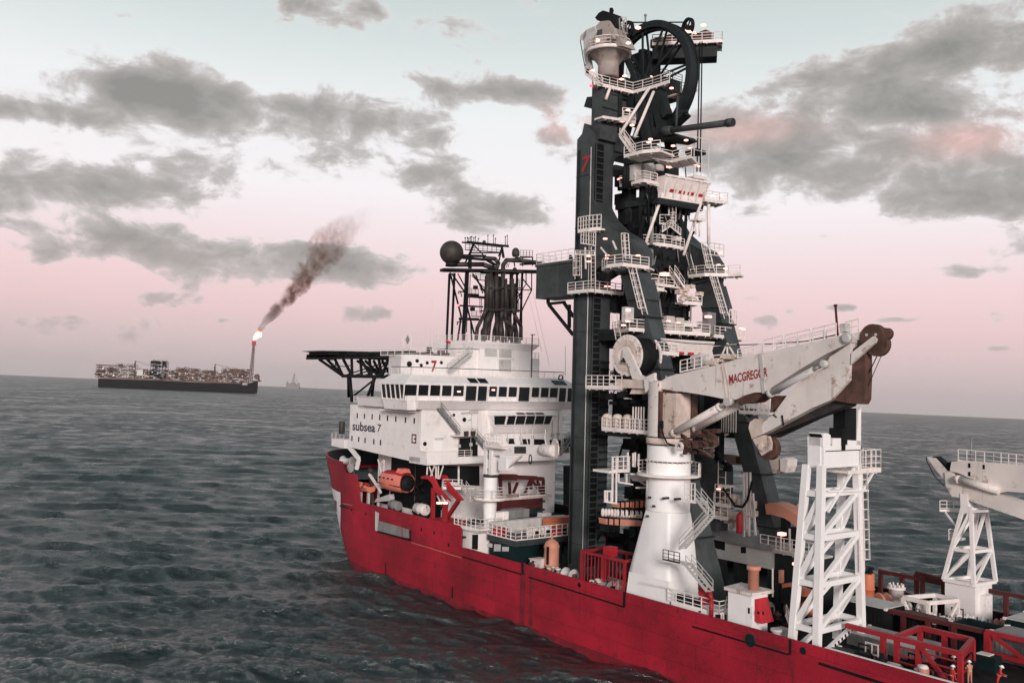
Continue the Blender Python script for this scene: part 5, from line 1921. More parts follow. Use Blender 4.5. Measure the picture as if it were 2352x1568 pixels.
# second trough lower down
mb = MB()
tq = [(63.60, 7.28, 35.92), (63.60, 16.32, 35.81), (63.60, 16.33, 35.20), (63.60, 7.31, 34.83)]
mb.prism(tq, (-1.6, 0, 0))
mb.hexa([(62.6, tq[0][1], 34.6), (63.9, tq[0][1], 34.6), (64.3, tq[1][1], 34.6), (62.6, tq[1][1], 34.6)], [(62.4, tq[0][1], 36.4), (64.5, tq[0][1], 36.4), (65.0, tq[1][1], 36.4), (62.4, tq[1][1], 36.4)])
tr2 = mb.build('trough', M_RAIL, tw)
for k in range(3):
    ya = tq[0][1] + (tq[1][1] - tq[0][1]) * (.35 + k * .2)
    mb = MB()
    mb.box(64.0, 64.35, ya, ya + 1.0, 34.65, 34.95)
    mb.build('red_panel', M_BRIGHT, tr2)
p13 = slab(tw, 'platform', [(65.00, 5.91, 34.76), (65.00, 9.72, 34.65)], (-2.5, 0, 0), None, [(64.00, 7.42, 35.41), (64.00, 9.48, 35.50)])
# upper right sheave bridge
P0, P1 = Vector((53.8, 16.0, 76.3)), Vector((60.2, 21.6, 76.3))
mb = MB()
mb.beam(P0 - Vector((0, 0, 1.0)), P1 - Vector((0, 0, 1.0)), 2.6, 1.8)
br_ = mb.build('sheave_bridge', M_TOWER2, tw)
u_ = (P1 - P0).normalized()
s_ = Vector((u_.y, -u_.x, 0))
slab(br_, 'platform', [P0 + s_ * 1.9, P1 + s_ * 1.9 + u_ * .6], -s_ * 3.4, None, ())
slab(br_, 'platform', [P1 + s_ * 1.9 + u_ * .6, P1 - s_ * 1.5 + u_ * .6], -u_ * 1.0, None, ())
for c in [(58.60, 17.98, 77.65), (58.60, 18.73, 77.70), (58.60, 17.24, 77.46), (58.60, 8.31, 75.70), (58.60, 20.64, 79.30)]:
    lamp(br_, c, s=.36)
mb = MB()
for t, w_ in ((.1, 1.2), (.35, 2.2), (.62, 1.8), (.8, 2.4)):
    c = P0.lerp(P1, t)
    mb.box(c.x - .9, c.x + .9, c.y - .8, c.y + .8, c.z + .1, c.z + .6 + w_ * .5)
mb.build('winch_gear', M_RUST, br_)
for c in (V((54.00, 11.05, 77.42)), V((58.00, 18.22, 78.55))):
    mb = MB()
    mb.ring(c, 1.25, .95, .4, (.2, .98, 0), 36)
    for k in range(6):
        a = k * math.pi / 3
        mb.beam(c, c + Vector((math.cos(a), -.2 * math.cos(a), math.sin(a))) * 1.0, .14)
    mb.lathe(c, [(.25, -.3), (.25, .3)], 12, (.2, .98, 0))
    mb.build('rope_sheave', M_BLACK, br_)
mb = MB()
mb.tube((54.00, 10.82, 78.45), (58.00, 17.46, 79.03), .09, n=6)
mb.build('hoist_rope', M_BLACK, br_)
mb = MB()
a = (55.00, 13.28, 78.73)
mb.tube(a, (55.00, 13.26, 79.67), .12, n=8)
mb.ball((55.00, 13.26, 79.74), .2, 10, 8)
mb.build('beacon_post', M_GREY, br_)
mb = MB()
for a, b in (((60.60, 17.70, 75.70), (61.50, 16.49, 58.26)), ((60.60, 18.12, 75.81), (61.50, 17.11, 58.36))):
    mb.tube(a, b, .09, n=6)
mb.build('hoist_rope', M_BLACK, br_)
mb = MB()
q = [(61.00, 15.86, 61.20), (61.00, 16.99, 61.51), (61.00, 18.78, 61.43), (61.00, 18.79, 60.94), (61.00, 16.39, 60.45), (61.00, 15.87, 60.78)]
mb.prism(q, (-1.0, 0, 0))
mb.build('guide_arm', M_BLACK, tw)
# side galleries on the starboard edge
slab(tw, 'platform', [(60.00, 14.85, 68.66), (60.00, 16.81, 69.08), (60.00, 18.37, 69.71)], (-2.5, 0, 0), None, [(59.00, 14.20, 69.21), (59.00, 13.96, 66.59)])
slab(tw, 'platform', [(62.00, 17.55, 54.83), (62.00, 20.41, 54.92), (62.00, 22.04, 55.15)], (-2.5, 1.0, 0), None, [(62.00, 19.07, 55.43), (62.00, 20.61, 55.72)])
slab(tw, 'platform', [(62.00, 16.26, 52.18), (62.00, 17.82, 52.24)], (-1.5, 0, 0), None, ())
slab(tw, 'platform', [(61.50, 15.88, 57.68), (61.50, 18.70, 57.77)], (-1.5, 0, 0), None, [(61.50, 16.16, 59.18), (61.50, 16.68, 58.99)], h=5.0)
mb = MB()
mb.tube((61.60, 18.73, 54.38), (61.60, 18.85, 49.20), .22, n=10)
mb.tube((61.60, 16.28, 51.82), (61.60, 16.32, 50.16), .1, n=8)
mb.tube((61.60, 17.00, 52.05), (61.60, 17.05, 49.97), .1, n=8)
mb.build('riser_pipe', M_RAIL, tw)
slab(tw, 'platform', [(55.50, 8.91, 65.21), (55.50, 11.55, 65.59)], (-1.5, 0, 0), None, [(55.40, 9.03, 64.62), (55.40, 9.95, 66.29)])
slab(tw, 'platform', [(55.60, 5.32, 64.53), (55.60, 9.02, 64.85), (55.60, 11.17, 64.93)], (-1.5, 0, 0), [V(q) for q in [(55.60, 9.02, 64.85), (55.60, 11.17, 64.93)]], ())
for c in [(57.00, 15.92, 67.30), (57.00, 14.43, 65.27), (57.00, 9.19, 63.82)]:
    lamp(tw, c, s=.3)
lamp_r = MB()
lamp_r.ball((52.79, 5.80, 69.19), .22, 10, 8)
lamp_r.build('red_lamp', M_LAMPR, tw)
# equipment container hung on the forward side of the port column
mb = MB()
cx0, cx1, cy0, cy1, cz0, cz1 = 42.8, 50.6, 5.6, 9.2, 42.2, 46.75
mb.box(cx0, cx1, cy0, cy1, cz0, cz1)
for k in range(1, 4):
    x = cx0 + (cx1 - cx0) * k / 4
    mb.box(x - .07, x + .07, cy0 - .06, cy0, cz0, cz1)
k = cx0 + .15
while k < cx1:
    mb.box(k, k + .12, cy0 - .035, cy0, cz0 + .5, cz1 - .3)
    k += .3
mb.box(cx0 - .1, cx1, cy0 - .15, cy0, cz1 - .25, cz1 + .1)
cn = mb.build('winch_house', M_TOWER, tw)
mb = MB()
mb.rail([(cx0, cy0, cz1 + .05), (cx1, cy0, cz1 + .05)], 1.5, .08, 1.3)
mb.rail([(cx0, cy0, cz1 + .05), (cx0, cy1, cz1 + .05)], 1.5, .08, 1.3)
mb.build('railing', M_RAIL, cn)
mb = MB()
for a, b in zip([(44.37, 6.50, 42.09), (44.48, 6.50, 41.49), (48.73, 6.50, 41.15), (47.68, 6.50, 41.44), (44.48, 6.50, 41.44)], [(44.39, 6.50, 41.50), (47.85, 6.50, 41.54), (48.84, 6.50, 38.08), (49.64, 6.50, 39.52), (49.63, 6.50, 37.15)]):
    mb.beam(a, b, .35)
mb.build('support_bracket', M_BLACK, cn)
mb = MB()
mb.prism([(49.08, 6.00, 47.70), (49.62, 6.00, 46.85), (48.93, 6.00, 46.91)], (0, .4, 0))
mb.build('warning_cone', M_BLACK, cn)

# ------------------------------------------------------------------ small crane on the tower head
tc_ = thing('tower_head_crane', 'small grey pedestal crane with folded arm at the very top of the tower', 'crane', (54.3, 7.4, 70.2))
mb = MB()
mb.lathe((54.3, 7.4, 70.2), [(1.35, 0), (1.35, 1.6), (1.5, 1.9), (2.3, 2.9), (2.8, 3.05)], 28)
mb.build('pedestal', M_HEADC, tc_)
mb = MB()
mb.lathe((54.3, 7.4, 73.2), [(2.85, 0), (2.95, .02), (2.95, .3), (2.85, .32)], 36)
pr_ = mb.build('platform', M_RAIL, tc_)
mb = MB()
mb.rail([(54.3 + 2.85 * math.cos(i * math.pi / 9), 7.4 + 2.85 * math.sin(i * math.pi / 9), 73.5) for i in range(18)], 1.25, .08, 1.0, 2, True)
mb.build('railing', M_RAIL, pr_)
for c in [(54.00, 5.60, 74.67), (59.67, 5.60, 72.78), (54.09, 5.60, 74.78)]:
    lamp(pr_, c, s=.3)
mb = MB()
mb.prism([(52.85, 6.20, 74.58), (53.08, 6.20, 77.07), (53.88, 6.20, 77.40), (55.39, 6.20, 77.06), (56.31, 6.20, 75.83), (56.73, 6.20, 74.74), (57.42, 6.20, 74.26), (58.22, 6.20, 72.94)], (0, 2.2, 0))
mb.build('crane_house', M_HEADC, tc_)
mb = MB()
q = [(53.29, 6.15, 76.36), (54.27, 6.15, 76.28), (54.29, 6.15, 75.57), (53.31, 6.15, 75.71)]
mb.prism(q, (0, .1, 0))
mb.build('window', M_GLASS, tc_)
mb = MB()
mb.prism([(52.40, 6.60, 78.45), (53.10, 6.60, 78.88), (53.91, 6.60, 78.94), (55.73, 6.60, 78.00), (56.05, 6.60, 77.27), (55.16, 6.60, 77.19), (52.82, 6.60, 77.97)], (0, 1.5, 0))
mb.prism([(55.16, 6.60, 77.26), (56.05, 6.60, 77.27), (56.30, 6.60, 75.38), (55.61, 6.60, 75.58)], (0, 1.2, 0))
mb.beam((55.01, 7.00, 78.26), (55.05, 7.00, 78.98), .35)
mb.beam((55.15, 7.00, 78.28), (55.30, 7.00, 78.70), .25)
mb.build('engine', M_BLACK, tc_)
mb = MB()
mb.prism([(51.33, 6.00, 76.97), (52.99, 6.00, 76.98), (53.42, 6.00, 76.07), (51.82, 6.00, 74.82), (51.73, 6.00, 74.27), (51.04, 6.00, 74.47), (50.83, 6.00, 76.25)], (0, 1.0, 0))
mb.prism([(50.30, 6.00, 76.55), (51.34, 6.00, 76.89), (51.46, 6.00, 76.21), (50.85, 6.00, 75.67), (50.21, 6.00, 76.00)], (0, 1.0, 0))
mb.beam((51.08, 6.40, 74.55), (51.90, 6.40, 71.75), .7, .6)
mb.build('folded_arm', M_GREYL, tc_)
mb = MB()
mb.path([(50.09, 6.20, 76.01), (50.70, 6.20, 73.60), (51.28, 6.20, 71.72)], .06, 6)
mb.beam((51.14, 6.40, 72.52), (51.39, 6.40, 71.17), .35)
mb.build('hook_wire', M_BLACK, tc_)
mb = MB()
mb.ladder((57.20, 6.97, 74.66), (57.20, 6.72, 76.81), (0, 1, 0), .8, True, (1, 0, 0), .5)
for c in [(56.07, 5.80, 74.55), (56.86, 5.80, 74.32)]:
    mb.lathe(c, [(.35, -.3), (.1, .7)], 10)
mb.build('ladder_cage', M_HEADC, tc_)

# ------------------------------------------------------------------ main deck crane
cr = thing('deck_crane', 'big rust streaked white knuckle boom crane on a flared white pedestal amidships', 'crane', (68.8, 4.2, 6.4))
CX, CY, CR = 68.8, 4.2, 2.42
mb = MB()
# square foot blending into the round column
n = 64
foot = []
for i in range(n):
    a = 2 * math.pi * i / n
    c_, s_ = math.cos(a), math.sin(a)
    m_ = max(abs(c_), abs(s_))
    foot.append((c_, s_, m_))


def pring(half_x, half_y, k, z):
    out = []
    for c_, s_, m_ in foot:
        sx, sy = c_ / m_ * half_x, s_ / m_ * half_y
        rx, ry = c_ * CR, s_ * CR
        out.append((CX + rx * (1 - k) + sx * k, CY + ry * (1 - k) + sy * k, z))
    return out


rings = [pring(3.25, 3.2, 1.0, 6.4), pring(2.95, 2.95, 1.0, 10.0), pring(2.45, 2.45, .04, 16.9), pring(2.4, 2.4, 0, 17.0), pring(2.4, 2.4, 0, 24.3)]
for a_, b_ in zip(rings[:-1], rings[1:]):
    mb.add(a_ + b_, [(k, (k + 1) % n, n + (k + 1) % n, n + k) for k in range(n)], a_[0][2] > 9)
ped = mb.build('pedestal', M_WHITE2, cr)
mb = MB()
mb.lathe((CX, CY, 22.35), [(CR + .01, 0), (CR + .07, .03), (CR + .07, .12), (CR + .01, .15)], 40)
mb.build('flange', M_EXH, ped)
for k in range(28):
    a = 2 * math.pi * k / 28
    mb = MB()
    e = Vector((CX + (CR + .1) * math.cos(a), CY + (CR + .1) * math.sin(a), 22.3))
    mb.tube(e, e + Vector((0, 0, .26)), .06, n=6)
    mb.build('flange_bolt', M_CRANE2, ped)
mb = MB()
mb.lathe((CX, CY, 16.95), [(CR - .02, 0), (CR + .015, .02), (CR + .015, .07), (CR - .02, .09)], 40)
mb.build('weld_seam', M_GREYL, ped)
mb = MB()
mb.tube((CX - 1.2, CY - 2.25, 17.2), (CX - 1.2, CY - 2.25, 22.2), .05, n=6)
mb.tube((CX - 1.0, CY - 2.32, 17.2), (CX - 1.0, CY - 2.32, 22.2), .05, n=6)
mb.build('cable_run', M_GREYL, ped)
for q_ in [(68.09, 1.75, 16.41), (69.05, 1.75, 17.62), (70.50, 1.75, 18.65), (72.19, 1.75, 18.74), (68.40, 1.75, 18.49)]:
    mb = MB()
    mb.box(q_[0] - .12, q_[0] + .12, 1.5, 2.4, q_[2] - .12, q_[2] + .1)
    mb.build('pad_eye', M_EXH, ped)
mb = MB()
mb.lathe((CX, CY, 24.3), [(CR + .04, 0), (CR + .14, .1), (CR + .14, .75), (CR + .04, .85)], 40)
mb.build('slewing_ring', M_CRANE2, cr)
for zz in (24.3, 25.1):
    mb = MB()
    mb.lathe((CX, CY, zz), [(CR + .16, -.05), (CR + .2, 0), (CR + .16, .06)], 40)
    mb.build('ring_seal', M_BLACK, cr)
# ring gallery round the pedestal
mb = MB()
mb.lathe((CX, CY, 20.7), [(CR - .05, .1), (CR + 1.1, .1), (CR + 1.12, .12), (CR + 1.12, .3), (CR - .05, .32)], 36)
rg = mb.build('ring_gallery', M_RAIL, cr)
mb = MB()
mb.rail([(CX + (CR + 1.05) * math.cos(math.pi * (.12 + k * .094)), CY + (CR + 1.05) * math.sin(math.pi * (.12 + k * .094)), 21.0) for k in range(0, 12)], 1.3, .09, 1.4)
mb.build('railing', M_RAIL, rg)
# turning house (king post): port cheek, rusted web and slot
mb = MB()
pf = []
for i in range(20):
    a = math.pi * (0.62 + 1.0 * i / 19 * .94)
    pf.append((CX + CR * math.cos(a), CY + CR * math.sin(a), 25.15))
mb.prism(pf + [(CX - .15, CY - 1.8, 25.15)], (0, 0, 6.1))
mb.build('king_post', M_CRANE, cr)
mb = MB()
mb.box(CX - .9, CX + 2.25, CY - 1.5, CY + 1.9, 25.15, 30.0)
mb.build('king_post_web', M_CRANE2, cr)
mb = MB()
mb.box(CX + 2.25, CX + 2.4, CY + .9, CY + 1.9, 25.2, 30.0)
mb.box(CX + .05, CX + .35, CY - 2.0, CY - 1.15, 25.2, 30.2)
mb.build('recess_edge', M_RUST, cr)
mb = MB()
mb.prism([(66.9, 2.2, 30.0), (68.4, 2.2, 31.0), (68.2, 2.2, 32.2), (66.6, 2.2, 31.6)], (0, .4, 0))
mb.prism([(66.9, 5.8, 30.0), (68.4, 5.8, 31.0), (68.2, 5.8, 32.2), (66.6, 5.8, 31.6)], (0, .4, 0))
mb.build('pivot_lug', M_CRANE, cr)
mb = MB()
c = (68.44, 2.15, 30.90)
mb.lathe(c, [(.42, -.2), (.42, .12), (.25, .16)], 16, (0, -1, 0))
mb.build('pivot_pin', M_EXH, cr)
# main boom, port face at y = 3
BY0, BY1 = 3.0, 5.4
mb = MB()
bp = [(68.11, 3.00, 31.17), (69.73, 3.00, 31.85), (76.23, 3.00, 33.09), (82.11, 3.00, 34.32), (87.75, 3.00, 35.27), (91.36, 3.00, 35.92), (91.95, 3.00, 35.59), (91.78, 3.00, 35.16), (89.24, 3.00, 34.11), (86.27, 3.00, 32.56), (82.98, 3.00, 30.71), (82.42, 3.00, 30.23), (82.09, 3.00, 30.38), (81.17, 3.00, 30.33), (79.91, 3.00, 30.00), (78.88, 3.00, 29.55), (77.83, 3.00, 29.52), (75.19, 3.00, 29.87), (72.54, 3.00, 30.13), (68.33, 3.00, 30.46), (67.91, 3.00, 30.86)]
mb.prism(bp, (0, BY1 - BY0, 0))
bm = mb.build('boom', M_CRANE, cr)
mb = MB()
for a, b in ((0, 5), (11, 19)):
    pass
for q, wd in (([(81.93, 2.97, 34.25), (82.39, 2.97, 30.29)], .38), ):
    mb.beam(q[0], q[1], .12, wd)
mb.build('boom_joint', M_GREYL, bm)
mb = MB()
q = [(77.42, 2.98, 32.94), (77.90, 2.98, 31.25), (78.11, 2.98, 29.63)]
mb.beam(q[0], q[1], .06, .08)
mb.beam(q[1], q[2], .06, .08)
q = [(77.06, 2.98, 32.94), (77.45, 2.98, 31.24), (77.66, 2.98, 29.61)]
mb.beam(q[0], q[1], .06, .08)
mb.beam(q[1], q[2], .06, .08)
mb.build('boom_pipe', M_CRANE2, bm)
mb = MB()
q = [(68.26, 3.30, 30.37), (72.28, 3.30, 29.98), (71.10, 3.30, 30.10), (68.68, 3.30, 30.04)]
mb.prism(q, (0, 1.8, -.25))
mb.prism([(78.90, 3.30, 29.51), (79.76, 3.30, 29.96), (80.94, 3.30, 30.30), (81.94, 3.30, 30.36), (82.11, 3.30, 30.06), (80.96, 3.30, 29.37), (79.43, 3.30, 29.18)], (0, 1.8, 0))
mb.build('boom_saddle', M_RUST, bm)
a, b, c = (78.06, 3.00, 31.14), (82.83, 3.00, 31.97), (77.99, 3.00, 32.07)
text_mesh('MACGREGOR', 'lettering', M_TEXTR, bm, (a[0], 3.0, a[2]), (b[0] - a[0], 0, b[2] - a[2]), (c[0] - a[0] + .02, 0, c[2] - a[2]), (0, -1, 0), .022, .04)
# dark tube joint crosses the last letters, as painted over
# rails, cables and lockers on top of the boom
top = [(69.64, 3.10, 31.85), (71.23, 3.10, 32.27), (75.23, 3.10, 32.95), (78.99, 3.10, 33.79), (82.03, 3.10, 34.32), (84.61, 3.10, 34.76), (87.68, 3.10, 35.28), (90.45, 3.10, 35.76)]
mb = MB()
mb.rail(top[1:3], 1.3, .09, 1.0)
mb.rail(top[3:5], .9, .08, 1.0)
for i in range(4, 7):
    mb.rail([V(top[i]) + Vector((.15, 0, 0)), V(top[i + 1]) - Vector((.15, 0, 0))], 1.25, .085, 1.2, 1, False, False)
top2 = [(x, BY1 - .1, z) for x, y, z in top]
for i in range(4, 7):
    mb.rail([V(top2[i]) + Vector((.15, 0, 0)), V(top2[i + 1]) - Vector((.15, 0, 0))], 1.25, .085, 1.2, 1, False, False)
mb.rail([(90.35, 4.60, 35.99), (91.69, 4.60, 36.25)], 1.2, .085, .9, 1, False, False)
mb.build('railing', M_RAIL, bm)
mb = MB()
q = [(72.49, 3.40, 34.14), (73.73, 3.40, 34.35), (73.75, 3.40, 33.07), (72.51, 3.40, 32.88)]
mb.prism(q, (0, 1.0, 0))
mb.build('locker', M_GREYL, bm)
random.seed(9)
mb = MB()
for k in range(22):
    t = random.random()
    c = V(top[2]).lerp(V(top[3]), t) + Vector((0, random.uniform(0, 2), random.uniform(.1, .8)))
    s = random.uniform(.15, .4)
    mb.box(c.x - s, c.x + s, c.y - s, c.y + s, c.z - s * .6, c.z + s * .6)
mb.build('hydraulic_gear', M_CRANE2, bm)
mb = MB()
q = [(66.22, 4.20, 36.11), (71.36, 4.20, 35.54), (77.02, 4.20, 35.21), (82.19, 4.20, 35.26), (86.32, 4.20, 35.45), (89.74, 4.20, 35.99)]
for a, b in zip(q[:-1], q[1:]):
    mb.tube(a, b, .055, n=6)
mb.build('hoist_wire', M_BLACK, bm)
mb = MB()
mb.beam((90.29, 3.40, 35.84), (90.03, 3.40, 38.61), .16)
mb.lathe((90.03, 3.40, 38.67), [(.14, -.1), (.2, 0), (.14, .12)], 10)
mb.build('anemometer_post', M_REDDK, bm)
mb = MB()
q = [(90.52, 3.30, 36.92), (91.13, 3.30, 37.00), (91.17, 3.30, 36.20), (90.57, 3.30, 36.15)]
mb.prism(q, (0, .8, 0))
mb.build('control_box', M_GREYL, bm)
mb = MB()
mb.lathe((91.47, 2.90, 35.57), [(.5, -.25), (.5, .1), (.3, .16)], 18, (0, -1, 0))
mb.build('knuckle_pin', M_GREYL, bm)
# lattice ladder frame near the boom foot
mb = MB()
for a, b in zip([(76.58, 4.40, 35.45), (76.58, 4.40, 35.45), (76.58, 4.40, 35.45), (74.65, 4.40, 35.19), (74.68, 4.40, 34.16)], [(75.61, 4.40, 33.71), (76.61, 4.40, 33.85), (77.69, 4.40, 33.99), (77.75, 4.40, 35.28), (76.88, 4.40, 34.29)]):
    mb.beam(a, b, .13)
mb.build('aerial_tripod', M_RAIL, bm)
# knuckle jib
JY0, JY1 = 3.25, 5.15
mb = MB()
jp = [(91.70, 3.25, 35.11), (91.55, 3.25, 31.71), (89.73, 3.25, 29.84), (87.66, 3.25, 29.00), (82.21, 3.25, 26.25), (81.78, 3.25, 27.07), (83.48, 3.25, 28.44), (85.04, 3.25, 30.29), (87.02, 3.25, 32.05), (88.94, 3.25, 32.81), (89.58, 3.25, 33.86)]
mb.prism(jp, (0, JY1 - JY0, 0))
jb = mb.build('jib', M_CRANE, cr)
mb = MB()
mb.prism([(91.49, 3.70, 34.50), (92.52, 3.70, 35.11), (92.87, 3.70, 34.23), (92.92, 3.70, 32.24), (92.84, 3.70, 30.00), (92.57, 3.70, 29.55), (91.54, 3.70, 29.58), (89.70, 3.70, 29.80), (91.30, 3.70, 31.65)], (0, 1.2, 0))
mb.build('jib_web', M_RUST, jb)
mb = MB()
mb.prism([(91.75, 3.20, 33.16), (91.83, 3.20, 34.22), (93.97, 3.20, 35.70), (94.26, 3.20, 35.42), (94.13, 3.20, 35.12)], (0, .35, 0))
mb.prism([(90.62, 5.00, 33.21), (90.71, 5.00, 34.31), (92.90, 5.00, 35.82), (93.20, 5.00, 35.54), (93.06, 5.00, 35.23)], (0, .35, 0))
mb.prism([(91.29, 4.00, 36.04), (92.67, 4.00, 36.25), (93.62, 4.00, 35.91), (92.68, 4.00, 35.50), (91.44, 4.00, 35.40)], (0, .8, 0))
mb.build('jib_arm', M_CRANE, jb)
c = (93.41, 4.30, 35.62)
mb = MB()
mb.lathe(c, [(1.2, -.4), (1.25, -.3), (1.05, -.12), (1.05, .12), (1.25, .3), (1.2, .4)], 32, (0, -1, 0))
sh1 = mb.build('rope_sheave', M_RUST, jb)
for dx_ in (-.45, .45):
    mb = MB()
    mb.lathe((c[0] + dx_, 3.86, c[2] + .25), [(.13, 0), (.13, .08)], 12, (0, -1, 0))
    mb.build('sheave_hole', M_GREYL, sh1)
mb = MB()
mb.lathe((c[0] + .4, 4.3, c[2] - .6), [(1.1, -.35), (1.1, .35)], 28, (0, -1, 0))
mb.build('rope_sheave', M_RUST, jb)
c2 = (94.65, 4.30, 35.94)
mb = MB()
mb.lathe(c2, [(.5, -.3), (.55, -.25), (.42, 0), (.55, .25), (.5, .3)], 24, (0, -1, 0))
mb.build('rope_sheave', M_RUST, jb)
mb = MB()
q = [(94.91, 4.30, 35.65), (92.54, 4.30, 30.49)]
mb.tube(q[0], q[1], .035, n=5)
q = [(93.93, 4.30, 34.37), (92.53, 4.30, 31.62)]
mb.tube(q[0], q[1], .05, n=5)
for a, b in zip([(92.11, 4.00, 29.66), (91.49, 4.00, 29.58)], [(83.29, 4.00, 26.13), (82.47, 4.00, 26.01)]):
    mb.tube(a, b, .06, n=5)
mb.build('hoist_wire', M_BLACK, jb)
# slab coloured dark as the shadow under the jib, and jib head with the hook sheave
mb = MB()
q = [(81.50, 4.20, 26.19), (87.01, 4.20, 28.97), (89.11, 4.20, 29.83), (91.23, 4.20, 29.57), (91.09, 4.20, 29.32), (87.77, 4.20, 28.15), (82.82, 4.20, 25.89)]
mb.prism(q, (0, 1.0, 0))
mb.build('jib_under_shadow', M_EXH, jb)  # dark colour stands for shadow here, not soot
mb = MB()
mb.prism([(82.23, 3.20, 27.43), (81.81, 3.20, 27.55), (81.15, 3.20, 27.72), (80.56, 3.20, 27.35), (80.40, 3.20, 26.72), (80.84, 3.20, 25.65), (82.25, 3.20, 26.28), (82.07, 3.20, 26.95)], (0, 2.0, 0))
mb.build('jib_head', M_CRANE2, jb)
mb = MB()
mb.prism([(81.08, 3.00, 25.66), (82.40, 3.00, 26.15), (83.05, 3.00, 26.06), (83.30, 3.00, 25.40), (83.23, 3.00, 24.73), (82.18, 3.00, 24.11), (81.68, 3.00, 24.75)], (0, .3, 0))
mb.prism([(79.93, 4.50, 25.57), (81.27, 4.50, 26.07), (81.94, 4.50, 25.97), (82.20, 4.50, 25.30), (82.13, 4.50, 24.61), (81.06, 4.50, 23.98), (80.54, 4.50, 24.63)], (0, .3, 0))
mb.build('hook_block_cheek', M_CRANE2, jb)
c = (82.40, 3.90, 24.85)
mb = MB()
mb.lathe(c, [(1.15, -.4), (1.2, -.3), (1.0, -.1), (1.0, .1), (1.2, .3), (1.15, .4)], 32, (0, -1, 0))
sv = mb.build('rope_sheave', M_RUST, jb)
mb = MB()
mb.lathe((c[0] - .25, 2.98, c[2] + .1), [(.4, 0), (.4, .14), (.2, .18)], 16, (0, -1, 0))
mb.build('sheave_pin', M_CRANE2, sv)
mb = MB()
for a, b, w_ in zip([(83.36, 3.20, 28.23), (84.40, 3.20, 28.21)], [(83.76, 3.20, 27.98), (84.57, 3.20, 27.21)], (.1, .12)):
    mb.beam(a, b, w_)
mb.build('grab_bar', M_BLACK, jb)
# dark rusted post between boom and jib (rest pad)
mb = MB()
mb.prism([(82.79, 3.60, 30.08), (83.97, 3.60, 30.11), (84.09, 3.60, 29.27), (83.46, 3.60, 28.91), (82.73, 3.60, 28.47)], (0, 1.2, 0))
mb.build('rest_pad', M_RUST, bm)
# luffing cylinders and jib cylinder
for nm, a, b, rr in (('luffing_cylinder', (70.75, 2.70, 25.61), (77.10, 2.70, 28.74), .40), ('luffing_cylinder', (71.23, 5.60, 26.05), (77.45, 5.60, 29.06), .40)):
    mb = MB()
    a, b = V(a), V(b)
    mb.tube(a, b, rr, n=18)
    mb.lathe(a, [(rr * .8, -.15), (rr * 1.15, 0), (rr * 1.15, .3), (rr, .4)], 18, b - a)
    mb.lathe(b, [(rr, -.25), (rr * 1.12, -.15), (rr * 1.12, .05), (rr * .7, .1)], 18, b - a)
    cy_ = mb.build(nm, M_CRANE, cr)
    mb = MB()
    e = b + (b - a).normalized() * 1.3
    mb.tube(b, e, rr * .6, n=14)
    mb.lathe((e.x, e.y + .35, e.z), [(.45, 0), (.45, .7)], 16, (0, -1, 0))
    mb.build('piston_rod', M_GREYL, cy_)
mb = MB()
a, b = V((83.35, 2.95, 30.38)), V((88.04, 2.95, 32.63))
mb.tube(a, b, .33, n=16)
mb.lathe(a, [(.2, -.5), (.42, -.4), (.42, 0)], 16, b - a)
cy_ = mb.build('jib_cylinder', M_GREYL, cr)
mb = MB()
e = V((89.21, 2.95, 33.19))
mb.tube(b, e, .2, n=12)
mb.lathe((e.x, 3.2, e.z), [(.38, 0), (.38, .6), (.2, .62)], 16, (0, -1, 0))
mb.build('piston_rod', M_GREYL, cy_)
# winch drum behind the king post
DC = (63.0, 3.0, 34.2)
mb = MB()
mb.lathe((DC[0], 3.3, DC[2]), [(2.2, 0), (2.2, 2.9)], 40, (0, 1, 0))
dr = mb.build('winch_drum', M_BLACK, cr)
for y in (3.0, 6.2):
    mb = MB()
    mb.lathe((DC[0], y, DC[2]), [(2.4, 0), (2.45, .04), (2.45, .26), (2.4, .3)], 44, (0, 1, 0))
    mb.build('drum_flange', M_CRANE, dr)
mb = MB()
mb.ring((DC[0], 2.96, DC[2]), 1.85, 1.2, .14, (0, 1, 0), 40)
for k in range(14):
    a = k * 2 * math.pi / 14
    e = Vector((math.cos(a), 0, math.sin(a)))
    mb.beam(V((DC[0], 2.93, DC[2])) + e * 1.9, V((DC[0], 2.93, DC[2])) + e * 2.4, .06)
mb.build('drum_gear', M_CRANE2, dr)
mb = MB()
q = [(62.89, 2.60, 34.99), (63.45, 2.60, 35.14), (64.02, 2.60, 34.50), (65.72, 2.60, 31.98), (66.69, 2.60, 31.61), (66.60, 2.60, 31.30), (64.43, 2.60, 31.50), (63.61, 2.60, 33.23), (62.49, 2.60, 33.39)]
mb.prism(q, (0, .3, 0))
mb.prism([(x, 6.6, z) for x, y, z in q], (0, .3, 0))
mb.build('winch_bracket', M_CRANE, cr)
mb = MB()
mb.prism([(61.97, 2.60, 31.47), (66.81, 2.60, 31.38), (68.08, 2.60, 30.78), (66.83, 2.60, 30.45), (61.32, 2.60, 30.42)], (0, 4.5, 0))
mb.prism([(64.06, 3.00, 30.40), (66.22, 3.00, 30.76), (66.14, 3.00, 29.82), (63.64, 3.00, 29.76)], (0, 3, 0))
mb.build('winch_base', M_CRANE2, cr)
random.seed(21)
mb = MB()
ctr = V((61.55, 3.20, 32.93))
for k in range(40):
    p_ = ctr + Vector((random.uniform(-1.6, 1.8), random.uniform(-.6, 2.2), random.uniform(-2.2, 2.0)))
    pts_ = [p_]
    for j in range(3):
        pts_.append(pts_[-1] + Vector((random.uniform(-.6, .6), random.uniform(-.4, .4), random.uniform(-.9, .5))))
    mb.path(pts_, random.uniform(.05, .11), 6)
mb.build('hose_bundle', M_BLACK, cr)
mb = MB()
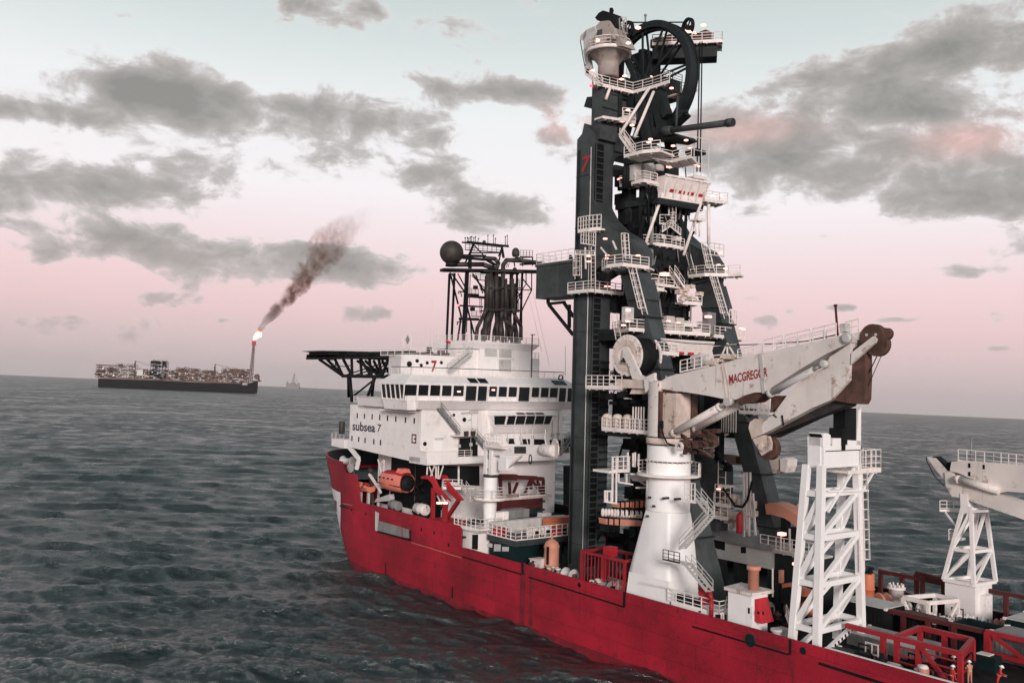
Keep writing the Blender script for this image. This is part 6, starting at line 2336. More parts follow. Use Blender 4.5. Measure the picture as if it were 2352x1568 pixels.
for k in range(26):
    p_ = ctr + Vector((random.uniform(-1.8, 2.6), random.uniform(0, 2.5), random.uniform(-4.6, -1.4)))
    s = random.uniform(.2, .6)
    mb.box(p_.x - s, p_.x + s, p_.y - s, p_.y + s, p_.z - s * .7, p_.z + s * .7)
mb.build('hydraulic_gear', M_BLACK, cr, None, False)
q = [(56.55, 2.60, 30.49), (874.98, -791.69, 30.49)]
slab(cr, 'crane_platform', [q[0], (q[0][0] + 6.2, 2.6, q[0][2])], (0, 2.0, 0), None, (), h=1.35, gap=1.0)
# lower machinery platform and operator side gallery
q = [(58.71, 3.40, 25.54), (62.63, 6.73, 25.54)]
pb = slab(cr, 'crane_platform', [q[0], (66.5, 3.4, q[0][2])], (0, 2.4, 0), None, (), h=1.35, gap=.8)
for c in [(58.78, 4.20, 26.35), (60.54, 4.20, 26.37), (62.25, 4.20, 26.40)]:
    mb = MB()
    mb.lathe(c, [(.5, -.9), (.62, -.7), (.62, .55), (.45, .85), (.15, .95)], 14)
    mb.build('oil_tank', M_CRANE2, pb)
mb = MB()
for x in (440, 480, 520):
    pass
q = [(63.68, 3.60, 28.28), (64.12, 3.60, 28.30), (64.55, 3.60, 28.31), (64.98, 3.60, 28.33), (65.41, 3.60, 28.34)]
for c in q:
    mb.beam(c, (c[0], c[1], c[2] - 2.6), .12)
mb.build('guard_bars', M_RAIL, pb)
mb = MB()
q = [(70.04, 1.60, 26.47), (70.27, 1.60, 25.45), (70.88, 1.60, 24.60), (72.36, 1.60, 24.33)]
mb.path(q, .09, 6)
mb.box(q[0][0] - .15, q[0][0] + .15, 1.45, 1.75, q[0][2] - .3, q[0][2] + .5)
mb.build('hose_bundle', M_BLACK, cr)
mb = MB()
for k in range(36):
    p_ = V((72.67, 2.60, 24.86)) + Vector((random.uniform(-2.4, 2.6), random.uniform(0, 3), random.uniform(-1.3, 1.3)))
    s = random.uniform(.15, .5)
    if k % 3:
        mb.box(p_.x - s, p_.x + s, p_.y - s, p_.y + s, p_.z - s * .7, p_.z + s * .7)
    else:
        mb.tube(p_, p_ + Vector((s * 3, 0, -s)), .12, n=6)
mb.build('hydraulic_gear', M_RUST, cr)
mb = MB()
mb.ring((72.64, 1.60, 24.36), .5, .3, .3, (0, 1, 0), 20)
mb.build('shackle', M_CRANE, cr)
# pedestal stairs, greyed so the steps carry painted shading
q = [(72.46, -0.20, 12.55), (74.79, 0.39, 12.55)]
mb = MB()
mb.box(q[0][0], q[0][0] + 3.2, -.5, 1.0, q[0][2] - .15, q[0][2])
lnd = mb.build('stair_landing', M_RAIL, ped)
mb = MB()
mb.rail([(q[0][0], -.45, q[0][2]), (q[0][0] + 2.3, -.45, q[0][2])], 1.1, .07, .9)
mb.build('railing', M_EXH, lnd)
mb = MB()
mb.stairs((q[0][0] + 3.2, -.1, q[0][2]), (78.50, -0.10, 10.47), (0, 1, 0), .9)
mb.build('stairway', M_GREYL, ped)
mb = MB()
s0, s1 = (74.76, -0.10, 14.05), (78.52, -0.10, 17.86)
mb.stairs(s0, s1, (0, 1, 0), .9)
mb.build('stairway', M_GREYL, ped)
mb = MB()
mb.stairs((77.43, 1.20, 17.82), (75.69, 1.20, 19.27), (0, 1, 0), .9)
mb.build('stairway', M_GREYL, ped)
mb = MB()
q = [(74.74, 1.00, 18.90), (75.40, 1.65, 18.90)]
mb.box(q[0][0] - .5, q[1][0] + .3, .6, 2.6, q[0][2] - .15, q[0][2])
mb.rail([(q[0][0] - .4, .65, q[0][2]), (q[1][0] + .3, .65, q[0][2])], 1.9, .08, .5)
mb.build('stair_landing', M_RAIL, ped)

# ------------------------------------------------------------------ white boom rest towers
def lattice_tower(root, corners_b, corners_t, levels, w, wd, m):
    """four legs with horizontal frames and diagonals on each face"""
    cb = [V(q) for q in corners_b]
    ct = [V(q) for q in corners_t]
    for a, b in zip(cb, ct):
        mb = MB()
        mb.beam(a, b, w)
        mb.build('leg', m, root)
    for li, t in enumerate(levels):
        ps = [a.lerp(b, t) for a, b in zip(cb, ct)]
        mb = MB()
        for i in range(4):
            mb.beam(ps[i], ps[(i + 1) % 4], wd, wd * 1.25)
        mb.build('frame', m, root)
        if li + 1 < len(levels):
            pt = [a.lerp(b, levels[li + 1]) for a, b in zip(cb, ct)]
            for i in range(4):
                mb = MB()
                j = (i + 1) % 4
                if i in (0, 1):
                    mb.beam(ps[i], pt[j], wd)
                else:
                    mb.beam(ps[j], pt[i], wd)
                mb.build('diagonal_brace', m, root)


bt = thing('boom_rest_tower', 'white lattice boom rest tower beside the port rail, nearest in the photo', 'tower', (89.3, 5, 6.4))
# corner order: port fwd, port aft, starboard aft, starboard fwd
CB = [(86.9, 1.6, 6.4), (89.6, 1.6, 6.4), (89.6, 9.0, 6.4), (86.9, 9.0, 6.4)]
CT = [(88.35, 1.6, 23.8), (89.9, 1.6, 23.8), (89.9, 7.4, 23.8), (88.35, 7.4, 23.8)]
lattice_tower(bt, CB, CT, (.136, .375, .62, .85), .62, .40, M_WHITE2)
mb = MB()
for i in (0, 3):
    pass
a, b = V(CB[1]), V(CB[2])
mb.beam(a.lerp(b, .02) + Vector((0, .3, -.1)), a.lerp(b, .93) + Vector((0, 0, 2.4)), .4)
mb.beam(V(CB[0]) + Vector((0, .3, -.1)), V(CB[3]) + Vector((0, 0, 2.4)), .4)
mb.build('foot_brace', M_WHITE2, bt)
mb = MB()
a2, b2 = a.lerp(b, .02) + Vector((.22, .3, -.1)), a.lerp(b, .93) + Vector((.22, 0, 2.4))
for k in range(9):
    p_, q_ = a2.lerp(b2, .15 + k * .085), a2.lerp(b2, .15 + k * .085 + .035)
    mb.beam(p_, q_, .03, .3)
mb.build('hazard_stripe', M_BLACK, bt)
# head of the tower: cradle with one tall dark lined horn and one white horn
mb = MB()
mb.prism([(88.52, 1.50, 23.70), (88.45, 1.50, 26.46), (89.78, 1.50, 26.60), (89.84, 1.50, 23.81)], (0, 1.2, 0))
mb.box(88.4, 90.1, 1.6, 7.7, 23.6, 25.6)
hd = mb.build('cradle_head', M_WHITE2, bt)
mb = MB()
mb.prism([(90.1, 1.5, 25.6), (90.1, 2.7, 25.6), (90.1, 2.7, 26.6), (90.1, 2.2, 26.8), (90.1, 1.5, 26.8)], (-1.5, 0, 0))
mb.prism([(90.1, 3.0, 25.6), (90.1, 4.4, 25.6), (90.1, 4.4, 26.3), (90.1, 3.0, 26.3)], (-1.4, 0, 0))
mb.prism([(90.1, 5.5, 25.6), (90.1, 7.7, 25.6), (90.1, 7.7, 26.0), (90.1, 5.5, 26.1)], (-1.4, 0, 0))
mb.prism([(90.1, 7.0, 25.6), (90.1, 7.75, 25.6), (90.1, 7.75, 29.2), (90.1, 7.25, 28.8)], (-1.4, 0, 0))
mb.build('cradle_horn', M_WHITE2, hd)
mb = MB()
mb.box(88.8, 90.05, 5.1, 7.0, 25.7, 29.1)
mb.box(88.8, 90.2, 4.45, 5.0, 25.2, 27.2)
mb.prism([(90.00, 1.17, 26.62), (90.00, 1.91, 26.10), (90.00, 1.92, 25.72), (90.00, 3.59, 25.66), (90.00, 3.59, 25.73), (90.00, 2.17, 25.81), (90.00, 2.08, 26.24), (90.00, 1.24, 26.73)], (-1.2, 0, 0))
mb.build('rubber_pad', M_BLACK, hd)
mb = MB()
mb.box(90.1, 90.14, 1.9, 7.6, 25.1, 25.18)
mb.build('grab_bar', M_BLACK, hd)
q = [(90.20, 6.32, 23.48), (91.55, 7.73, 23.48)]
tp = slab(bt, 'platform', [(90.3, 5.2, 23.2), (90.3, 10.9, 23.2)], (-2.2, 0, 0), [(90.3, 7.4, 23.2), (90.3, 10.9, 23.2), (88.4, 10.9, 23.2)], (), h=1.9, gap=.8)
mb = MB()
mb.beam((90.1, 10.0, 23.0), (90.0, 7.6, 20.6), .2)
mb.beam((90.2, 2.2, 19.6), (90.2, 6.4, 23.4), .22)
mb.beam((90.2, 2.2, 21.5), (90.2, 8.9, 21.2), .16)
mb.build('knee_brace', M_WHITE2, bt)
mb = MB()
mb.ladder((90.00, 8.30, 13.51), (90.00, 7.62, 23.26), (0, 1, 0), .8, True, (.5, .9, 0), .45)
mb.build('ladder_cage', M_RAIL, bt)

# starboard boom rest with its box pedestal
b2t = thing('boom_rest_tower', 'smaller white lattice boom rest tower at the far starboard side on a white box pedestal', 'tower', (91.8, 26, 6.4))
CB2 = [(89.6, 24.6, 10.9), (92.8, 24.6, 10.9), (93.2, 28.6, 10.9), (90.4, 28.6, 10.9)]
CT2 = [(91.4, 25.2, 18.9), (92.2, 25.2, 18.9), (92.6, 27.6, 18.9), (91.8, 27.6, 18.9)]
lattice_tower(b2t, CB2, CT2, (.0, .42, .96), .36, .26, M_WHITE)
mb = MB()
mb.prism([(91.22, 25.00, 17.89), (91.14, 25.00, 20.18), (91.91, 25.00, 20.16), (91.99, 25.00, 18.53), (93.81, 25.00, 18.76), (93.81, 25.00, 18.54), (91.71, 25.00, 18.17)], (0, 1.2, 0))
mb.build('cradle_head', M_WHITE, b2t)
mb = MB()
mb.box(89.7, 92.9, 24.7, 28.4, 6.4, 10.7)
mb.box(92.9, 93.6, 25.6, 27.0, 6.4, 9.8)
mb.build('box_pedestal', M_WHITE, b2t)
mb = MB()
q = [(88.76, 25.40, 17.94), (90.14, 27.20, 17.94)]
mb.prism([q[0], q[1], (q[1][0], q[1][1] + 1.2, q[1][2]), (q[0][0], q[0][1] + 1.2, q[0][2])], (0, 0, .25))
mb.beam((q[0][0] + .6, q[0][1], q[0][2]), (90.74, 25.20, 16.49), .16)
mb.rail([q[0], q[1]], 1.2, .07, .8)
mb.build('platform', M_RAIL, b2t)
mb = MB()
q = [(89.95, 25.00, 15.07), (90.77, 25.82, 15.07)]
mb.prism([q[0], q[1], (q[1][0], q[1][1] + 1.2, q[1][2]), (q[0][0], q[0][1] + 1.2, q[0][2])], (0, 0, .25))
mb.rail([q[0], q[1]], 1.2, .07, .6)
mb.build('platform', M_RAIL, b2t)

# starboard crane boom, resting on it; its pedestal stands aft, outside the picture
sc = thing('deck_crane', 'second weathered white crane boom lying on the starboard rest, cut by the right edge', 'crane', (112, 25.6, 6.4))
mb = MB()
sp = [(90.20, 25.00, 23.47), (91.15, 25.00, 23.58), (97.58, 25.00, 23.45), (97.58, 25.00, 21.00), (95.84, 25.00, 20.91), (95.02, 25.00, 20.61), (93.86, 25.00, 21.24), (91.15, 25.00, 22.28), (90.03, 25.00, 22.45)]
P_ = [sp[0], sp[1], (112.5, 25.0, 24.2), (112.5, 25.0, 21.6), (sp[4][0] + 3, 25.0, sp[4][2] + .1), sp[4], sp[5], sp[6], sp[7], sp[8]]
mb.prism(P_, (0, 2.0, 0))
sb = mb.build('boom', M_CRANE, sc)
mb = MB()
jp = [(89.53, 25.10, 20.89), (89.42, 25.10, 22.22), (90.21, 25.10, 22.52), (90.55, 25.10, 21.77), (91.22, 25.10, 21.40), (97.54, 25.10, 19.94), (97.54, 25.10, 18.59), (91.11, 25.10, 19.73), (90.22, 25.10, 19.74)]
jp2 = [jp[0], jp[1], jp[2], jp[3], jp[4], (jp[5][0] + 6, 25.1, jp[5][2] - 1.6), (jp[6][0] + 6, 25.1, jp[6][2] - 1.7), jp[7], jp[8]]
mb.prism(jp2, (0, 1.8, 0))
mb.prism([(87.31, 25.30, 23.75), (88.27, 25.30, 23.69), (89.43, 25.30, 22.55), (89.88, 25.30, 22.26), (89.37, 25.30, 21.37), (88.39, 25.30, 22.35)], (0, 1.4, 0))
mb.build('jib', M_CRANE, sc)
mb = MB()
mb.prism([(87.82, 25.50, 23.79), (88.28, 25.50, 23.86), (89.32, 25.50, 23.10), (89.89, 25.50, 23.48), (89.95, 25.50, 22.59), (89.33, 25.50, 22.20), (88.63, 25.50, 22.93)], (0, 1.0, 0))
mb.path([(87.31, 25.30, 23.75), (87.28, 25.30, 23.39), (88.16, 25.30, 21.76), (89.32, 25.30, 20.75)], .05, 6)
mb.build('jib_sheave_housing', M_BLACK, sc)
mb = MB()
a, b = V((90.97, 24.80, 21.66)), V((95.26, 24.80, 20.91))
mb.tube(a, b, .4, n=16)
mb.lathe(a, [(.3, -.3), (.45, -.1), (.45, .2)], 16, b - a)
mb.build('jib_cylinder', M_CRANE, sc)
mb = MB()
tl = [(90.88, 25.10, 23.55), (94.55, 25.10, 23.50), (97.54, 25.10, 23.44)]
mb.rail([tl[0], tl[1], tl[2], (112, 25.1, 24.3)], 1.3, .07, .85)
mb.build('railing', M_RAIL, sb)
mb = MB()
mb.tube((91.92, 25.80, 23.47), (91.91, 25.80, 26.07), .1, n=8)
mb.beam((91.77, 25.80, 26.08), (92.10, 25.80, 26.10), .15)
mb.build('anemometer_post', M_GREY, sb)
mb = MB()
for q in ([(91.99, 24.97, 23.45), (92.24, 24.97, 23.45), (92.24, 24.97, 22.98), (91.99, 24.97, 22.98)], [(91.99, 24.97, 22.55), (92.24, 24.97, 22.58), (92.24, 24.97, 22.11), (91.99, 24.97, 22.10)], [(93.50, 24.97, 23.42), (93.71, 24.97, 23.42), (93.72, 24.97, 22.97), (93.50, 24.97, 22.97)]):
    mb.prism(q, (0, .05, 0))
mb.build('rubber_pad', M_BLACK, sb)
mb = MB()
mb.lathe((112, 26, 6.4), [(2.4, 0), (2.2, 6), (2.2, 18.5), (2.3, 18.8)], 28)
mb.build('pedestal', M_WHITE2, sc)

# ------------------------------------------------------------------ lifeboat, rescue boat and their davits
lb = thing('lifeboat', 'enclosed orange lifeboat hanging under the white superstructure', 'lifeboat', (12.5, 2.2, 13.2))
mb = MB()
prof = []
st = [(8.75, .06, .06), (8.9, .55, .55), (9.3, .95, 1.0), (10.0, 1.3, 1.35), (11.2, 1.5, 1.55), (13.0, 1.55, 1.62), (15.0, 1.5, 1.6), (16.4, 1.42, 1.5), (16.6, 1.3, 1.4)]
rows = []
for x, hw, hh in st:
    rows.append([(x, 2.2 + hw * math.copysign(abs(math.cos(a)) ** .75, math.cos(a)), 14.75 + hh * math.copysign(abs(math.sin(a)) ** .85, math.sin(a))) for a in [2 * math.pi * k / 24 for k in range(24)]])
vs = [p_ for r_ in rows for p_ in r_]
fs = [(i * 24 + k, (i + 1) * 24 + k, (i + 1) * 24 + (k + 1) % 24, i * 24 + (k + 1) % 24) for i in range(len(rows) - 1) for k in range(24)]
fs.append([(len(rows) - 1) * 24 + k for k in range(24)])
fs.append(list(range(24))[::-1])
mb.add(vs, fs, True)
mb.build('boat_hull', M_ORRED, lb)
mb = MB()
for i in range(2, len(rows) - 1):
    for k in range(3, 9):
        A4 = [rows[i][k], rows[i + 1][k], rows[i + 1][k + 1], rows[i][k + 1]]
        mb.add([(x, 2.2 + (y - 2.2) * 1.05, 14.75 + (z - 14.75) * 1.05) for x, y, z in A4], [(0, 1, 2, 3)], True)
mb.build('canopy_top', M_BRIGHT, lb)
mb = MB()
mb.lathe((16.62, 2.2, 14.75), [(1.28, 0), (1.15, .25), (.7, .5), (.3, .55)], 20, (1, 0, 0))
mb.build('stern_shadow_cap', M_BLACK, lb)  # black cap paints the shadow on the boat's aft end
mb = MB()
mb.prism([(9.4, .75, 14.2), (16.6, .66, 14.2), (16.6, .66, 14.32), (9.4, .75, 14.32)], (0, 3.0, 0))
mb.build('fender_line', M_REDDK, lb)
mb = MB()
mb.hexa([(14.3, 1.3, 16.1), (16.2, 1.3, 16.0), (16.2, 3.1, 16.0), (14.3, 3.1, 16.1)], [(14.7, 1.5, 16.95), (15.9, 1.5, 16.9), (15.9, 2.9, 16.9), (14.7, 2.9, 16.95)])
mb.build('conning_hatch', M_ORRED, lb)
mb = MB()
mb.box(16.55, 16.75, 1.3, 3.1, 14.2, 15.5)
mb.tube((16.6, 2.2, 13.7), (17.3, 2.2, 13.6), .12, n=8)
mb.build('stern_gear', M_BLACK, lb)
for k in range(4):
    mb = MB()
    mb.box(10.3 + k * 1.3, 10.8 + k * 1.3, .62, .72, 15.1, 15.35)
    mb.build('window', M_GLASS, lb)
dv = thing('lifeboat_davit', 'bright red davit arms reaching out over the boat deck', 'davit', (24.5, 2, 9.3))
for yy in (1.2, 3.4):
    mb = MB()
    mb.prism([(21.88, 1.20, 16.30), (22.63, 1.20, 16.53), (24.75, 1.20, 16.76), (25.25, 1.20, 16.45), (26.16, 1.20, 15.42), (29.71, 1.20, 13.59), (28.66, 1.20, 13.34), (25.97, 1.20, 14.47), (24.93, 1.20, 15.69), (23.91, 1.20, 16.15), (22.03, 1.20, 16.07)] if yy < 2 else [(x, yy, z) for x, y, z in [(21.88, 1.20, 16.30), (22.63, 1.20, 16.53), (24.75, 1.20, 16.76), (25.25, 1.20, 16.45), (26.16, 1.20, 15.42), (29.71, 1.20, 13.59), (28.66, 1.20, 13.34), (25.97, 1.20, 14.47), (24.93, 1.20, 15.69), (23.91, 1.20, 16.15), (22.03, 1.20, 16.07)]], (0, .5, 0))
    mb.build('davit_arm', M_BRIGHT, dv)
mb = MB()
mb.box(25.0, 30.0, 1.0, 4.2, 9.3, 10.6)
mb.beam((25.2, 1.4, 10), (25.2, 1.4, 15), .5)
mb.beam((28.2, 1.4, 10), (28.6, 1.4, 13.4), .6)
mb.beam((25.2, 3.6, 10), (28.6, 3.6, 13.4), .5)
mb.build('davit_frame', M_REDST, dv)
for a, b in zip([(27.06, 0.90, 14.08), (28.13, 0.90, 14.20), (29.57, 0.90, 13.72)], [(27.81, 0.90, 13.39), (29.11, 0.90, 13.54), (30.27, 0.90, 13.55)]):
    mb = MB()
    mb.tube(a, b, .13, n=8)
    mb.build('hydraulic_ram', M_GREYL, dv)
for c in [(27.74, 0.80, 13.12), (29.27, 0.80, 13.31)]:
    lamp(dv, c, s=.42)
mb = MB()
random.seed(13)
for k in range(30):
    p_ = Vector((random.uniform(17, 24.5), random.uniform(1.0, 4.2), random.uniform(10.2, 15.4)))
    mb.tube(p_, p_ + Vector((random.uniform(-.6, .6), 0, random.uniform(.3, 1.4))), random.uniform(.05, .16), n=6)
mb.build('davit_gear', M_BLACK, dv)
rb = thing('rescue_boat', 'small open red rescue boat stowed forward of the lifeboat', 'boat', (8, 2.5, 11.2))
c = (3.17, 2.20, 12.43)
mb = MB()
rows = []
for t, hw, zz in ((-2.3, .1, .45), (-1.9, .6, .25), (-.8, .95, 0), (.8, 1.0, 0), (2.0, .9, .05)):
    rows.append([(c[0] + t, c[1] - hw, c[2] + .55 + zz * .6), (c[0] + t, c[1] - hw * .8, c[2] - .2 + zz), (c[0] + t, c[1], c[2] - .45 + zz), (c[0] + t, c[1] + hw * .8, c[2] - .2 + zz), (c[0] + t, c[1] + hw, c[2] + .55 + zz * .6)])
vs = [p_ for r_ in rows for p_ in r_]
fs = [(i * 5 + k, (i + 1) * 5 + k, (i + 1) * 5 + k + 1, i * 5 + k + 1) for i in range(4) for k in range(4)]
fs.append([20, 21, 22, 23, 24])
mb.add(vs, fs)
mb.build('boat_hull', M_ORRED, rb)
mb = MB()
mb.path([rows[4][0], rows[3][0], rows[2][0], rows[1][0], rows[0][0], rows[0][4], rows[1][4], rows[2][4], rows[3][4], rows[4][4]], .2, 8)
mb.build('inflated_collar', M_SALMON, rb)
mb = MB()
mb.box(c[0] - .3, c[0] + .5, c[1] - .35, c[1] + .35, c[2] - .3, c[2] + 1.0)
mb.build('helm_console', M_BRIGHT, rb)
mb = MB()
mb.beam((c[0] - 1.4, c[1], 9.3), (c[0] - 1.4, c[1], c[2] - .4), .4)
mb.beam((c[0] + 1.2, c[1], 9.3), (c[0] + 1.2, c[1], c[2] - .4), .4)
mb.box(c[0] - 2, c[0] + 2, c[1] - .5, c[1] + .5, 9.32, 9.9)
mb.build('cradle', M_GREYL, rb)
rd = thing('rescue_davit', 'slim white davit arm beside the small rescue boat', 'davit', (9, 3.5, 9.3))
mb = MB()
mb.beam((4.06, 2.40, 14.98), (7.36, 2.40, 13.04), .35)
mb.beam((7.36, 2.40, 13.04), (8.12, 2.40, 12.28), .3)
mb.build('davit_arm', M_RAIL, rd)
mb = MB()
c = V((4.10, 2.60, 15.54))
mb.ball(c, .5, 12, 8)
mb.beam(c, (c.x, c.y + .6, 9.3), .45)
mb.build('davit_post', M_EXH, rd)
# boat deck gear: rafts, ventilators, winch
for i, (c, rr, ln, lab) in enumerate((((13.66, 1.80, 11.03), .75, 2.6, 'grey liferaft canister under the lifeboat at the red bulwark'), ((21.46, 1.80, 11.39), .85, 2.8, 'pale machinery drum on the boat deck left of the red davit'))):
    mb = MB()
    mb.lathe((c[0] - ln / 2, c[1], c[2]), [(rr * .8, 0), (rr, .2), (rr, ln * .45), (rr * 1.06, ln * .48), (rr * 1.06, ln * .52), (rr, ln * .55), (rr, ln - .2), (rr * .8, ln)], 18, (1, 0, 0))
    g = thing('liferaft_canister' if i == 0 else 'winch', lab, 'raft' if i == 0 else 'winch', (c[0], c[1], 9.3))
    mb.build('drum', M_GREY if i == 0 else M_CRANE, g)
    mb = MB()
    for dx_ in (-ln * .3, ln * .3):
        mb.box(c[0] + dx_ - .12, c[0] + dx_ + .12, c[1] - rr, c[1] + rr, 9.3, c[2] - rr * .5)
    mb.build('saddle', M_BLACK, g)
mb = MB()
q = [(6.00, 2.40, 10.60), (6.60, 2.40, 11.20), (10.72, 2.40, 12.40), (10.96, 2.40, 11.81), (10.79, 2.40, 11.37)]
mb.prism(q, (0, .9, 0))
g = thing('boat_chute', 'pale sloping chute on the boat deck below the lifeboat', 'chute', (12, 2.6, 9.3))
mb.build('chute_trough', M_GREYL, g)
mb = MB()
mb.beam((q[0][0] + .6, 2.8, 9.3), (q[0][0] + .6, 2.8, q[0][2]), .3)
mb.beam((q[3][0], 2.8, 9.3), (q[3][0], 2.8, q[3][2]), .3)
mb.build('chute_leg', M_GREYL, g)

# ------------------------------------------------------------------ small white provision crane
pc = thing('provision_crane', 'slim white pedestal crane with a short boom in front of the aft superstructure', 'crane', (36.4, 3.4, 6.4))
c0 = (36.7, 3.3)
mb = MB()
mb.lathe((c0[0], c0[1], 6.4), [(.62, 0), (.66, 3), (.80, 4.5), (.94, 7.2), (.96, 11.2), (.96, 11.4)], 24)
mb.build('pedestal', M_WHITE2, pc)
mb = MB()
mb.lathe((c0[0], c0[1], 14.5), [(.9, 0), (2.25, 0), (2.3, .05), (2.3, .22), (.9, .25)], 20)
pg_ = mb.build('platform', M_RAIL, pc)
mb = MB()
mb.rail([(c0[0] + 2.2 * math.cos(k * math.pi / 6), c0[1] + 2.2 * math.sin(k * math.pi / 6), 14.72) for k in range(12)], 1.3, .07, 1.2, 2, True)
mb.build('railing', M_RAIL, pg_)
mb = MB()
mb.lathe((c0[0], c0[1], 17.6), [(.98, 0), (1.05, .1), (1.05, .3), (.98, .4)], 24)
mb.build('slewing_ring', M_EXH, pc)
mb = MB()
mb.box(c0[0] - .8, c0[0] - .2, c0[1] - .7, c0[1] + .7, 18.0, 22.2)
mb.box(c0[0] + .35, c0[0] + 1.0, c0[1] - .7, c0[1] + .7, 18.0, 22.2)
mb.box(c0[0] - .8, c0[0] + 1.1, c0[1] - .8, c0[1] + .8, 21.4, 22.4)
mb.build('king_post', M_WHITE, pc)
mb = MB()
for k in range(12):
    p_ = Vector((c0[0] + random.uniform(-.5, .7), c0[1] - .4, random.uniform(18.2, 21)))
    mb.tube(p_, p_ + Vector((random.uniform(-.2, .2), 0, random.uniform(.4, 1.2))), .09, n=6)
mb.build('hydraulic_hose', M_BLACK, pc)
mb = MB()
q = [(39.41, 2.50, 20.44), (41.18, 2.50, 20.59), (41.25, 2.50, 18.98), (39.48, 2.50, 18.82)]
mb.prism(q, (0, 1.2, 0))
mb.build('operator_cabin', M_WHITE2, pc)
mb = MB()
q = [(36.91, 2.80, 21.82), (41.22, 2.80, 22.24), (47.91, 2.80, 22.82), (48.14, 2.80, 21.50), (41.27, 2.80, 20.91), (36.96, 2.80, 20.63)]
mb.prism(q, (0, 1.1, 0))
bm2 = mb.build('boom', M_WHITE, pc)
mb = MB()
q = [(42.51, 2.77, 22.21), (45.00, 2.77, 22.41), (45.04, 2.77, 21.50), (42.55, 2.77, 21.31)]
mb.prism(q, (0, .05, 0))
mb.build('access_panel', M_EXH, bm2)
mb = MB()
mb.lathe((50.83, 2.70, 22.51), [(1.25, 0), (1.3, .04), (1.3, .16), (1.25, .2)], 28, (.35, 1, 0))
mb.lathe((48.30, 2.80, 22.21), [(.7, 0), (.8, .3), (.8, 2.0), (.7, 2.6)], 20, (1, 0, 0))
mb.build('hose_reel', M_CRANE, bm2)
mb = MB()
mb.beam((40.91, 2.90, 19.17), (43.99, 2.90, 21.12), .24)
mb.build('luffing_ram', M_CRANE, bm2)
mb = MB()
c = (46.19, 2.60, 20.83)
for k in range(12):
    a, b = k * math.pi / 6, (k + 1) * math.pi / 6
    mb.tube((c[0] + .28 * math.cos(a), 2.6, c[2] + .6 * math.sin(a)), (c[0] + .28 * math.cos(b), 2.6, c[2] + .6 * math.sin(b)), .07, n=6)
mb.build('hook_sling', M_BLACK, bm2)
mb = MB()
q = [(37.18, 1.90, 21.98), (41.83, 2.80, 21.98)]
mb.rail([q[0], (q[0][0] + 3.8, 1.9, q[0][2])], 1.6, .09, .6)
mb.box(q[0][0], q[0][0] + 3.8, 1.9, 3.6, q[0][2] - .2, q[0][2])
mb.tube((38.69, 1.90, 23.32), (38.73, 1.90, 24.86), .09, n=8)
mb.beam((38.62, 1.90, 24.82), (39.24, 1.90, 24.85), .14)
mb.build('top_platform', M_RAIL, pc)
mb = MB()
q = [(42.62, 2.60, 23.43), (44.17, 2.60, 23.52), (45.32, 2.60, 23.53), (46.46, 2.60, 23.55), (49.03, 2.60, 23.71)]
for c in q:
    mb.beam(c, (c[0] + .1, c[1], c[2] + 1.2), .08)
    mb.path([c, (c[0] + .3, c[1], c[2] - .8)], .07, 6)
mb.build('guide_post', M_RAIL, bm2)

# ------------------------------------------------------------------ deckhouses and deck gear along the port side
wh_ = thing('deckhouse', 'small white deckhouse with a dark door at the step of the red hull', 'deckhouse', (34, 2, 6.4))
q = [(32.71, 0.90, 10.52), (33.35, 0.90, 10.71), (38.62, 0.90, 11.33)]
mb = MB()
mb.box(33.6, 37.0, 1.0, 5.0, 6.4, 10.2)
mb.build('wall', M_WHITE, wh_)
mb = MB()
mb.hexa([(32.8, .7, 10.2), (37.6, .7, 10.2), (37.6, 5.2, 10.2), (32.8, 5.2, 10.2)], [(33.4, .9, 10.6), (38.2, .5, 10.6), (38.2, 5.4, 10.6), (33.4, 5.2, 10.6)])
rf = mb.build('roof', M_WHITE, wh_)
mb = MB()
mb.rail([(31.6, .9, 10.6), (33.5, .9, 10.6), (38.0, .8, 10.6), (38.0, 4.6, 10.6)], 1.5, .09, 1.2)
mb.build('railing', M_RAIL, rf)
mb = MB()
q = [(35.94, 0.97, 9.77), (37.27, 0.97, 9.97), (37.28, 0.97, 7.93), (35.95, 0.97, 7.82)]
mb.prism(q, (0, .05, 0))
mb.build('door', M_BLACK, wh_)
gh = thing('deckhouse', 'dark green deckhouse with pale windows and white rails on its roof, left of the tower', 'deckhouse', (41, 5, 6.4))
mb = MB()
mb.box(38.3, 43.9, 2.2, 6.4, 6.4, 9.3)
mb.box(43.3, 44.1, 2.0, 2.9, 6.4, 9.3)
mb.box(43.0, 43.9, 9.0, 10.4, 6.4, 9.3)
mb.build('wall', M_GREEN, gh)
mb = MB()
mb.prism([(38.0, 2.0, 9.3), (44.3, 2.0, 9.3), (44.3, 11.2, 9.3), (38.0, 11.2, 9.3)], (0, 0, .75))
rf = mb.build('roof', M_TOWER, gh)
mb = MB()
mb.rail([(38.0, 2.05, 10.05), (44.2, 2.05, 10.05), (44.2, 11.1, 10.05)], 1.6, .1, 1.0)
mb.build('railing', M_RAIL, rf)
for q in ([(38.03, 2.17, 8.86), (38.99, 2.17, 8.90), (38.96, 2.17, 8.37), (38.02, 2.17, 8.34)], [(39.41, 2.17, 8.91), (40.85, 2.17, 9.08), (40.84, 2.17, 8.18), (39.37, 2.17, 7.95)], [(41.19, 2.17, 8.84), (42.63, 2.17, 9.04), (42.62, 2.17, 8.46), (41.22, 2.17, 8.24)]):
    mb = MB()
    mb.prism(q, (0, .06, 0))
    mb.build('window', M_GREYL, gh)
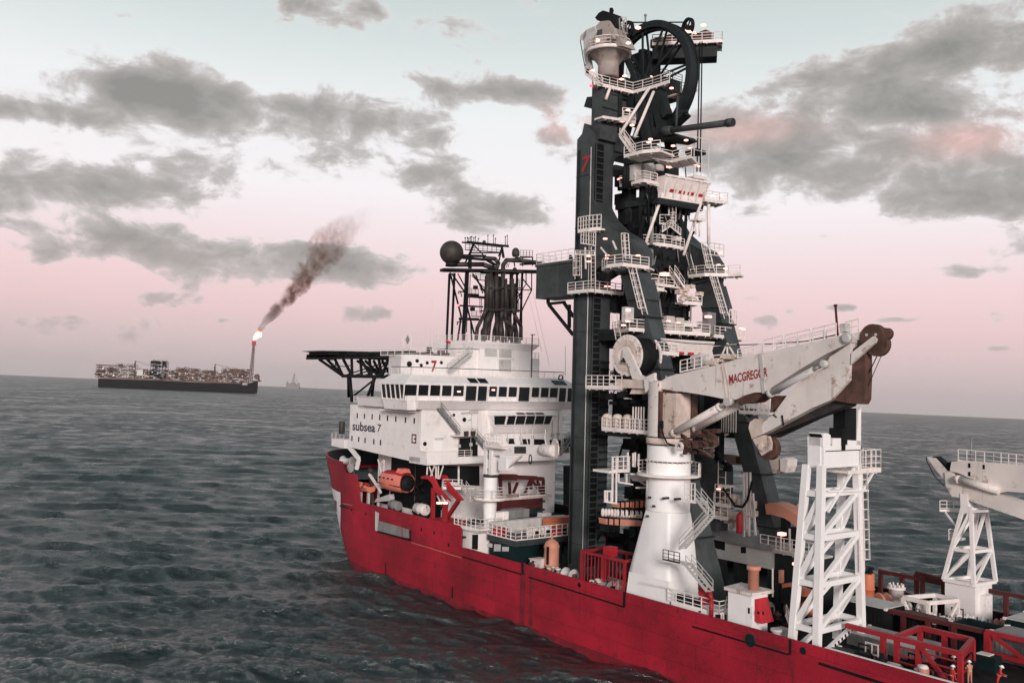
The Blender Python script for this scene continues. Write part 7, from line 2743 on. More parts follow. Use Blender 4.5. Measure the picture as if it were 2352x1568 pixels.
for nm, lab, cat, q, m_ in (('coil', 'dark teal tarpaulin heap on the roof of the green deckhouse', 'tarpaulin', (41.84, 7.50, 11.28), M_GREEN),):
    mb = MB()
    mb.lathe((q[0], q[1], 10.05), [(1.5, 0), (1.45, .35), (1.0, .8), (.4, 1.15), (.05, 1.2)], 14)
    solo(mb, 'tarpaulin', lab, cat, m_, (q[0], q[1], 10.05))
# things kept on the green house roof
roofg = (((39.44, 3.00, 10.22), M_BRIGHT, 'red box on the green deckhouse roof near its forward rail'), ((43.00, 9.74, 9.84), M_BRIGHT, 'red box on the green deckhouse roof at its starboard corner'),
         ((43.00, 6.06, 10.19), M_RAIL, 'white drum rack at the middle of the green deckhouse roof'), ((43.00, 7.98, 10.13), M_RAIL, 'white round fan casing on the green deckhouse roof'))
for i, (c, m_, lab) in enumerate(roofg):
    g = thing(('tool_box', 'tool_box', 'drum_rack', 'fan_casing')[i], lab, ('box', 'box', 'rack', 'fan')[i], (c[0], c[1], 10.05))
    mb = MB()
    if i < 2:
        mb.box(c[0] - .9, c[0] + .9, c[1] - .7, c[1] + .7, 10.06, 10.9)
    else:
        mb.lathe((c[0], c[1] - .8, 10.75), [(.68, 0), (.7, .1), (.7, 1.4), (.68, 1.5)], 18, (0, 1, 0))
    mb.build('body', m_, g)
    mb = MB()
    if i < 2:
        mb.box(c[0] - .95, c[0] + .95, c[1] - .75, c[1] + .75, 10.9, 11.02)
        mb.build('lid', m_, g)
    else:
        mb.lathe((c[0] + .72, c[1], 10.75), [(.35, 0), (.35, .05)], 14, (1, 0, 0))
        mb.build('opening', M_BLACK, g)
# red steel carrier frame against the aft wall
rf_ = thing('truss_carrier', 'rust red truss frame standing before the white aft wall', 'frame', (27, 17, 6.4))
A_ = [(26.00, 13.07, 16.15), (26.00, 16.11, 16.02), (26.00, 21.74, 15.49), (26.00, 21.82, 12.90), (26.00, 13.31, 13.36), (26.00, 14.87, 15.26), (26.00, 16.52, 15.18), (26.00, 19.16, 15.66), (26.00, 19.22, 13.99), (26.00, 20.49, 15.24)]
mb = MB()
mb.beam(A_[0], A_[1], .9, .9)
mb.beam(A_[1], A_[2], .5, .6)
mb.beam((24.2, A_[0][1], A_[0][2]), (24.2, A_[2][1], A_[2][2]), .5, .6)
for a, b in ((0, 4), (2, 3), (7, 8)):
    mb.beam(A_[a], A_[b], .4)
mb.beam(A_[7], (A_[8][0], A_[8][1] - 1.2, A_[8][2] - .6), .3)
mb.beam(A_[7], A_[3], .35)
mb.beam(A_[9], A_[3], .35)
mb.beam(A_[6], (A_[6][0], A_[6][1] - .8, A_[6][2] - 1.6), .35)
mb.beam(A_[5], (A_[5][0], A_[5][1] + .2, A_[5][2] - 1.8), .35)
mb.build('truss', M_REDDK, rf_)
mb = MB()
mb.box(23.2, 26.6, A_[0][1] + .4, A_[2][1] + 1.4, 12.6, 12.95)
fl = mb.build('floor', M_CRANE2, rf_)
mb = MB()
mb.rail([(26.5, A_[0][1] + 3.5, 12.95), (26.5, A_[2][1] + .3, 12.95)], 1.5, .08, 1.6)
mb.build('railing', M_RAIL, fl)
mb = MB()
mb.box(23.0, 26.0, A_[0][1] + .6, A_[2][1], 6.4, 12.5)
for z in (7.5, 9, 10.5, 11.8):
    mb.box(26.0, 26.3, A_[0][1] + .4, A_[2][1] + .2, z, z + .3)
mb.build('machinery_housing', M_REDDK, rf_)
# orange and black deck reels etc. behind the green house
for (c, sx, sy, sz, m_, nm, lab, cat) in (
        ((40.00, 14.02, 11.13), .6, 3.4, .75, M_ORANGE, 'pipe_cradle', 'orange pipe cradle behind the green deckhouse at the tower foot', 'cradle'),
        ((33.00, 13.93, 11.43), .9, 1.4, .8, M_GREEN, 'cable_drum', 'teal cable drum on the deck before the red machinery', 'drum'),
        ((33.00, 10.57, 11.70), .9, 1.9, .6, M_GREY, 'valve_skid', 'grey valve skid beside the teal cable drum', 'skid'),
        ((34.00, 15.37, 11.18), .6, .9, .4, M_RAIL, 'locker', 'small white locker right of the teal cable drum', 'locker'),
        ((38.00, 9.28, 10.89), .5, 6.6, .8, M_GREYL, 'walkway_wall', 'pale low wall panel above the green deckhouse roof', 'panel'),
        ((36.50, 5.17, 11.61), .5, 1.2, 1.1, M_WHITE, 'locker', 'white square locker right of the slim crane pedestal', 'locker')):
    g = thing(nm, lab, cat, (c[0], c[1], c[2] - sz))
    mb = MB()
    if nm == 'cable_drum':
        mb.lathe((c[0], c[1] - sy, c[2]), [(.8, 0), (.8, .15), (.55, .16), (.55, 2.6), (.8, 2.64), (.8, 2.8)], 18, (0, 1, 0))
    else:
        mb.box(c[0] - sx, c[0] + sx, c[1] - sy, c[1] + sy, c[2] - sz, c[2] + sz)
        k = -sy + .4
        while k < sy:
            mb.box(c[0] + sx, c[0] + sx + .12, c[1] + k, c[1] + k + .15, c[2] - sz, c[2] + sz)
            k += 1.1
    mb.build('body', m_, g)
    mb = MB()
    mb.box(c[0] - sx * .8, c[0] + sx * .8, c[1] - sy * .95, c[1] - sy * .7, 6.4, c[2] - sz)
    mb.box(c[0] - sx * .8, c[0] + sx * .8, c[1] + sy * .7, c[1] + sy * .95, 6.4, c[2] - sz)
    mb.build('foot', M_BLACK, g)
# tarped and rusty gear along the port bulwark
mb = MB()
c = (50.41, 3.00, 7.74)
mb.lathe(c, [(1.0, 0), (1.0, .35), (.95, .5), (.95, 2.3), (1.02, 2.5), (.8, 3.0), (.45, 3.3), (.3, 3.4), (.12, 3.45), (.1, 4.2)], 20)
g = thing('marker_buoy', 'salmon orange marker buoy standing behind the port bulwark', 'buoy', c)
mb.build('float', M_SALMON, g)
mb = MB()
mb.box(c[0] + .25, c[0] + .6, c[1] - 1.05, c[1] - .93, c[2] + .4, c[2] + 2.6)
mb.build('dark_strip', M_BLACK, g)
wb = thing('locker', 'white rust stained locker by the port bulwark left of the orange buoy', 'locker', (48.96, 1.60, 7.63))
q = [(47.87, 1.60, 8.35), (50.05, 1.60, 8.66), (50.02, 1.60, 7.58), (47.91, 1.60, 7.45)]
mb = MB()
mb.prism(q, (0, 1.4, 0))
mb.build('body', M_CRANE, wb)
mb = MB()
mb.prism([(q[0][0] - .15, 1.5, q[0][2]), (q[1][0] + .1, 1.5, q[1][2]), (q[1][0] + .1, 3.1, q[1][2]), (q[0][0] - .15, 3.1, q[0][2])], (0, 0, .12))
mb.build('lid', M_CRANE2, wb)
bf = thing('cargo_basket', 'red open steel basket behind the port bulwark left of the big crane', 'basket', (58, 3.5, 6.4))
zt_ = (57.60, 1.60, 10.90)
bx0 = zt_[0]
mb = MB()
x0, x1, y0_, y1_, z0, z1 = bx0, bx0 + 7.2, 1.6, 5.6, 6.6, zt_[2]
for x in (x0, (x0 + x1) / 2, x1):
    for y in (y0_, y1_):
        mb.beam((x, y, z0), (x, y, z1), .28)
for z in (z0, z1):
    mb.beam((x0, y0_, z), (x1, y0_, z), .3)
    mb.beam((x0, y1_, z), (x1, y1_, z), .3)
    mb.beam((x0, y0_, z), (x0, y1_, z), .3)
    mb.beam((x1, y0_, z), (x1, y1_, z), .3)
k = x0 + .5
while k < x1:
    mb.beam((k, y0_, z0), (k, y0_, z1), .1)
    k += .6
mb.build('basket_frame', M_REDST, bf)
mb = MB()
mb.box(x0 + 2.6, x0 + 3.8, 2.6, 3.8, z1 - .2, z1 + .9)
mb.build('red_cask', M_BRIGHT, bf)

random.seed(31)


def gear(x, y, z, s, kind):
    """one piece of working deck equipment: returns nothing, builds a thing with parts"""
    looks = {'pump_skid': (M_RUST, M_GREY), 'hose_reel': (M_GREY, M_BLACK), 'valve_rack': (M_CRANE2, M_BLACK), 'winch': (M_GREYL, M_RUST)}
    return looks[kind]


spots = [(49.0, 2.0, 'rusty pump skid against the port bulwark beside the orange buoy', 'pump_skid'), (52.6, 1.8, 'tangle of rusty pipe fittings on deck at the tower foot', 'valve_rack'),
         (54.8, 2.2, 'pale capstan by the bulwark just left of the red basket', 'winch'), (62.0, 1.6, 'grey hose reel on deck between the red basket and the white crane', 'hose_reel'),
         (60.5, 1.4, 'dark valve rack with pale fittings below the red basket', 'valve_rack'), (63.6, 2.6, 'small pale winch at the forward foot of the white crane pedestal', 'winch'),
         (47.0, 5.0, 'dark pump skid under the green deckhouse overhang', 'pump_skid'), (57.5, 9.0, 'brown hose reel in the shadow behind the red basket', 'hose_reel'),
         (76.0, 11.5, 'rusty pump skid in the dark well behind the crane stairs', 'pump_skid'), (79.0, 13.0, 'valve rack in the dark well under the grey deckhouse', 'valve_rack'),
         (81.5, 12.0, 'pale winch below the grey deckhouse', 'winch'), (78.2, 9.0, 'hose reel behind the white ventilator house', 'hose_reel')]
for x, y, lab, kind in spots:
    g = thing(kind, lab, {'pump_skid': 'pump', 'hose_reel': 'reel', 'valve_rack': 'valves', 'winch': 'winch'}[kind], (x, y, 6.4))
    m1, m2 = gear(x, y, 6.4, 1, kind)
    mb = MB()
    mb.box(x - 1.1, x + 1.1, y - .8, y + .8, 6.42, 6.65)
    mb.build('bedplate', M_BLACK, g)
    if kind in ('hose_reel', 'winch'):
        mb = MB()
        mb.lathe((x - .8, y, 7.5), [(.85, 0), (.85, .12), (.5, .13), (.5, 1.47), (.85, 1.48), (.85, 1.6)], 20, (1, 0, 0))
        mb.build('drum', m1, g)
        mb = MB()
        mb.box(x - 1.05, x - .82, y - .3, y + .3, 6.65, 7.8)
        mb.box(x + .82, x + 1.05, y - .3, y + .3, 6.65, 7.8)
        mb.build('stand', m2, g)
    else:
        mb = MB()
        for k in range(9):
            px_, py_ = x + random.uniform(-.8, .8), y + random.uniform(-.6, .6)
            s = random.uniform(.18, .42)
            h_ = random.uniform(.5, 1.5)
            mb.lathe((px_, py_, 6.65), [(s, 0), (s, h_), (s * 1.3, h_), (s * 1.3, h_ + .12), (s * .5, h_ + .2)], 10)
        mb.build('vessel', m1, g)
        mb = MB()
        for k in range(6):
            px_, py_ = x + random.uniform(-.8, .8), y + random.uniform(-.6, .6)
            mb.path([(px_, py_, 6.7), (px_, py_, random.uniform(7.2, 8.2)), (px_ + random.uniform(-.8, .8), py_, random.uniform(7.2, 8.2))], .09, 6)
        mb.build('pipework', m2, g)

# gangway gear left of the crane pedestal: white landing, orange pipe stacks
gp = thing('gangway_frame', 'white ladder landing between the dark tower and the crane pedestal', 'gangway', (60, 9.0, 6.4))
mb = MB()
q = [(64.50, -0.99, 21.08), (67.15, 2.28, 21.08)]
mb.box(62.0, 64.6, q[0][1], q[1][1], q[0][2] - .2, q[0][2] + .05)
mb.rail([(64.5, q[0][1] + .6, q[0][2]), (64.5, q[1][1], q[0][2])], 1.6, .1, .8)
mb.build('landing', M_RAIL, gp)
mb = MB()
for a, b in zip([(64.60, -0.43, 22.58), (64.60, 0.16, 22.56), (64.60, -1.50, 19.01), (64.60, -1.18, 18.91), (64.60, -0.54, 18.88), (64.60, 0.54, 20.76), (64.60, 1.79, 20.71), (64.60, 1.95, 23.13), (64.60, 2.78, 23.03), (64.60, 3.12, 23.10), (64.60, 3.74, 22.93)], [(64.60, -0.35, 17.71), (64.60, 0.25, 17.53), (64.60, -1.47, 17.78), (64.60, -1.15, 17.68), (64.60, -0.51, 17.65), (64.60, 0.56, 19.83), (64.60, 1.83, 19.54), (64.60, 2.01, 20.86), (64.60, 2.83, 21.46), (64.60, 3.16, 21.44), (64.60, 3.66, 21.51)]):
    mb.beam(a, b, .16)
for a, b in zip([(64.60, -1.57, 17.79), (64.60, 0.56, 19.83), (64.60, -1.50, 18.93), (64.60, 2.46, 20.68), (64.60, 3.25, 20.18), (64.60, 3.39, 19.07)], [(64.60, 0.36, 17.44), (64.60, 2.83, 19.45), (64.60, -0.54, 18.88), (64.60, 4.83, 20.43), (64.60, 4.86, 19.32), (64.60, 4.98, 18.99)]):
    mb.beam(a, b, .18)
mb.build('ladder_frame', M_RAIL, gp)
mb = MB()
mb.prism([(64.20, 3.31, 20.53), (64.20, 5.35, 20.53), (64.20, 5.38, 19.65), (64.20, 4.01, 19.71)], (-.8, 0, 0))
mb.build('hood', M_WHITE, gp)
for i, (q, m_, lab) in enumerate((([(62.50, 2.64, 17.14), (62.50, 4.78, 17.09), (62.50, 4.80, 16.52), (62.50, 2.71, 16.57)], M_SALMON, 'faded orange pipe bundle under the white ladder landing, left one'),
                                  ([(62.50, 5.01, 17.08), (62.50, 7.21, 17.15), (62.50, 7.23, 16.37), (62.50, 5.14, 16.38)], M_ORANGE, 'bright orange float bag touching the crane pedestal under the landing'),
                                  ([(62.50, 0.71, 15.44), (62.50, 3.25, 15.18), (62.50, 6.69, 14.78), (62.50, 6.47, 14.15), (62.50, 3.38, 14.46), (62.50, 0.83, 14.80)], M_SALMON, 'long faded orange pipe rack behind the crane pedestal foot'))):
    mb = MB()
    mb.prism(q, (-1.2, 0, 0))
    c = V(q[0])
    g = thing(('pipe_bundle', 'float_bag', 'pipe_rack')[i], lab, ('pipes', 'float', 'rack')[i], (c.x, c.y, c.z - 1))
    mb.build('body', m_, g)
    mb = MB()
    for t in (.15, .5, .85):
        a = V(q[0]).lerp(V(q[1]), t)
        mb.box(a.x - 1.25, a.x + .08, a.y - .08, a.y + .08, a.z - 1.5, a.z + .1)
    mb.build('strap', M_BLACK, g)
mb = MB()
for k in range(14):
    a = V((62.60, 0.43, 16.02)).lerp(V((62.60, 6.57, 15.37)), k / 13)
    mb.lathe((a.x - .3, a.y, a.z - .3), [(.12, 0), (.22, .2), (.22, .7), (.1, .9)], 8)
g = thing('valve_row', 'row of pale pipe valves above the long orange rack', 'valves', (62.60, 0.44, 15.71))
mb.build('valve_bank', M_CRANE, g)

# ------------------------------------------------------------------ aft of the crane: hatch house, ventilator house, control house
dh = thing('deckhouse', 'low white hatch house with rails at the aft foot of the crane pedestal', 'deckhouse', (74, 2.4, 6.4))
q = [(75.20, 1.00, 8.07), (77.24, 5.33, 8.07)]
mb = MB()
mb.box(72.6, 79.0, .8, 3.8, 6.4, q[0][2])
mb.build('wall', M_WHITE, dh)
mb = MB()
mb.rail([(72.0, .9, q[0][2]), (78.9, .9, q[0][2]), (78.9, 3.7, q[0][2])], 1.3, .09, 1.1)
mb.beam((68.5, .4, q[0][2] + 1.35), (73.0, .9, q[0][2] + 1.35), .08)
mb.build('railing', M_RAIL, dh)
mb = MB()
mb.prism([(72.6, 1.6, q[0][2]), (76, 1.6, q[0][2]), (76, 1.75, q[0][2]), (72.6, 1.75, q[0][2])], (0, 0, .8))
mb.build('green_panel', M_GREEN, dh)
mb = MB()
mb.path([(78.16, 0.60, 7.83), (78.13, 0.60, 9.37), (77.95, 0.60, 10.10), (77.55, 0.60, 10.29), (76.54, 0.60, 10.27)], .22, 8)
dp = mb.build('vent_pipe', M_REDST, dh)
mb = MB()
mb.prism([(76.03, 1.20, 10.01), (76.99, 1.20, 10.11), (77.57, 1.20, 9.18), (77.53, 1.20, 8.74), (76.23, 1.20, 8.47), (75.86, 1.20, 9.63)], (0, .5, 0))
mb.build('red_cover', M_BRIGHT, dh)
for q_ in ([(78.51, 0.77, 8.05), (79.16, 0.77, 8.15), (79.17, 0.77, 7.68), (78.52, 0.77, 7.62)], [(79.65, 0.77, 8.29), (79.92, 0.77, 8.31), (79.91, 0.77, 7.76), (79.66, 0.77, 7.70)], [(76.33, 0.77, 7.94), (76.63, 0.77, 7.98), (76.64, 0.77, 7.81), (76.33, 0.77, 7.78)]):
    mb = MB()
    mb.prism(q_, (0, .06, 0))
    mb.build('hatch', M_BLACK, dh)
vh = thing('deckhouse', 'square white ventilator house with an orange stack and an open red flap', 'deckhouse', (81, 2.4, 6.4))
q = [(81.77, 1.20, 9.94), (83.80, 1.20, 10.10)]
zt_ = 10.7
mb = MB()
mb.box(79.9, 82.7, 1.0, 3.6, 6.4, zt_)
mb.build('wall', M_WHITE2, vh)
mb = MB()
mb.prism([(79.6, .7, zt_), (83.0, .7, zt_), (83.2, 3.9, zt_), (79.2, 3.9, zt_)], (0, 0, .3))
mb.build('roof', M_CRANE, vh)
c = (82.03, 2.20, 10.08)
mb = MB()
mb.lathe((c[0], 2.2, zt_ + .3), [(.52, 0), (.52, 1.9), (.68, 1.95), (.68, 2.3), (.5, 2.32)], 20)
mb.build('orange_stack', M_SALMON, vh)
mb = MB()
mb.hexa([(82.75, 1.5, zt_ - 2.5), (83.6, 1.5, zt_ - 2.6), (83.6, 3.4, zt_ - 2.6), (82.75, 3.4, zt_ - 2.5)], [(82.75, 1.5, zt_ - .4), (82.82, 1.5, zt_ - .4), (82.82, 3.4, zt_ - .4), (82.75, 3.4, zt_ - .4)])
fl = mb.build('red_flap', M_BRIGHT, vh)
mb = MB()
q = [(82.16, 0.97, 9.59), (82.87, 0.97, 9.65), (82.88, 0.97, 7.80), (82.19, 0.97, 7.77)]
mb.prism(q, (0, .05, 0))
mb.build('door', M_WHITE, vh)
mb = MB()
for q in ([(82.38, 0.93, 9.47), (82.58, 0.93, 9.49), (82.59, 0.93, 8.94), (82.38, 0.93, 8.94)], [(83.45, 0.95, 9.36), (83.70, 0.95, 9.38), (83.71, 0.95, 9.13), (83.46, 0.95, 9.12)], [(84.05, 0.95, 9.49), (84.20, 0.95, 9.50), (84.21, 0.95, 9.16), (84.06, 0.95, 9.17)]):
    mb.prism(q, (0, .04, 0))
mb.build('vent_slot', M_BLACK, vh)
mb = MB()
for a, b in zip([(78.85, 3.80, 10.69), (83.09, 3.80, 13.08), (78.71, 3.80, 9.70)], [(78.81, 3.80, 6.76), (83.13, 3.80, 10.31), (79.82, 3.80, 7.93)]):
    mb.tube(a, b, .09, n=8)
mb.build('awning_post', M_RAIL, vh)
# bulwark machinery right of the ventilator house
rp_ = thing('capstan', 'small pale capstan between the ventilator house and the white lattice tower', 'capstan', (85.2, 1.6, 6.4))
mb = MB()
mb.lathe((85.2, 1.6, 6.4), [(.6, 0), (.6, .5), (.4, .6), (.35, 1.2), (.55, 1.4), (.55, 1.6)], 16)
mb.build('drum', M_GREYL, rp_)
mb = MB()
mb.box(84.6, 85.8, 2.2, 3.2, 6.42, 7.9)
mb.build('motor_casing', M_GREYL, rp_)
ldr = thing('deck_ladder', 'short white inclined ladder beside the port foot of the lattice tower', 'ladder', (85.5, 4, 6.4))
mb = MB()
mb.stairs((84.85, 4.00, 8.97), (85.46, 4.00, 7.78), (0, 1, 0), .8)
mb.build('stairway', M_RAIL, ldr)

gd = thing('deckhouse', 'long grey weathered control house on the working deck behind the crane', 'deckhouse', (76, 16.5, 6.4))
q = [(64.15, 15.50, 9.96), (72.46, 18.23, 9.96)]
tqz = (65.91, 15.50, 12.74)
x0, x1 = (63.78, 15.50, 11.27)[0], (74.38, 15.50, 11.93)[0]
z1_, z0_ = (68.28, 15.50, 12.47)[2], (68.32, 15.50, 10.24)[2]
mb = MB()
mb.box(x0, x1, 15.5, 19.0, z0_, z1_)
mb.build('wall', M_GREYL, gd)
mb = MB()
mb.prism([(x0 - .6, 14.9, z1_), (x1 + .4, 14.9, z1_), (x1 + .4, 19.4, z1_), (x0 - .6, 19.4, z1_)], (0, 0, .55))
mb.build('roof', M_GREY, gd)
for q_ in ([(65.74, 15.47, 12.41), (67.65, 15.47, 12.43), (67.68, 15.47, 11.31), (65.63, 15.47, 11.40)], [(70.02, 15.47, 12.13), (70.77, 15.47, 12.23), (70.78, 15.47, 11.50), (70.04, 15.47, 11.38)], [(64.47, 15.47, 11.90), (65.15, 15.47, 11.90), (65.12, 15.47, 10.17), (64.44, 15.47, 10.11)]):
    mb = MB()
    mb.prism(q_, (0, .06, 0))
    mb.build('window', M_BLACK, gd)
mb = MB()
for x in (x0 + .5, (x0 + x1) / 2, x1 - .5):
    mb.box(x - .3, x + .3, 15.8, 18.6, 6.4, z0_)
mb.build('stilt', M_TOWER2, gd)
# dark columns aft of the control house with a gallery and a lit lamp
dc = thing('pipe_hatch_tower', 'dark square housing with a railed gallery and a lit lamp behind the white lattice tower', 'housing', (85, 17, 6.4))
q = [(74.06, 16.00, 12.32), (77.74, 16.00, 12.43)]
mb = MB()
mb.box(q[0][0], q[1][0] + 2.0, 16.0, 20.0, 6.4, q[0][2])
mb.build('wall', M_TOWER2, dc)
slab(dc, 'gallery', [(q[0][0] - 1.2, 15.4, q[0][2] + .2), (q[1][0] + 2.6, 15.4, q[0][2] + .2)], (0, 3, 0), None, (), h=1.5, gap=1.0, m=M_GREYL)
lamp(dc, (76.06, 15.00, 14.54), s=.5)
lamp(dc, (78.30, 14.50, 11.64), s=.42)
mb = MB()
mb.beam((75.93, 15.00, 14.35), (75.93, 15.00, 12.61), .14)
mb.beam((77.06, 15.00, 15.27), (77.15, 15.00, 12.81), .16)
mb.build('lamp_post', M_RAIL, dc)
oc_ = thing('overboarding_chute', 'curved salmon orange chute rising behind the white lattice tower', 'chute', (85, 19, 10))
qa = [(71.12, 18.50, 16.97), (71.86, 18.50, 17.18), (72.73, 18.50, 17.16), (73.70, 18.50, 16.95), (74.74, 18.50, 16.60), (75.68, 18.50, 16.17), (76.33, 18.50, 15.70)]
qb = [(71.29, 18.50, 15.88), (72.07, 18.50, 15.94), (72.94, 18.50, 15.86), (73.81, 18.50, 15.77), (74.57, 18.50, 15.47), (75.42, 18.50, 15.03), (76.02, 18.50, 14.33)]
mb = MB()
for i in range(6):
    mb.hexa([qb[i], qb[i + 1], (qb[i + 1][0], 18.75, qb[i + 1][2]), (qb[i][0], 18.75, qb[i][2])], [qa[i], qa[i + 1], (qa[i + 1][0], 18.75, qa[i + 1][2]), (qa[i][0], 18.75, qa[i][2])])
mb.build('side_plate', M_SALMON, oc_)
mb = MB()
for i in range(6):
    a0, a1 = V(qa[i]), V(qa[i + 1])
    mb.hexa([a0, a1, a1 + Vector((0, 2.4, 0)), a0 + Vector((0, 2.4, 0))], [a0 + Vector((0, 0, .12)), a1 + Vector((0, 0, .12)), a1 + Vector((0, 2.4, .12)), a0 + Vector((0, 2.4, .12))])
mb.build('trough_bed', M_SALMON, oc_)
mb = MB()
mb.prism([(73.81, 20.50, 16.36), (74.17, 20.50, 17.33), (74.93, 20.50, 16.90), (75.00, 20.50, 15.54), (74.29, 20.50, 15.93)], (0, .25, 0))
mb.build('end_plate', M_SALMON, oc_)
mb = MB()
mb.beam((qa[3][0], 19, 6.4), (qa[3][0], 19, qb[3][2] + .4), .8)
mb.beam((qa[5][0] - .6, 19, 6.4), (qa[5][0] - .6, 19, qb[4][2] - .6), .8)
mb.build('trestle', M_BLACK, oc_)
# white gantry work behind the crane, starboard of the tower
gt = thing('work_gantry', 'white and dark work gantry with galleries between the crane and the raking tower leg', 'gantry', (74, 17.5, 6.4))
mb = MB()
x0, x1 = (61.41, 17.00, 19.98)[0], (65.17, 17.00, 20.32)[0]
mb.box(x0 - 3, x1, 17.0, 20.0, (64.80, 17.00, 16.89)[2], (64.73, 17.00, 20.41)[2])
mb.box(x0 - 2, x1 - .4, 17.3, 19.6, 6.4, (64.80, 17.00, 16.89)[2])
mb.prism([(61.40, 17.00, 20.15), (61.35, 17.00, 22.85), (62.59, 17.00, 22.76), (65.04, 17.00, 20.99), (65.22, 17.00, 20.45)], (0, 2.5, 0))
mb.build('housing', M_TOWER, gt)
q = [(65.41, 16.80, 18.81), (66.57, 19.66, 18.81)]
g1 = slab(gt, 'gallery', [q[0], (q[1][0], 16.8, q[0][2])], (0, 2, 0), None, (), h=3.0, gap=1.1)
q = [(64.97, 16.80, 16.50), (67.33, 17.30, 16.50)]
g2 = slab(gt, 'gallery', [q[0], (q[1][0], 16.8, q[0][2])], (0, 2, 0), None, ((65.66, 16.60, 18.36),), h=2.4, gap=.8)
q = [(64.79, 16.80, 14.96), (66.95, 19.66, 14.96)]
g3 = slab(gt, 'gallery', [q[0], (q[1][0], 16.8, q[0][2])], (0, 2, 0), None, (), h=1.4, gap=.9)
mb = MB()
for a, b in zip([(64.73, 17.00, 17.82), (69.14, 17.00, 20.69), (69.55, 17.00, 20.73), (70.05, 17.00, 20.77), (69.22, 17.00, 16.34), (70.00, 17.00, 18.23), (70.50, 17.00, 18.37), (69.44, 17.00, 15.50), (70.40, 17.00, 18.03), (70.47, 17.00, 16.57)], [(64.67, 17.00, 14.93), (69.27, 17.00, 13.15), (69.66, 17.00, 14.02), (70.13, 17.00, 16.37), (69.29, 17.00, 13.07), (70.03, 17.00, 13.26), (70.97, 17.00, 13.48), (71.03, 17.00, 15.75), (70.84, 17.00, 15.81), (70.34, 17.00, 15.58)]):
    mb.beam(a, b, .2)
mb.build('frame', M_RAIL, gt)
mb = MB()
q = [(62.04, 17.50, 23.06), (64.04, 17.50, 23.29), (64.79, 17.50, 23.77), (63.36, 17.50, 24.10), (62.07, 17.50, 24.37)]
for a, b in zip(q[:-1], q[1:]):
    mb.beam(a, b, .2)
mb.rail([(62.37, 17.50, 23.60), (64.79, 17.50, 23.77)], .9, .1, .9)
mb.rail([(62.17, 17.50, 22.63), (64.12, 17.50, 22.18)], .9, .1, .9)
mb.build('upper_rail', M_RAIL, gt)
random.seed(77)
mb = MB()
for k in range(36):
    p_ = V((65.48, 17.80, 14.22)).lerp(V((68.38, 17.80, 16.93)), random.random()) + Vector((random.uniform(-3, 2), random.uniform(-.5, .8), random.uniform(-1.2, 1.2)))
    s = random.uniform(.15, .5)
    mb.box(p_.x - s, p_.x + s, p_.y - s, p_.y + s, p_.z - s, p_.z + s)
mb.build('gantry_gear', M_CRANE2, gt)
mb = MB()
mb.path([(64.96, 16.80, 22.86), (66.16, 16.80, 21.60), (67.23, 16.80, 21.27), (67.34, 16.80, 20.95), (66.39, 16.80, 20.86)], .3, 8)
mb.path([(66.22, 16.80, 18.58), (67.40, 16.80, 17.29), (68.04, 16.80, 16.62), (69.17, 16.80, 16.59), (69.86, 16.80, 17.49), (70.53, 16.80, 19.76)], .14, 8)
mb.build('hose', M_BLACK, gt)
mb = MB()
c = (69.39, 16.00, 13.57)
mb.lathe(c, [(.36, 0), (.38, .05), (.38, 2.1), (.3, 2.3), (.12, 2.45)], 14)
solo(mb, 'gas_bottle', 'tall bright red gas bottle on the roof of the grey control house', 'gas bottle', M_BRIGHT, c)
# far starboard pipe handling boom
fb = thing('pipe_handling_boom', 'rusty brown box boom lying along the starboard side beyond the raking leg', 'boom', (75, 25, 12))
q = [(57.52, 25.50, 21.85), (60.21, 25.50, 21.92), (62.76, 25.50, 21.84), (62.83, 25.50, 20.72), (60.69, 25.50, 20.63), (58.60, 25.50, 21.05)]
mb = MB()
mb.prism([q[0], q[1], (q[2][0] + 1, 25.5, q[2][2]), (q[3][0] + 1, 25.5, q[3][2]), q[4], q[5]], (0, 1.6, 0))
mb.prism([(66.29, 24.50, 21.93), (68.85, 24.50, 22.00), (68.87, 24.50, 20.33), (66.96, 24.50, 19.93), (66.52, 24.50, 20.85)], (0, 1.6, 0))
mb.build('box_girder', M_CRANE2, fb)
mb = MB()
mb.prism([(68.94, 24.30, 22.06), (69.55, 24.30, 22.28), (70.11, 24.30, 22.03), (70.02, 24.30, 21.25), (69.68, 24.30, 20.45), (69.01, 24.30, 20.52)], (0, 2.0, 0))
mb.build('boom_head', M_CRANE, fb)
mb = MB()
mb.prism([(61.32, 25.40, 21.68), (62.84, 25.40, 21.76), (62.85, 25.40, 20.86), (61.34, 25.40, 20.82)], (0, .1, 0))
mb.build('rust_panel', M_RUST, fb)
mb = MB()
mb.beam((58.43, 26.00, 20.83), ((58.43, 26.00, 20.83)[0], 26.0, 6.4), 1.0)
mb.build('boom_crutch', M_GREY, fb)
# lit work cabin at the starboard side seen under the crane boom
lc = thing('work_cabin', 'small pale lit cabin with a railed balcony seen under the crane boom', 'cabin', (72, 24, 24))
q = [(66.70, 20.00, 29.44), (70.52, 20.00, 29.83), (70.54, 20.00, 28.33), (66.72, 20.00, 28.28)]
mb = MB()
mb.prism(q, (0, 2.2, 0))
mb.build('wall', M_WHITE, lc)
slab(lc, 'gallery', [(q[3][0] - .3, 19.4, q[3][2] - .4), (q[2][0] + .3, 19.4, q[3][2] - .4)], (0, 2, 0), None, [(69.58, 19.60, 29.24)], h=1.3, gap=.7)
mb = MB()
mb.beam((67.17, 20.20, 27.72), ((67.17, 20.20, 27.72)[0], 20.2, 14), .5)
mb.build('support_post', M_TOWER2, lc)
sw = thing('winch_platform', 'white barred landing with a cage left of the raking starboard leg', 'platform', (70, 19, 18))
q = [(63.24, 18.50, 25.01), (64.22, 22.81, 25.01)]
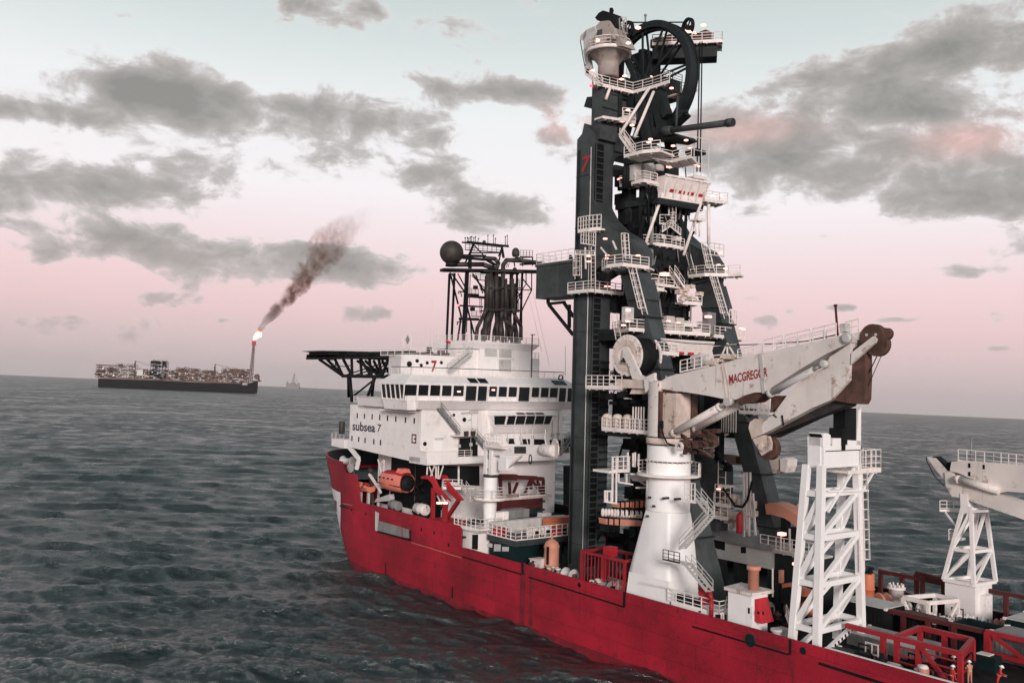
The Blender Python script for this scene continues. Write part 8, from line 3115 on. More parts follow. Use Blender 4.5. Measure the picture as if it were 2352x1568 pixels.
slab(sw, 'floor', [q[0], (q[1][0], 18.5, q[0][2])], (0, 2, 0), None, (), h=1.6, gap=1.0)
mb = MB()
for k in range(8):
    a = V((64.07, 18.40, 25.16)).lerp(V((66.73, 18.40, 25.31)), k / 7)
    mb.beam(a, a + Vector((0, 0, 3.4)), .12)
mb.build('bars', M_RAIL, sw)
mb = MB()
mb.box(q[0][0] - 2.0, q[1][0] - .6, 19.5, 22.0, q[0][2] + .4, q[0][2] + 4.6)
mb.build('winch_casing', M_RUST, sw)

# ------------------------------------------------------------------ working deck, right part of the picture
def rail_run(root, pts, posts, z0, w=.42, m=M_REDST, pw=.4):
    mb = MB()
    for a, b in zip(pts[:-1], pts[1:]):
        mb.beam(a, b, w)
    mb.build('top_beam', m, root)
    for (x, y, z) in posts:
        mb = MB()
        mb.beam((x, y, z0), (x, y, z), pw)
        mb.build('post', m, root)


cr1 = thing('cargo_rail', 'bright red cargo rail running aft inside the port bulwark', 'rail', (96, 5, 6.4))
ra = [(92.14, 5.05, 9.00), (95.55, 5.10, 9.00), (100.10, 4.91, 9.00)]
YR = 5.0
rail_run(cr1, [(90.4, YR, 9.0), (101.0, YR, 9.0)], [(x, YR, 9.0) for x in (94.1, 95.4, 97.4)], 6.4)
mb = MB()
for z in (8.3, 7.6, 7.0):
    mb.beam((95.4, YR, z), (101.0, YR, z), .12)
mb.beam((97.5, YR - .1, 8.9), (99.9, YR - .1, 6.5), .32)
mb.build('lower_bar', M_REDST, cr1)
bk = thing('cargo_bay_fence', 'bright red rectangular fence frame around an open bay on deck', 'fence', (97.5, 7.6, 6.4))
rail_run(bk, [(101.05, YR, 9.0), (99.5, 10.3, 9.0), (94.7, 10.3, 9.0), (95.2, YR + .4, 9.0)], [(101.05, YR, 9.0), (99.5, 10.3, 9.0), (94.7, 10.3, 9.0), (97.0, 10.3, 9.0)], 6.4)
mb = MB()
for z in (8.4, 7.8, 7.1):
    mb.beam((101.05, YR, z), (99.5, 10.3, z), .12)
mb.build('lower_bar', M_REDST, bk)
cr2 = thing('cargo_rail', 'long dark red cargo rail across the middle of the working deck', 'rail', (95, 14, 6.4))
rail_run(cr2, [(88.2, 13.9, 9.0), (98.6, 14.2, 9.0)], [(x, 14.0, 9.0) for x in (88.4, 91.0, 93.5, 96.0)], 6.4, m=M_REDDK)
cr3 = thing('cargo_rail', 'bright red braced cargo rail at the right edge of the photo', 'rail', (100, 13, 6.4))
rail_run(cr3, [(98.9, 14.1, 9.05), (112, 14.1, 9.05)], [(99.1, 14.1, 9.05), (103.0, 14.1, 9.05), (107, 14.1, 9.05)], 6.4, pw=.55)
mb = MB()
mb.beam((99.3, 14.0, 7.2), (112, 14.0, 7.2), .4)
mb.beam((99.5, 14.0, 8.9), (102.6, 14.0, 7.2), .3)
mb.build('lower_bar', M_REDST, cr3)
cr4 = thing('cargo_rail', 'dark red cargo rail with paired top beams along the starboard side', 'rail', (90, 27, 6.4))
rail_run(cr4, [(80.8, 27.0, 10.0), (90.0, 27.0, 10.0)], [(81.0, 27, 10), (83.6, 27, 10), (86.0, 27, 10), (88.4, 27, 10)], 6.4, m=M_REDDK)
rail_run(cr4, [(85.0, 27.4, 10.5), (92.6, 27.4, 10.1)], [(85.1, 27.4, 10.4), (92.4, 27.4, 10.0)], 6.4, m=M_REDDK)
rail_run(cr4, [(92.8, 27.8, 10.0), (112, 27.8, 10.0)], [(94.6, 27.8, 10), (97, 27.8, 10), (99.5, 27.8, 10)], 6.4, m=M_REDDK)
# white open frame
wf = thing('cargo_cradle', 'white open rectangular steel frame standing amid the deck cargo', 'cradle', (95, 17.5, 6.4))
tq_ = [(88.65, 18.22, 9.60), (91.36, 18.10, 9.60), (92.41, 22.04, 9.60), (89.89, 22.26, 9.60)]
mb = MB()
for i in range(4):
    mb.beam(tq_[i], tq_[(i + 1) % 4], .3, .4)
mb.build('top_frame', M_RAIL, wf)
for i in range(4):
    mb = MB()
    mb.beam((tq_[i][0], tq_[i][1], 6.4), tq_[i], .32)
    mb.build('leg', M_RAIL, wf)
for a, b in ((0, 1), (2, 1)):
    mb = MB()
    p_, q_ = V(tq_[a]), V(tq_[b])
    e = p_.lerp(q_, .55)
    mb.beam(p_ + Vector((0, 0, -.2)), (e.x, e.y, 6.5), .26)
    mb.build('diagonal_brace', M_RAIL, wf)


def container(label, x0, x1, y0, y1, z0, z1, m, lid=None, open_top=False, ang=0.0):
    g = thing('cargo_container', label, 'container', ((x0 + x1) / 2, (y0 + y1) / 2, z0), 'cargo containers on the working deck')
    mb = MB()
    if open_top:
        w = .12
        mb.box(x0, x1, y0, y0 + w, z0, z1)
        mb.box(x0, x1, y1 - w, y1, z0, z1)
        mb.box(x0, x0 + w, y0 + w, y1 - w, z0, z1)
        mb.box(x1 - w, x1, y0 + w, y1 - w, z0, z1)
        mb.box(x0 + w, x1 - w, y0 + w, y1 - w, z0, z0 + .15)
    else:
        mb.box(x0, x1, y0, y1, z0, z1)
    k = x0 + .35
    while k < x1 - .2:
        mb.box(k, k + .13, y0 - .05, y0, z0 + .15, z1 - .15)
        k += .42
    k = y0 + .35
    while k < y1 - .2:
        mb.box(x1, x1 + .05, k, k + .13, z0 + .15, z1 - .15)
        k += .42
    mb.build('body', m, g)
    if not open_top:
        mb = MB()
        mb.box(x0 - .03, x1 + .03, y0 - .03, y1 + .03, z1, z1 + .08)
        mb.build('lid', lid or m, g)
    for cx_, cy_2 in ((x0, y0), (x1, y0), (x1, y1), (x0, y1)):
        mb = MB()
        mb.box(cx_ - .14, cx_ + .14, cy_2 - .14, cy_2 + .14, z1 - .1, z1 + .14)
        mb.build('corner_casting', M_RAIL, g)
    return g


container('pale grey topped container just behind the port lattice tower', 84.6, 89.6, 13.2, 16.8, 6.4, 9.2, M_BLACK, M_GREYL)
container('dark green open topped skip right of the white open frame', 95.0, 98.8, 15.4, 18.4, 6.4, 8.9, M_GREEN, None, True)
container('grey battered container right of the open skip', 98.9, 102.6, 15.2, 18.6, 6.4, 8.9, M_GREY, M_GREY)
container('low dark container with a pale hatch at the far right of the deck', 97.5, 103.5, 21.0, 25.4, 6.4, 9.0, M_GREEN, M_GREYL)
container('long pale grey flat pontoon along the inside of the near red rail', 88.5, 96.0, 8.2, 12.2, 6.4, 7.5, M_GREY, M_GREYL)
container('dark low container in front of the long mid deck rail', 89.5, 93.8, 14.6, 17.4, 6.4, 8.6, M_BLACK, M_REDDK)
container('teal low tank at the foot of the white lattice tower', 90.3, 93.4, 1.2, 4.2, 6.4, 7.1, M_GREEN, M_GREEN)
# orange tank and wheels behind the lattice tower
ot = thing('chemical_tank', 'tall bright orange round tank behind the port lattice tower', 'tank', (84.15, 19.00, 8.72))
c = V((84.15, 19.00, 8.67))
mb = MB()
mb.lathe(c, [(.66, 0), (.7, .1), (.7, .8), (.78, .85), (.78, .95), (.7, 1.0), (.7, 2.4), (.62, 2.5), (.3, 2.6)], 22)
mb.build('shell', M_ORANGE, ot)
mb = MB()
for k in range(9):
    mb.tube(c + Vector((random.uniform(-.5, .5), random.uniform(-.5, .5), 2.4)), c + Vector((random.uniform(-.8, .8), random.uniform(-.5, .5), 3.1)), .1, n=6)
mb.build('top_fitting', M_BLACK, ot)
for i, cxp in enumerate(((85.06, 19.50, 8.73), (86.02, 19.50, 8.81))):
    mb = MB()
    mb.lathe((cxp[0], cxp[1], cxp[2] - .5), [(.95, 0), (1.0, .1), (1.0, .25), (.95, .3)], 28, (.3, 1, 0))
    g = thing('cable_reel', ('tan wooden cable reel leaning beside the bright orange tank', 'second tan cable reel, further from the orange tank')[i], 'reel', (cxp[0], cxp[1], 6.4))
    mb.build('flange', M_SALMON, g)
    mb = MB()
    mb.lathe((cxp[0] + .1, cxp[1] + .4, cxp[2] - .5), [(.5, 0), (.5, .8), (.95, .82), (.95, .95)], 24, (.3, 1, 0))
    mb.build('core', M_CRANE2, g)
wt = thing('water_tank', 'white round topped tank with valves right of the tan cable reels', 'tank', (86.35, 21.00, 8.47))
c = V((86.29, 21.00, 8.46))
mb = MB()
mb.lathe(c, [(.75, 0), (.75, 1.2), (.95, 1.25), (.95, 1.45), (.6, 1.5)], 20)
mb.build('shell', M_RAIL, wt)
mb = MB()
for k in range(10):
    a = k * .628
    mb.tube(c + Vector((math.cos(a) * .7, math.sin(a) * .7, 1.4)), c + Vector((math.cos(a) * .7, math.sin(a) * .7, 1.8)), .09, n=6)
mb.build('valve', M_CRANE, wt)
# orange reel and dark hose drum left of the lattice tower
oo = thing('hose_drum', 'orange hose drum with a dark core left of the white lattice tower', 'drum', (81.80, 8.00, 9.10))
c = (81.84, 8.00, 9.55)
mb = MB()
mb.lathe(c, [(.95, 0), (.95, 2.2)], 20, (0, 1, 0))
mb.build('core', M_BLACK, oo)
mb = MB()
mb.prism([(80.72, 8.60, 10.58), (81.45, 8.60, 10.76), (82.70, 8.60, 10.43), (83.52, 8.60, 10.28), (83.42, 8.60, 9.79), (82.19, 8.60, 9.81), (80.83, 8.60, 9.72)], (0, 1.5, 0))
mb.build('cover', M_ORANGE, oo)
op = thing('bollard_post', 'slim orange post standing before the dark housing', 'post', (78.22, 12.00, 9.92))
mb = MB()
q = [(78.20, 12.00, 11.21), (78.22, 12.00, 9.87)]
mb.beam(q[1], q[0], .55, .3)
mb.build('shaft', M_SALMON, op)
mb = MB()
mb.beam((q[1][0], 12.0, 6.4), q[1], .4)
mb.build('foot', M_BLACK, op)
ob_ = thing('float_bag', 'orange float bag seen through the port lattice tower legs', 'float', (82.99, 10.00, 8.04))
c = (83.04, 10.00, 8.40)
mb = MB()
mb.lathe((c[0] - .9, c[1], c[2]), [(.2, 0), (.7, .2), (.8, .6), (.8, 1.4), (.7, 1.8), (.2, 2.0)], 16, (1, 0, 0))
mb.build('bag', M_ORANGE, ob_)
# scattered rusty cargo on deck between the containers
random.seed(41)
cargo_lab = ['rusty pipe rack by the starboard cargo rail', 'crate of pale fittings left of the white open frame', 'low rusty valve skid behind the open skip', 'dark crate beside the starboard box pedestal',
             'pale flat crate under the paired red beams', 'brown drum crate between the skip and the far container']
cargo_pos = [(86.5, 23.5), (91.8, 19.6), (95.5, 20.4), (95.8, 24.6), (84.0, 25.0), (93.2, 22.4)]
for (x, y), lab in zip(cargo_pos, cargo_lab):
    g = thing('cargo_crate', lab, 'crate', (x, y, 6.4), 'loose cargo on the working deck')
    mb = MB()
    h_ = random.uniform(1.0, 1.9)
    mb.box(x - 1.6, x + 1.6, y - 1.0, y + 1.0, 6.45, 6.45 + h_ * .5)
    for k in range(4):
        mb.beam((x - 1.6 + k * 1.06, y - 1.0, 6.45), (x - 1.6 + k * 1.06, y - 1.0, 6.45 + h_), .14)
        mb.beam((x - 1.6 + k * 1.06, y + 1.0, 6.45), (x - 1.6 + k * 1.06, y + 1.0, 6.45 + h_), .14)
    mb.build('crate_body', random.choice([M_RUST, M_CRANE2, M_GREY]), g)
    mb = MB()
    for k in range(7):
        xx, yy = x + random.uniform(-1.3, 1.3), y + random.uniform(-.7, .7)
        mb.lathe((xx, yy, 6.45 + h_ * .5), [(.28, 0), (.28, random.uniform(.3, .9)), (.12, 1.0)], 8)
    mb.build('contents', random.choice([M_SALMON, M_CRANE, M_RUST]), g)
def fitting(x, y, k):
    g = thing('deck_fitting', 'small dirty steel fitting lying on the crowded working deck', 'fitting', (x, y, 6.4), 'loose steel fittings scattered over the working deck')
    m1 = random.choice([M_RUST, M_CRANE2, M_GREY, M_BLACK, M_GREYL, M_REDDK, M_BLACK])
    h_ = random.uniform(.5, 1.8)
    mb = MB()
    if k % 4 == 0:
        L = random.uniform(1.5, 4.5)
        for j in range(3):
            mb.tube((x - L / 2, y + j * .26, 6.6 + (j % 2) * .2), (x + L / 2, y + j * .26, 6.6 + (j % 2) * .2), .13, n=8)
    elif k % 4 == 1:
        mb.lathe((x, y, 6.4), [(.35, 0), (.35, h_ * .6), (.5, h_ * .62), (.5, h_ * .7), (.2, h_ * .75), (.2, h_)], 10)
        mb.beam((x - .6, y, 6.45), (x + .6, y, 6.45), .3, .12)
    elif k % 4 == 2:
        mb.box(x - .7, x + .7, y - .4, y + .4, 6.5, 6.5 + h_ * .6)
        mb.path([(x - .5, y, 6.5 + h_ * .6), (x - .5, y, 6.6 + h_), (x + .6, y, 6.6 + h_), (x + .9, y - .5, 6.5)], .07, 6)
    else:
        for j in range(3):
            mb.beam((x - .6 + j * .6, y, 6.4), (x - .6 + j * .6, y, 6.4 + h_ * 1.2), .1)
        mb.beam((x - .65, y, 6.4 + h_ * 1.2), (x + .65, y, 6.4 + h_ * 1.2), .12)
        mb.beam((x - .65, y, 6.4 + h_ * .6), (x + .65, y, 6.4 + h_ * .6), .1)
    mb.build('casting', m1, g, None, False)
    mb = MB()
    mb.box(x - .8, x + .8, y - .5, y + .5, 6.41, 6.5)
    mb.build('base_pad', M_BLACK, g)


random.seed(19)
for k in range(64):
    if k < 26:
        fitting(random.uniform(84, 104), random.uniform(17.5, 26.5), k)
    elif k < 38:
        fitting(random.uniform(92.5, 101), random.uniform(1.2, 9.6), k)
    elif k < 52:
        fitting(random.uniform(73.5, 84), random.uniform(4.5, 14.5), k)
    else:
        fitting(random.uniform(44.5, 63.5), random.uniform(1.0, 8.0), k)
# small casks by the bulwark
cb = thing('rope_cask', 'orange and white rope cask at the port bulwark before the red fence', 'cask', (99.42, 2.00, 7.12))
c = (99.44, 2.00, 7.00)
mb = MB()
mb.lathe(c, [(.42, 0), (.45, .1), (.45, .8), (.42, .9)], 18)
mb.build('barrel', M_SALMON, cb)
mb = MB()
mb.lathe((c[0], c[1], c[2] + .9), [(.4, 0), (.42, .1), (.3, .25), (.1, .3)], 18)
mb.build('rope_coil', M_RAIL, cb)
gb = thing('tool_chest', 'dark green chest with papers on top under the braced red rail', 'chest', (100.3, 11.6, 6.4))
mb = MB()
mb.box(99.4, 101.2, 10.9, 12.2, 6.4, 7.7)
mb.build('body', M_GREEN, gb)
mb = MB()
mb.box(99.5, 100.6, 11.0, 12.0, 7.7, 7.78)
mb.build('lid', M_RAIL, gb)

# bulwark capping: pale worn edge along the near side
mb = MB()
mb.beam((91.5, .08, 8.02), (STERN - 1, .08, 7.95), .3, .06)
mb.build('bulwark_capping', M_RAIL, ship)


# ------------------------------------------------------------------ people
def person(label, loc, yaw, lean=0.0, arm='down', cloth=M_HIVIS):
    """deck worker: one continuous body grown along a skeleton, helmet and boots as parts"""
    h = 1.78
    J = [((0, 0, .95), .15), ((0, 0, 1.15), .155), ((0, 0, 1.36), .165), ((0, 0, 1.50), .07), ((.02, 0, 1.62), .095), ((.02, 0, 1.72), .075)]
    E_ = [(0, 1), (1, 2), (2, 3), (3, 4), (4, 5)]

    def add(p, rr, par):
        J.append((p, rr))
        E_.append((par, len(J) - 1))
        return len(J) - 1
    for s in (-1, 1):
        hip = add((0, .10 * s, .90), .115, 0)
        kn = add((.03, .12 * s, .50), .075, hip)
        an = add((0, .13 * s, .10), .055, kn)
        add((.16, .14 * s, .05), .05, an)
        sh = add((0, .20 * s, 1.42), .075, 2)
        if arm == 'down' or (arm == 'one' and s < 0):
            el = add((.02, .27 * s, 1.14), .052, sh)
            wr = add((.12, .27 * s, .90), .036, el)
            d = Vector((.04, 0, -.09))
        else:
            el = add((.10, .27 * s, 1.18), .052, sh)
            wr = add((.34, .18 * s, 1.16), .036, el)
            d = Vector((.09, 0, .01))
        w_ = V(J[wr][0])
        pm = add(tuple(w_ + d * .7), .034, wr)
        for k in range(4):
            off = Vector((0, (k - 1.5) * .021, 0))
            f1 = add(tuple(w_ + d * 1.25 + off), .0095, pm)
            add(tuple(w_ + d * (1.75 + .12 * (1 if k in (1, 2) else 0)) + off + Vector((.012, 0, -.012))), .008, f1)
        add(tuple(w_ + d * 1.0 + Vector((.02, -.045 * s, 0))), .010, pm)
    me = bpy.data.meshes.new('body')
    me.from_pydata([p for p, _ in J], E_, [])
    tmp = bpy.data.objects.new('body', me)
    scene.collection.objects.link(tmp)
    md = tmp.modifiers.new('skin', 'SKIN')
    for i, sv in enumerate(me.skin_vertices[0].data):
        sv.radius = (J[i][1], J[i][1])
        sv.use_root = (i == 0)
    tmp.modifiers.new('sub', 'SUBSURF').levels = 1
    dg = bpy.context.evaluated_depsgraph_get()
    me2 = bpy.data.meshes.new_from_object(tmp.evaluated_get(dg))
    bpy.data.objects.remove(tmp)
    g = thing('person', label, 'person', loc)
    g.matrix_world = SHIP @ Matrix.Translation(loc) @ Matrix.Rotation(yaw, 4, 'Z') @ Matrix.Rotation(lean, 4, 'Y') @ Matrix.Scale(1.1, 4)
    me2.materials.clear()
    me2.materials.append(cloth)
    me2.materials.append(M_SKIN)
    for p in me2.polygons:
        p.use_smooth = True
        c = p.center
        if c.z > 1.52 or (c.z < 0.89 and c.z > .70 and abs(c.y) > .2) or (arm != 'down' and c.x > .345 and 1.0 < c.z < 1.3):
            p.material_index = 1
    ob = bpy.data.objects.new('body', me2)
    scene.collection.objects.link(ob)
    ob.parent = g

    def part(mb, name, m):
        ROOT[g] = ((0, 0, 0), SHIP)
        mb.build(name, m, g)
    mb = MB()
    mb.lathe((.02, 0, 1.70), [(.19, -.005), (.185, .01), (.125, .02), (.125, .06), (.10, .11), (.05, .135), (.01, .14)], 18)
    part(mb, 'helmet', M_HELMET)
    mb = MB()
    for s in (-1, 1):
        mb.box(-.10, .22, .13 * s - .055, .13 * s + .055, 0.0, .12)
    part(mb, 'boots', M_BLACK)
    mb = MB()
    mb.lathe((0, 0, 1.02), [(.175, 0), (.178, .03), (.175, .06)], 14)
    part(mb, 'reflective_band', M_GREYL)
    return g


person('worker in a red coverall and white helmet seen from behind, beside the red fence corner', (101.1, 3.3, 6.4), rad(60), .08, 'one')
person('worker in a faded red coverall and white helmet facing the open bay', (101.4, 5.9, 6.4), rad(150), .05, 'fwd', M_SALMON)
person('worker in a red coverall and white helmet, rightmost, bending by the braced rail', (103.0, 6.9, 6.4), rad(20), .25, 'fwd')
person('worker in dark clothing with a white helmet standing inside the red fence corner', (99.9, 6.2, 6.4), rad(200), .0, 'down', M_TOWER2)

# ------------------------------------------------------------------ distant production ship with its flare
FA = Vector((-1317.0, 2933.0, 0.0))
FBd = Vector((-836.3, 3016.2, 0.0))
fx = (FBd - FA)
FL = fx.length
fx.normalize()
FPM = Matrix.Translation(FA) @ Matrix(((fx.x, -fx.y, 0, 0), (fx.y, fx.x, 0, 0), (0, 0, 1, 0), (0, 0, 0, 1)))
FS = FL / 1560.0          # metres for one unit of the measuring sketch


def fz(px, py):
    """height above the water of a sketch point"""
    wl = 815 + (px - 135) * 55.0 / 1560.0
    return (wl - py) * FS


def fpx(px):
    return (px - 135) * FS


fp = thing('production_ship', 'dark hulled production ship with rusty process modules far off on the left', 'ship', (0, 0, 0), frame=FPM)
mb = MB()
hp = [(0, 0), (FL * .985, 0), (FL * 1.0, 3), (FL * 1.002, fz(1700, 740)), (FL * .93, fz(1560, 768)), (fpx(1100), fz(1100, 758)), (fpx(700), fz(700, 742)), (fpx(130), fz(130, 725)), (-1, 4)]
mb.prism([(x, 0, z) for x, z in hp], (0, 58, 0))
mb.build('hull', M_WOODK, fp)
mb = MB()
mb.box(2, FL * .9, 1, 57, fz(700, 742), fz(700, 728))
mb.build('process_deck', M_FPSO, fp)
random.seed(101)


def module(px0, px1, py_top, py_bot, name, m, dens=1.0):
    x0, x1 = fpx(px0), fpx(px1)
    z0, z1 = fz((px0 + px1) / 2, py_bot), fz((px0 + px1) / 2, py_top)
    mb = MB()
    nlev = max(2, int((z1 - z0) / 6))
    for k in range(nlev + 1):
        z = z0 + (z1 - z0) * k / nlev
        mb.box(x0, x1, 4, 40, z - .5, z + .4)
    nx = max(2, int((x1 - x0) / 8))
    for k in range(nx + 1):
        x = x0 + (x1 - x0) * k / nx
        mb.beam((x, 4, z0), (x, 4, z1), 1.0)
        mb.beam((x, 40, z0), (x, 40, z1), 1.0)
    cnt = int((x1 - x0) * (z1 - z0) / 24 * dens)
    for k in range(cnt):
        x, z = random.uniform(x0, x1), random.uniform(z0, z1)
        s = random.uniform(1.2, 4.5)
        if random.random() < .5:
            mb.box(x - s, x + s, 6, 34, z - s * .6, z + s * .6)
        else:
            mb.tube((x - s * 1.5, 5 + random.uniform(0, 4), z), (x + s * 1.5, 5 + random.uniform(0, 4), z), s * .35, n=8)
    for k in range(int(cnt * .12)):
        x = random.uniform(x0, x1)
        mb.beam((x, 10, z1), (x, 10, z1 + random.uniform(2, 7)), .8)
    o = mb.build(name, m, fp)
    for k in range(max(1, int(dens * (x1 - x0) / 11))):
        mb2 = MB()
        mb2.ball((random.uniform(x0, x1), 2.6, random.uniform(z0 + 2, z1)), random.uniform(.5, 1.1), 6, 4)
        mb2.build('lit_lamp', M_GLOWW, o)
    return o


module(100, 290, 610, 720, 'process_module', M_FPSO, .8)
module(290, 480, 580, 715, 'accommodation', M_FPSOG, .5)
module(480, 630, 630, 725, 'process_module', M_FPSO, 1)
module(630, 780, 542, 730, 'process_module', M_WOODK, .8)
module(760, 880, 635, 735, 'process_module', M_FPSO, 1)
module(880, 1100, 612, 740, 'process_module', M_FPSO, 1.2)
module(1100, 1280, 632, 745, 'process_module', M_FPSO, 1)
module(1280, 1340, 660, 750, 'process_module', M_FPSO, 1)
module(1340, 1610, 615, 752, 'process_module', M_FPSO, 1.3)
mb = MB()
z = fz(200, 595)
mb.hexa([(fpx(95), 8, z), (fpx(330), 8, z), (fpx(330), 44, z), (fpx(95), 44, z)], [(fpx(90), 6, z + 3), (fpx(330), 6, z + 3), (fpx(330), 46, z + 3), (fpx(90), 46, z + 3)])
mb.build('helideck', M_FPSO, fp)
mb = MB()
mb.box(fpx(500), fpx(560), 0, 10, fz(530, 695), fz(530, 632))
mb.build('pale_house', M_GREYL, fp)
for cx_, ct, tipx, tipy in ((470, 540, 640, 592), (1265, 562, 1430, 600)):
    mb = MB()
    mb.tube((fpx(cx_), 12, fz(cx_, 720)), (fpx(cx_), 12, fz(cx_, ct + 30)), 2.6, n=8)
    mb.beam((fpx(cx_ - 8), 12, fz(cx_, ct + 50)), (fpx(cx_ + 4), 12, fz(cx_, ct)), 3.2)
    mb.beam((fpx(cx_), 12, fz(cx_, ct + 4)), (fpx(tipx), 12, fz(tipx, tipy)), 1.0)
    mb.build('pedestal_crane', M_FPSO, fp)
mb = MB()
mb.lathe((fpx(1692), 25, fz(1692, 690)), [(6, -6), (9, -4), (9, 4), (6, 6)], 16, (0, 1, 0))
mb.beam((fpx(1640), 25, fz(1640, 740)), (fpx(1740), 25, fz(1740, 735)), 4)
mb.tube((fpx(1700), 25, fz(1700, 690)), (fpx(1722), 25, fz(1722, 740)), 3, n=8)
mb.build('bow_turret', M_FPSO, fp)
ftw = MB()
zt_, zb_ = fz(1642, 362), fz(1632, 745)
fxc, fxt = fpx(1632), fpx(1642)
for s1 in (-1, 1):
    for s2 in (-1, 1):
        ftw.beam((fxc + s1 * 6, 20 + s2 * 6, zb_), (fxt + s1 * 3.2, 20 + s2 * 3.2, zt_), 1.1)
nl = 9
for k in range(nl):
    t0, t1 = k / nl, (k + 1) / nl
    z0_, z1_ = zb_ + (zt_ - zb_) * t0, zb_ + (zt_ - zb_) * t1
    w0, w1 = 6 - 2.8 * t0, 6 - 2.8 * t1
    c0_, c1_ = fxc + (fxt - fxc) * t0, fxc + (fxt - fxc) * t1
    for yy in (-1, 1):
        ftw.beam((c0_ - w0, 20 + yy * w0, z0_), (c1_ + w1, 20 + yy * w1, z1_), .7)
        ftw.beam((c0_ + w0, 20 + yy * w0, z0_), (c1_ - w1, 20 + yy * w1, z1_), .7)
        ftw.beam((c0_ - w0, 20 + yy * w0, z0_), (c0_ + w0, 20 + yy * w0, z0_), .7)
ftw.tube((fxc, 20, zb_), (fxt, 20, zt_), 1.4, n=8)
fl_ = ftw.build('flare_tower', M_FPSO, fp)
mb = MB()
mb.box(fpx(1623), fpx(1663), 14, 26, fz(1642, 360), fz(1642, 312))
mb.build('flare_head', M_REDST, fl_)
mb = MB()
mb.box(fpx(1555), fpx(1608), -.3, .2, fz(1580, 779), fz(1580, 771))
mb.build('bow_lettering_bar', M_GREYL, fp)
# flame and smoke
m = bpy.data.materials.new('gas_flame')
m.use_nodes = True
T = NT(m.node_tree)
b = m.node_tree.nodes['Principled BSDF']
b.inputs['Base Color'].default_value = (.8, .3, .2, 1)
tt_ = T.node('ShaderNodeTexCoord')
lw = T.node('ShaderNodeSeparateXYZ')
T.put(lw.inputs[0], tt_.outputs['Generated'])
fcol = T.ramp(lw.outputs[2], [(0.0, (1.0, .10, .08)), (.14, (1.0, .65, .5)), (.7, (1.0, .72, .58)), (.92, (1.0, .12, .1)), (1.0, (.8, .03, .05))])
T.put(b.inputs['Emission Color'], fcol)
b.inputs['Emission Strength'].default_value = 1.7
mb = MB()
random.seed(8)
for px_, py_, rr in ((1640, 300, 3.4), (1646, 288, 5.0), (1655, 275, 7.0), (1664, 262, 8.2), (1674, 250, 9.0), (1684, 240, 8.5), (1690, 228, 8.0), (1682, 218, 6.5), (1700, 245, 6.0), (1672, 212, 4.5), (1706, 262, 3.5)):
    mb.ball((fpx(px_), 20 + random.uniform(-2, 2), fz(px_, py_)), rr, 14, 10, 1.15)
solo(mb, 'gas_flame', 'bright pink white gas flame at the top of the distant flare tower', 'flame', m, (fpx(1642), 20, fz(1642, 310)), frame=FPM)
# smoke: noise filled volume inside a widening bent sleeve
SMK = [(1672, 232, 9), (1690, 190, 20), (1735, 115, 36), (1795, 25, 54), (1880, -75, 70), (1985, -185, 86), (2085, -300, 102), (2180, -440, 120), (2270, -580, 138), (2350, -740, 156), (2430, -900, 175), (2510, -1060, 195)]
mb = MB()
ns = 18
rows = []
for px_, py_, rr in SMK:
    rr *= 1.35
    cc = Vector((fpx(px_), 20, fz(px_, py_)))
    rows.append([cc + Vector((math.cos(2 * math.pi * k / ns) * rr, math.sin(2 * math.pi * k / ns) * rr, -math.cos(2 * math.pi * k / ns) * rr * -.55)) for k in range(ns)])
vs = [p_ for r_ in rows for p_ in r_]
fs = [(i * ns + k, i * ns + (k + 1) % ns, (i + 1) * ns + (k + 1) % ns, (i + 1) * ns + k) for i in range(len(rows) - 1) for k in range(ns)]
fs.append(list(range(ns))[::-1])
fs.append([(len(rows) - 1) * ns + k for k in range(ns)])
mb.add(vs, fs)
m = bpy.data.materials.new('flare_smoke')
m.use_nodes = True
T = NT(m.node_tree)
for nd in list(m.node_tree.nodes):
    if nd.type == 'BSDF_PRINCIPLED':
        m.node_tree.nodes.remove(nd)
vol = T.node('ShaderNodeVolumePrincipled')
tco = T.node('ShaderNodeTexCoord')
obv = tco.outputs['Object']
sx_ = T.node('ShaderNodeSeparateXYZ')
T.put(sx_.inputs[0], obv)
hgt = T.math('MAXIMUM', sx_.outputs[2], 1.0)
n1 = T.noise(T.mapv(obv, scale=(1, 1, .8), rot=(0, .5, 0)), .024, 7.0, .64, .9)
n2 = T.noise(T.mapv(obv, loc=(30, 5, 9)), .05, 5.0, .6, .5)
# distance from the bent axis of the plume: the smoke breaks up before it reaches the sleeve
zu = T.math('DIVIDE', sx_.outputs[2], 1292.0 * FS)
axx = T.math('MULTIPLY', T.ramp(zu, [(0.0, 0.0), (.09, .063), (.238, .208), (.412, .413), (.628, .598), (1.0, .838)]), 1000.0 * FS)
rr_ = T.math('MULTIPLY_ADD', zu, 200.0 * FS, 22.0 * FS)
ux = T.math('MULTIPLY', T.math('SUBTRACT', sx_.outputs[0], axx), .82)
dd_ = T.math('DIVIDE', T.math('SQRT', T.math('MULTIPLY_ADD', ux, ux, T.math('MULTIPLY', sx_.outputs[1], sx_.outputs[1]))), rr_)
n1 = T.math('SUBTRACT', T.math('ADD', n1, .14), T.math('MULTIPLY', T.math('MULTIPLY', dd_, dd_), .17))
puff = T.math('MULTIPLY', T.smooth(n1, .45, .57), T.smooth(n2, .30, .60))
thin = T.math('POWER', T.math('DIVIDE', 62.0, T.math('ADD', hgt, 14.0)), 1.9)
fade = T.smooth(hgt, 500, 240)
dn = T.math('MULTIPLY', T.math('MULTIPLY', puff, T.math('MINIMUM', thin, 1.4)), T.math('MAXIMUM', fade, 0.0))
T.put(vol.inputs['Density'], T.math('MULTIPLY', dn, .70))
vol.inputs['Color'].default_value = (.07, .050, .043, 1)
vol.inputs['Absorption Color'].default_value = (.35, .22, .18, 1)
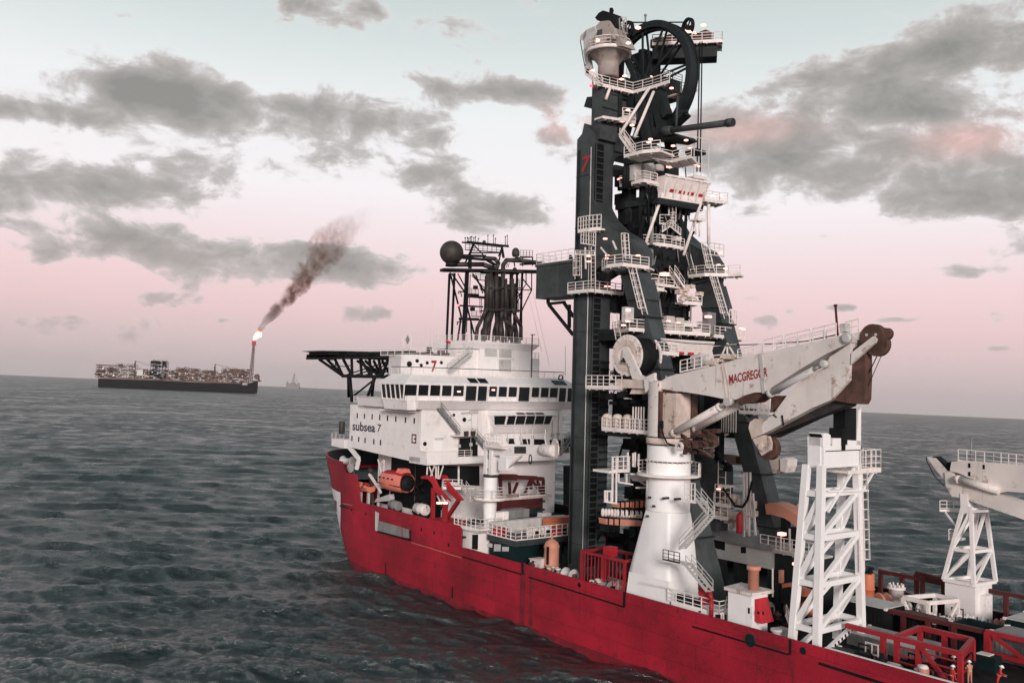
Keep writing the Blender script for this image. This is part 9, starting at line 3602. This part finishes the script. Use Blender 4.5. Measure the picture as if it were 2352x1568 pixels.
mo = [nd for nd in m.node_tree.nodes if nd.type == 'OUTPUT_MATERIAL'][0]
m.node_tree.links.new(vol.outputs[0], mo.inputs['Volume'])
o = solo(mb, 'smoke', 'brown black smoke drifting right from the distant gas flare', 'smoke', m, (fpx(1672), 20, fz(1672, 240)), frame=FPM)
o['kind'] = 'stuff'

# ------------------------------------------------------------------ drilling ship on the horizon
RIGC = Vector((-2768.3, 11676.3, 0.0))
FR2 = Matrix.Translation(RIGC)
k_ = RIGC.length * 0.7778 / 2100 / 3.36      # metres per sketch unit
dr_ = thing('drilling_rig', 'pale hazy drilling ship with a tall derrick on the horizon', 'ship', (0, 0, 0), frame=FR2)
mb = MB()
mb.hexa([(-58 * k_, -10, 0), (60 * k_, -10, 0), (60 * k_, 40, 0), (-58 * k_, 40, 0)], [(-66 * k_, -10, 40 * k_), (66 * k_, -10, 26 * k_), (66 * k_, 40, 26 * k_), (-66 * k_, 40, 40 * k_)])
mb.build('hull', M_GREY, dr_)
mb = MB()
for x0, x1, z1_ in ((-64, -50, 62), (-48, -20, 52), (-20, 20, 60), (24, 44, 46), (46, 60, 58)):
    mb.box(x0 * k_, x1 * k_, 0, 30, 30 * k_, z1_ * k_)
mb.build('deck_module', M_GREY, dr_)
mb = MB()
for s1 in (-1, 1):
    mb.beam((s1 * 11 * k_, 10, 55 * k_), (8 * k_ + s1 * 4 * k_, 10, 140 * k_), 5 * k_)
for k in range(6):
    t0, t1 = k / 6, (k + 1) / 6
    mb.beam(((-11 + 15 * t0) * k_, 10, (55 + 85 * t0) * k_), ((11 + 1 * t1) * k_, 10, (55 + 85 * t1) * k_), 3 * k_)
    mb.beam(((11 + t0) * k_, 10, (55 + 85 * t0) * k_), ((-11 + 15 * t1) * k_, 10, (55 + 85 * t1) * k_), 2 * k_)
mb.beam((4 * k_, 10, 140 * k_), (10 * k_, 10, 156 * k_), 5 * k_)
mb.build('derrick', M_GREY, dr_)
mb = MB()
mb.beam((40 * k_, 5, 46 * k_), (32 * k_, 5, 105 * k_), 2 * k_)
mb.beam((-54 * k_, 5, 60 * k_), (-54 * k_, 5, 78 * k_), 3 * k_)
mb.build('crane_boom', M_GREY, dr_)

# ------------------------------------------------------------------ air haze
mb = MB()
mb.box(-33000, 33000, -33000, 33000, -5.0, 640.0)
m = bpy.data.materials.new('air_haze')
m.use_nodes = True
for nd in list(m.node_tree.nodes):
    if nd.type == 'BSDF_PRINCIPLED':
        m.node_tree.nodes.remove(nd)
vol = m.node_tree.nodes.new('ShaderNodeVolumePrincipled')
vol.inputs['Color'].default_value = (.95, .88, .88, 1)
vol.inputs['Density'].default_value = 0.000016
vol.inputs['Anisotropy'].default_value = 0.2
mo = [nd for nd in m.node_tree.nodes if nd.type == 'OUTPUT_MATERIAL'][0]
m.node_tree.links.new(vol.outputs[0], mo.inputs['Volume'])
o = mb.build('haze', m)
o['kind'] = 'stuff'
o['label'] = 'thin pale sea haze in the air fading the far ships'
o['category'] = 'haze'
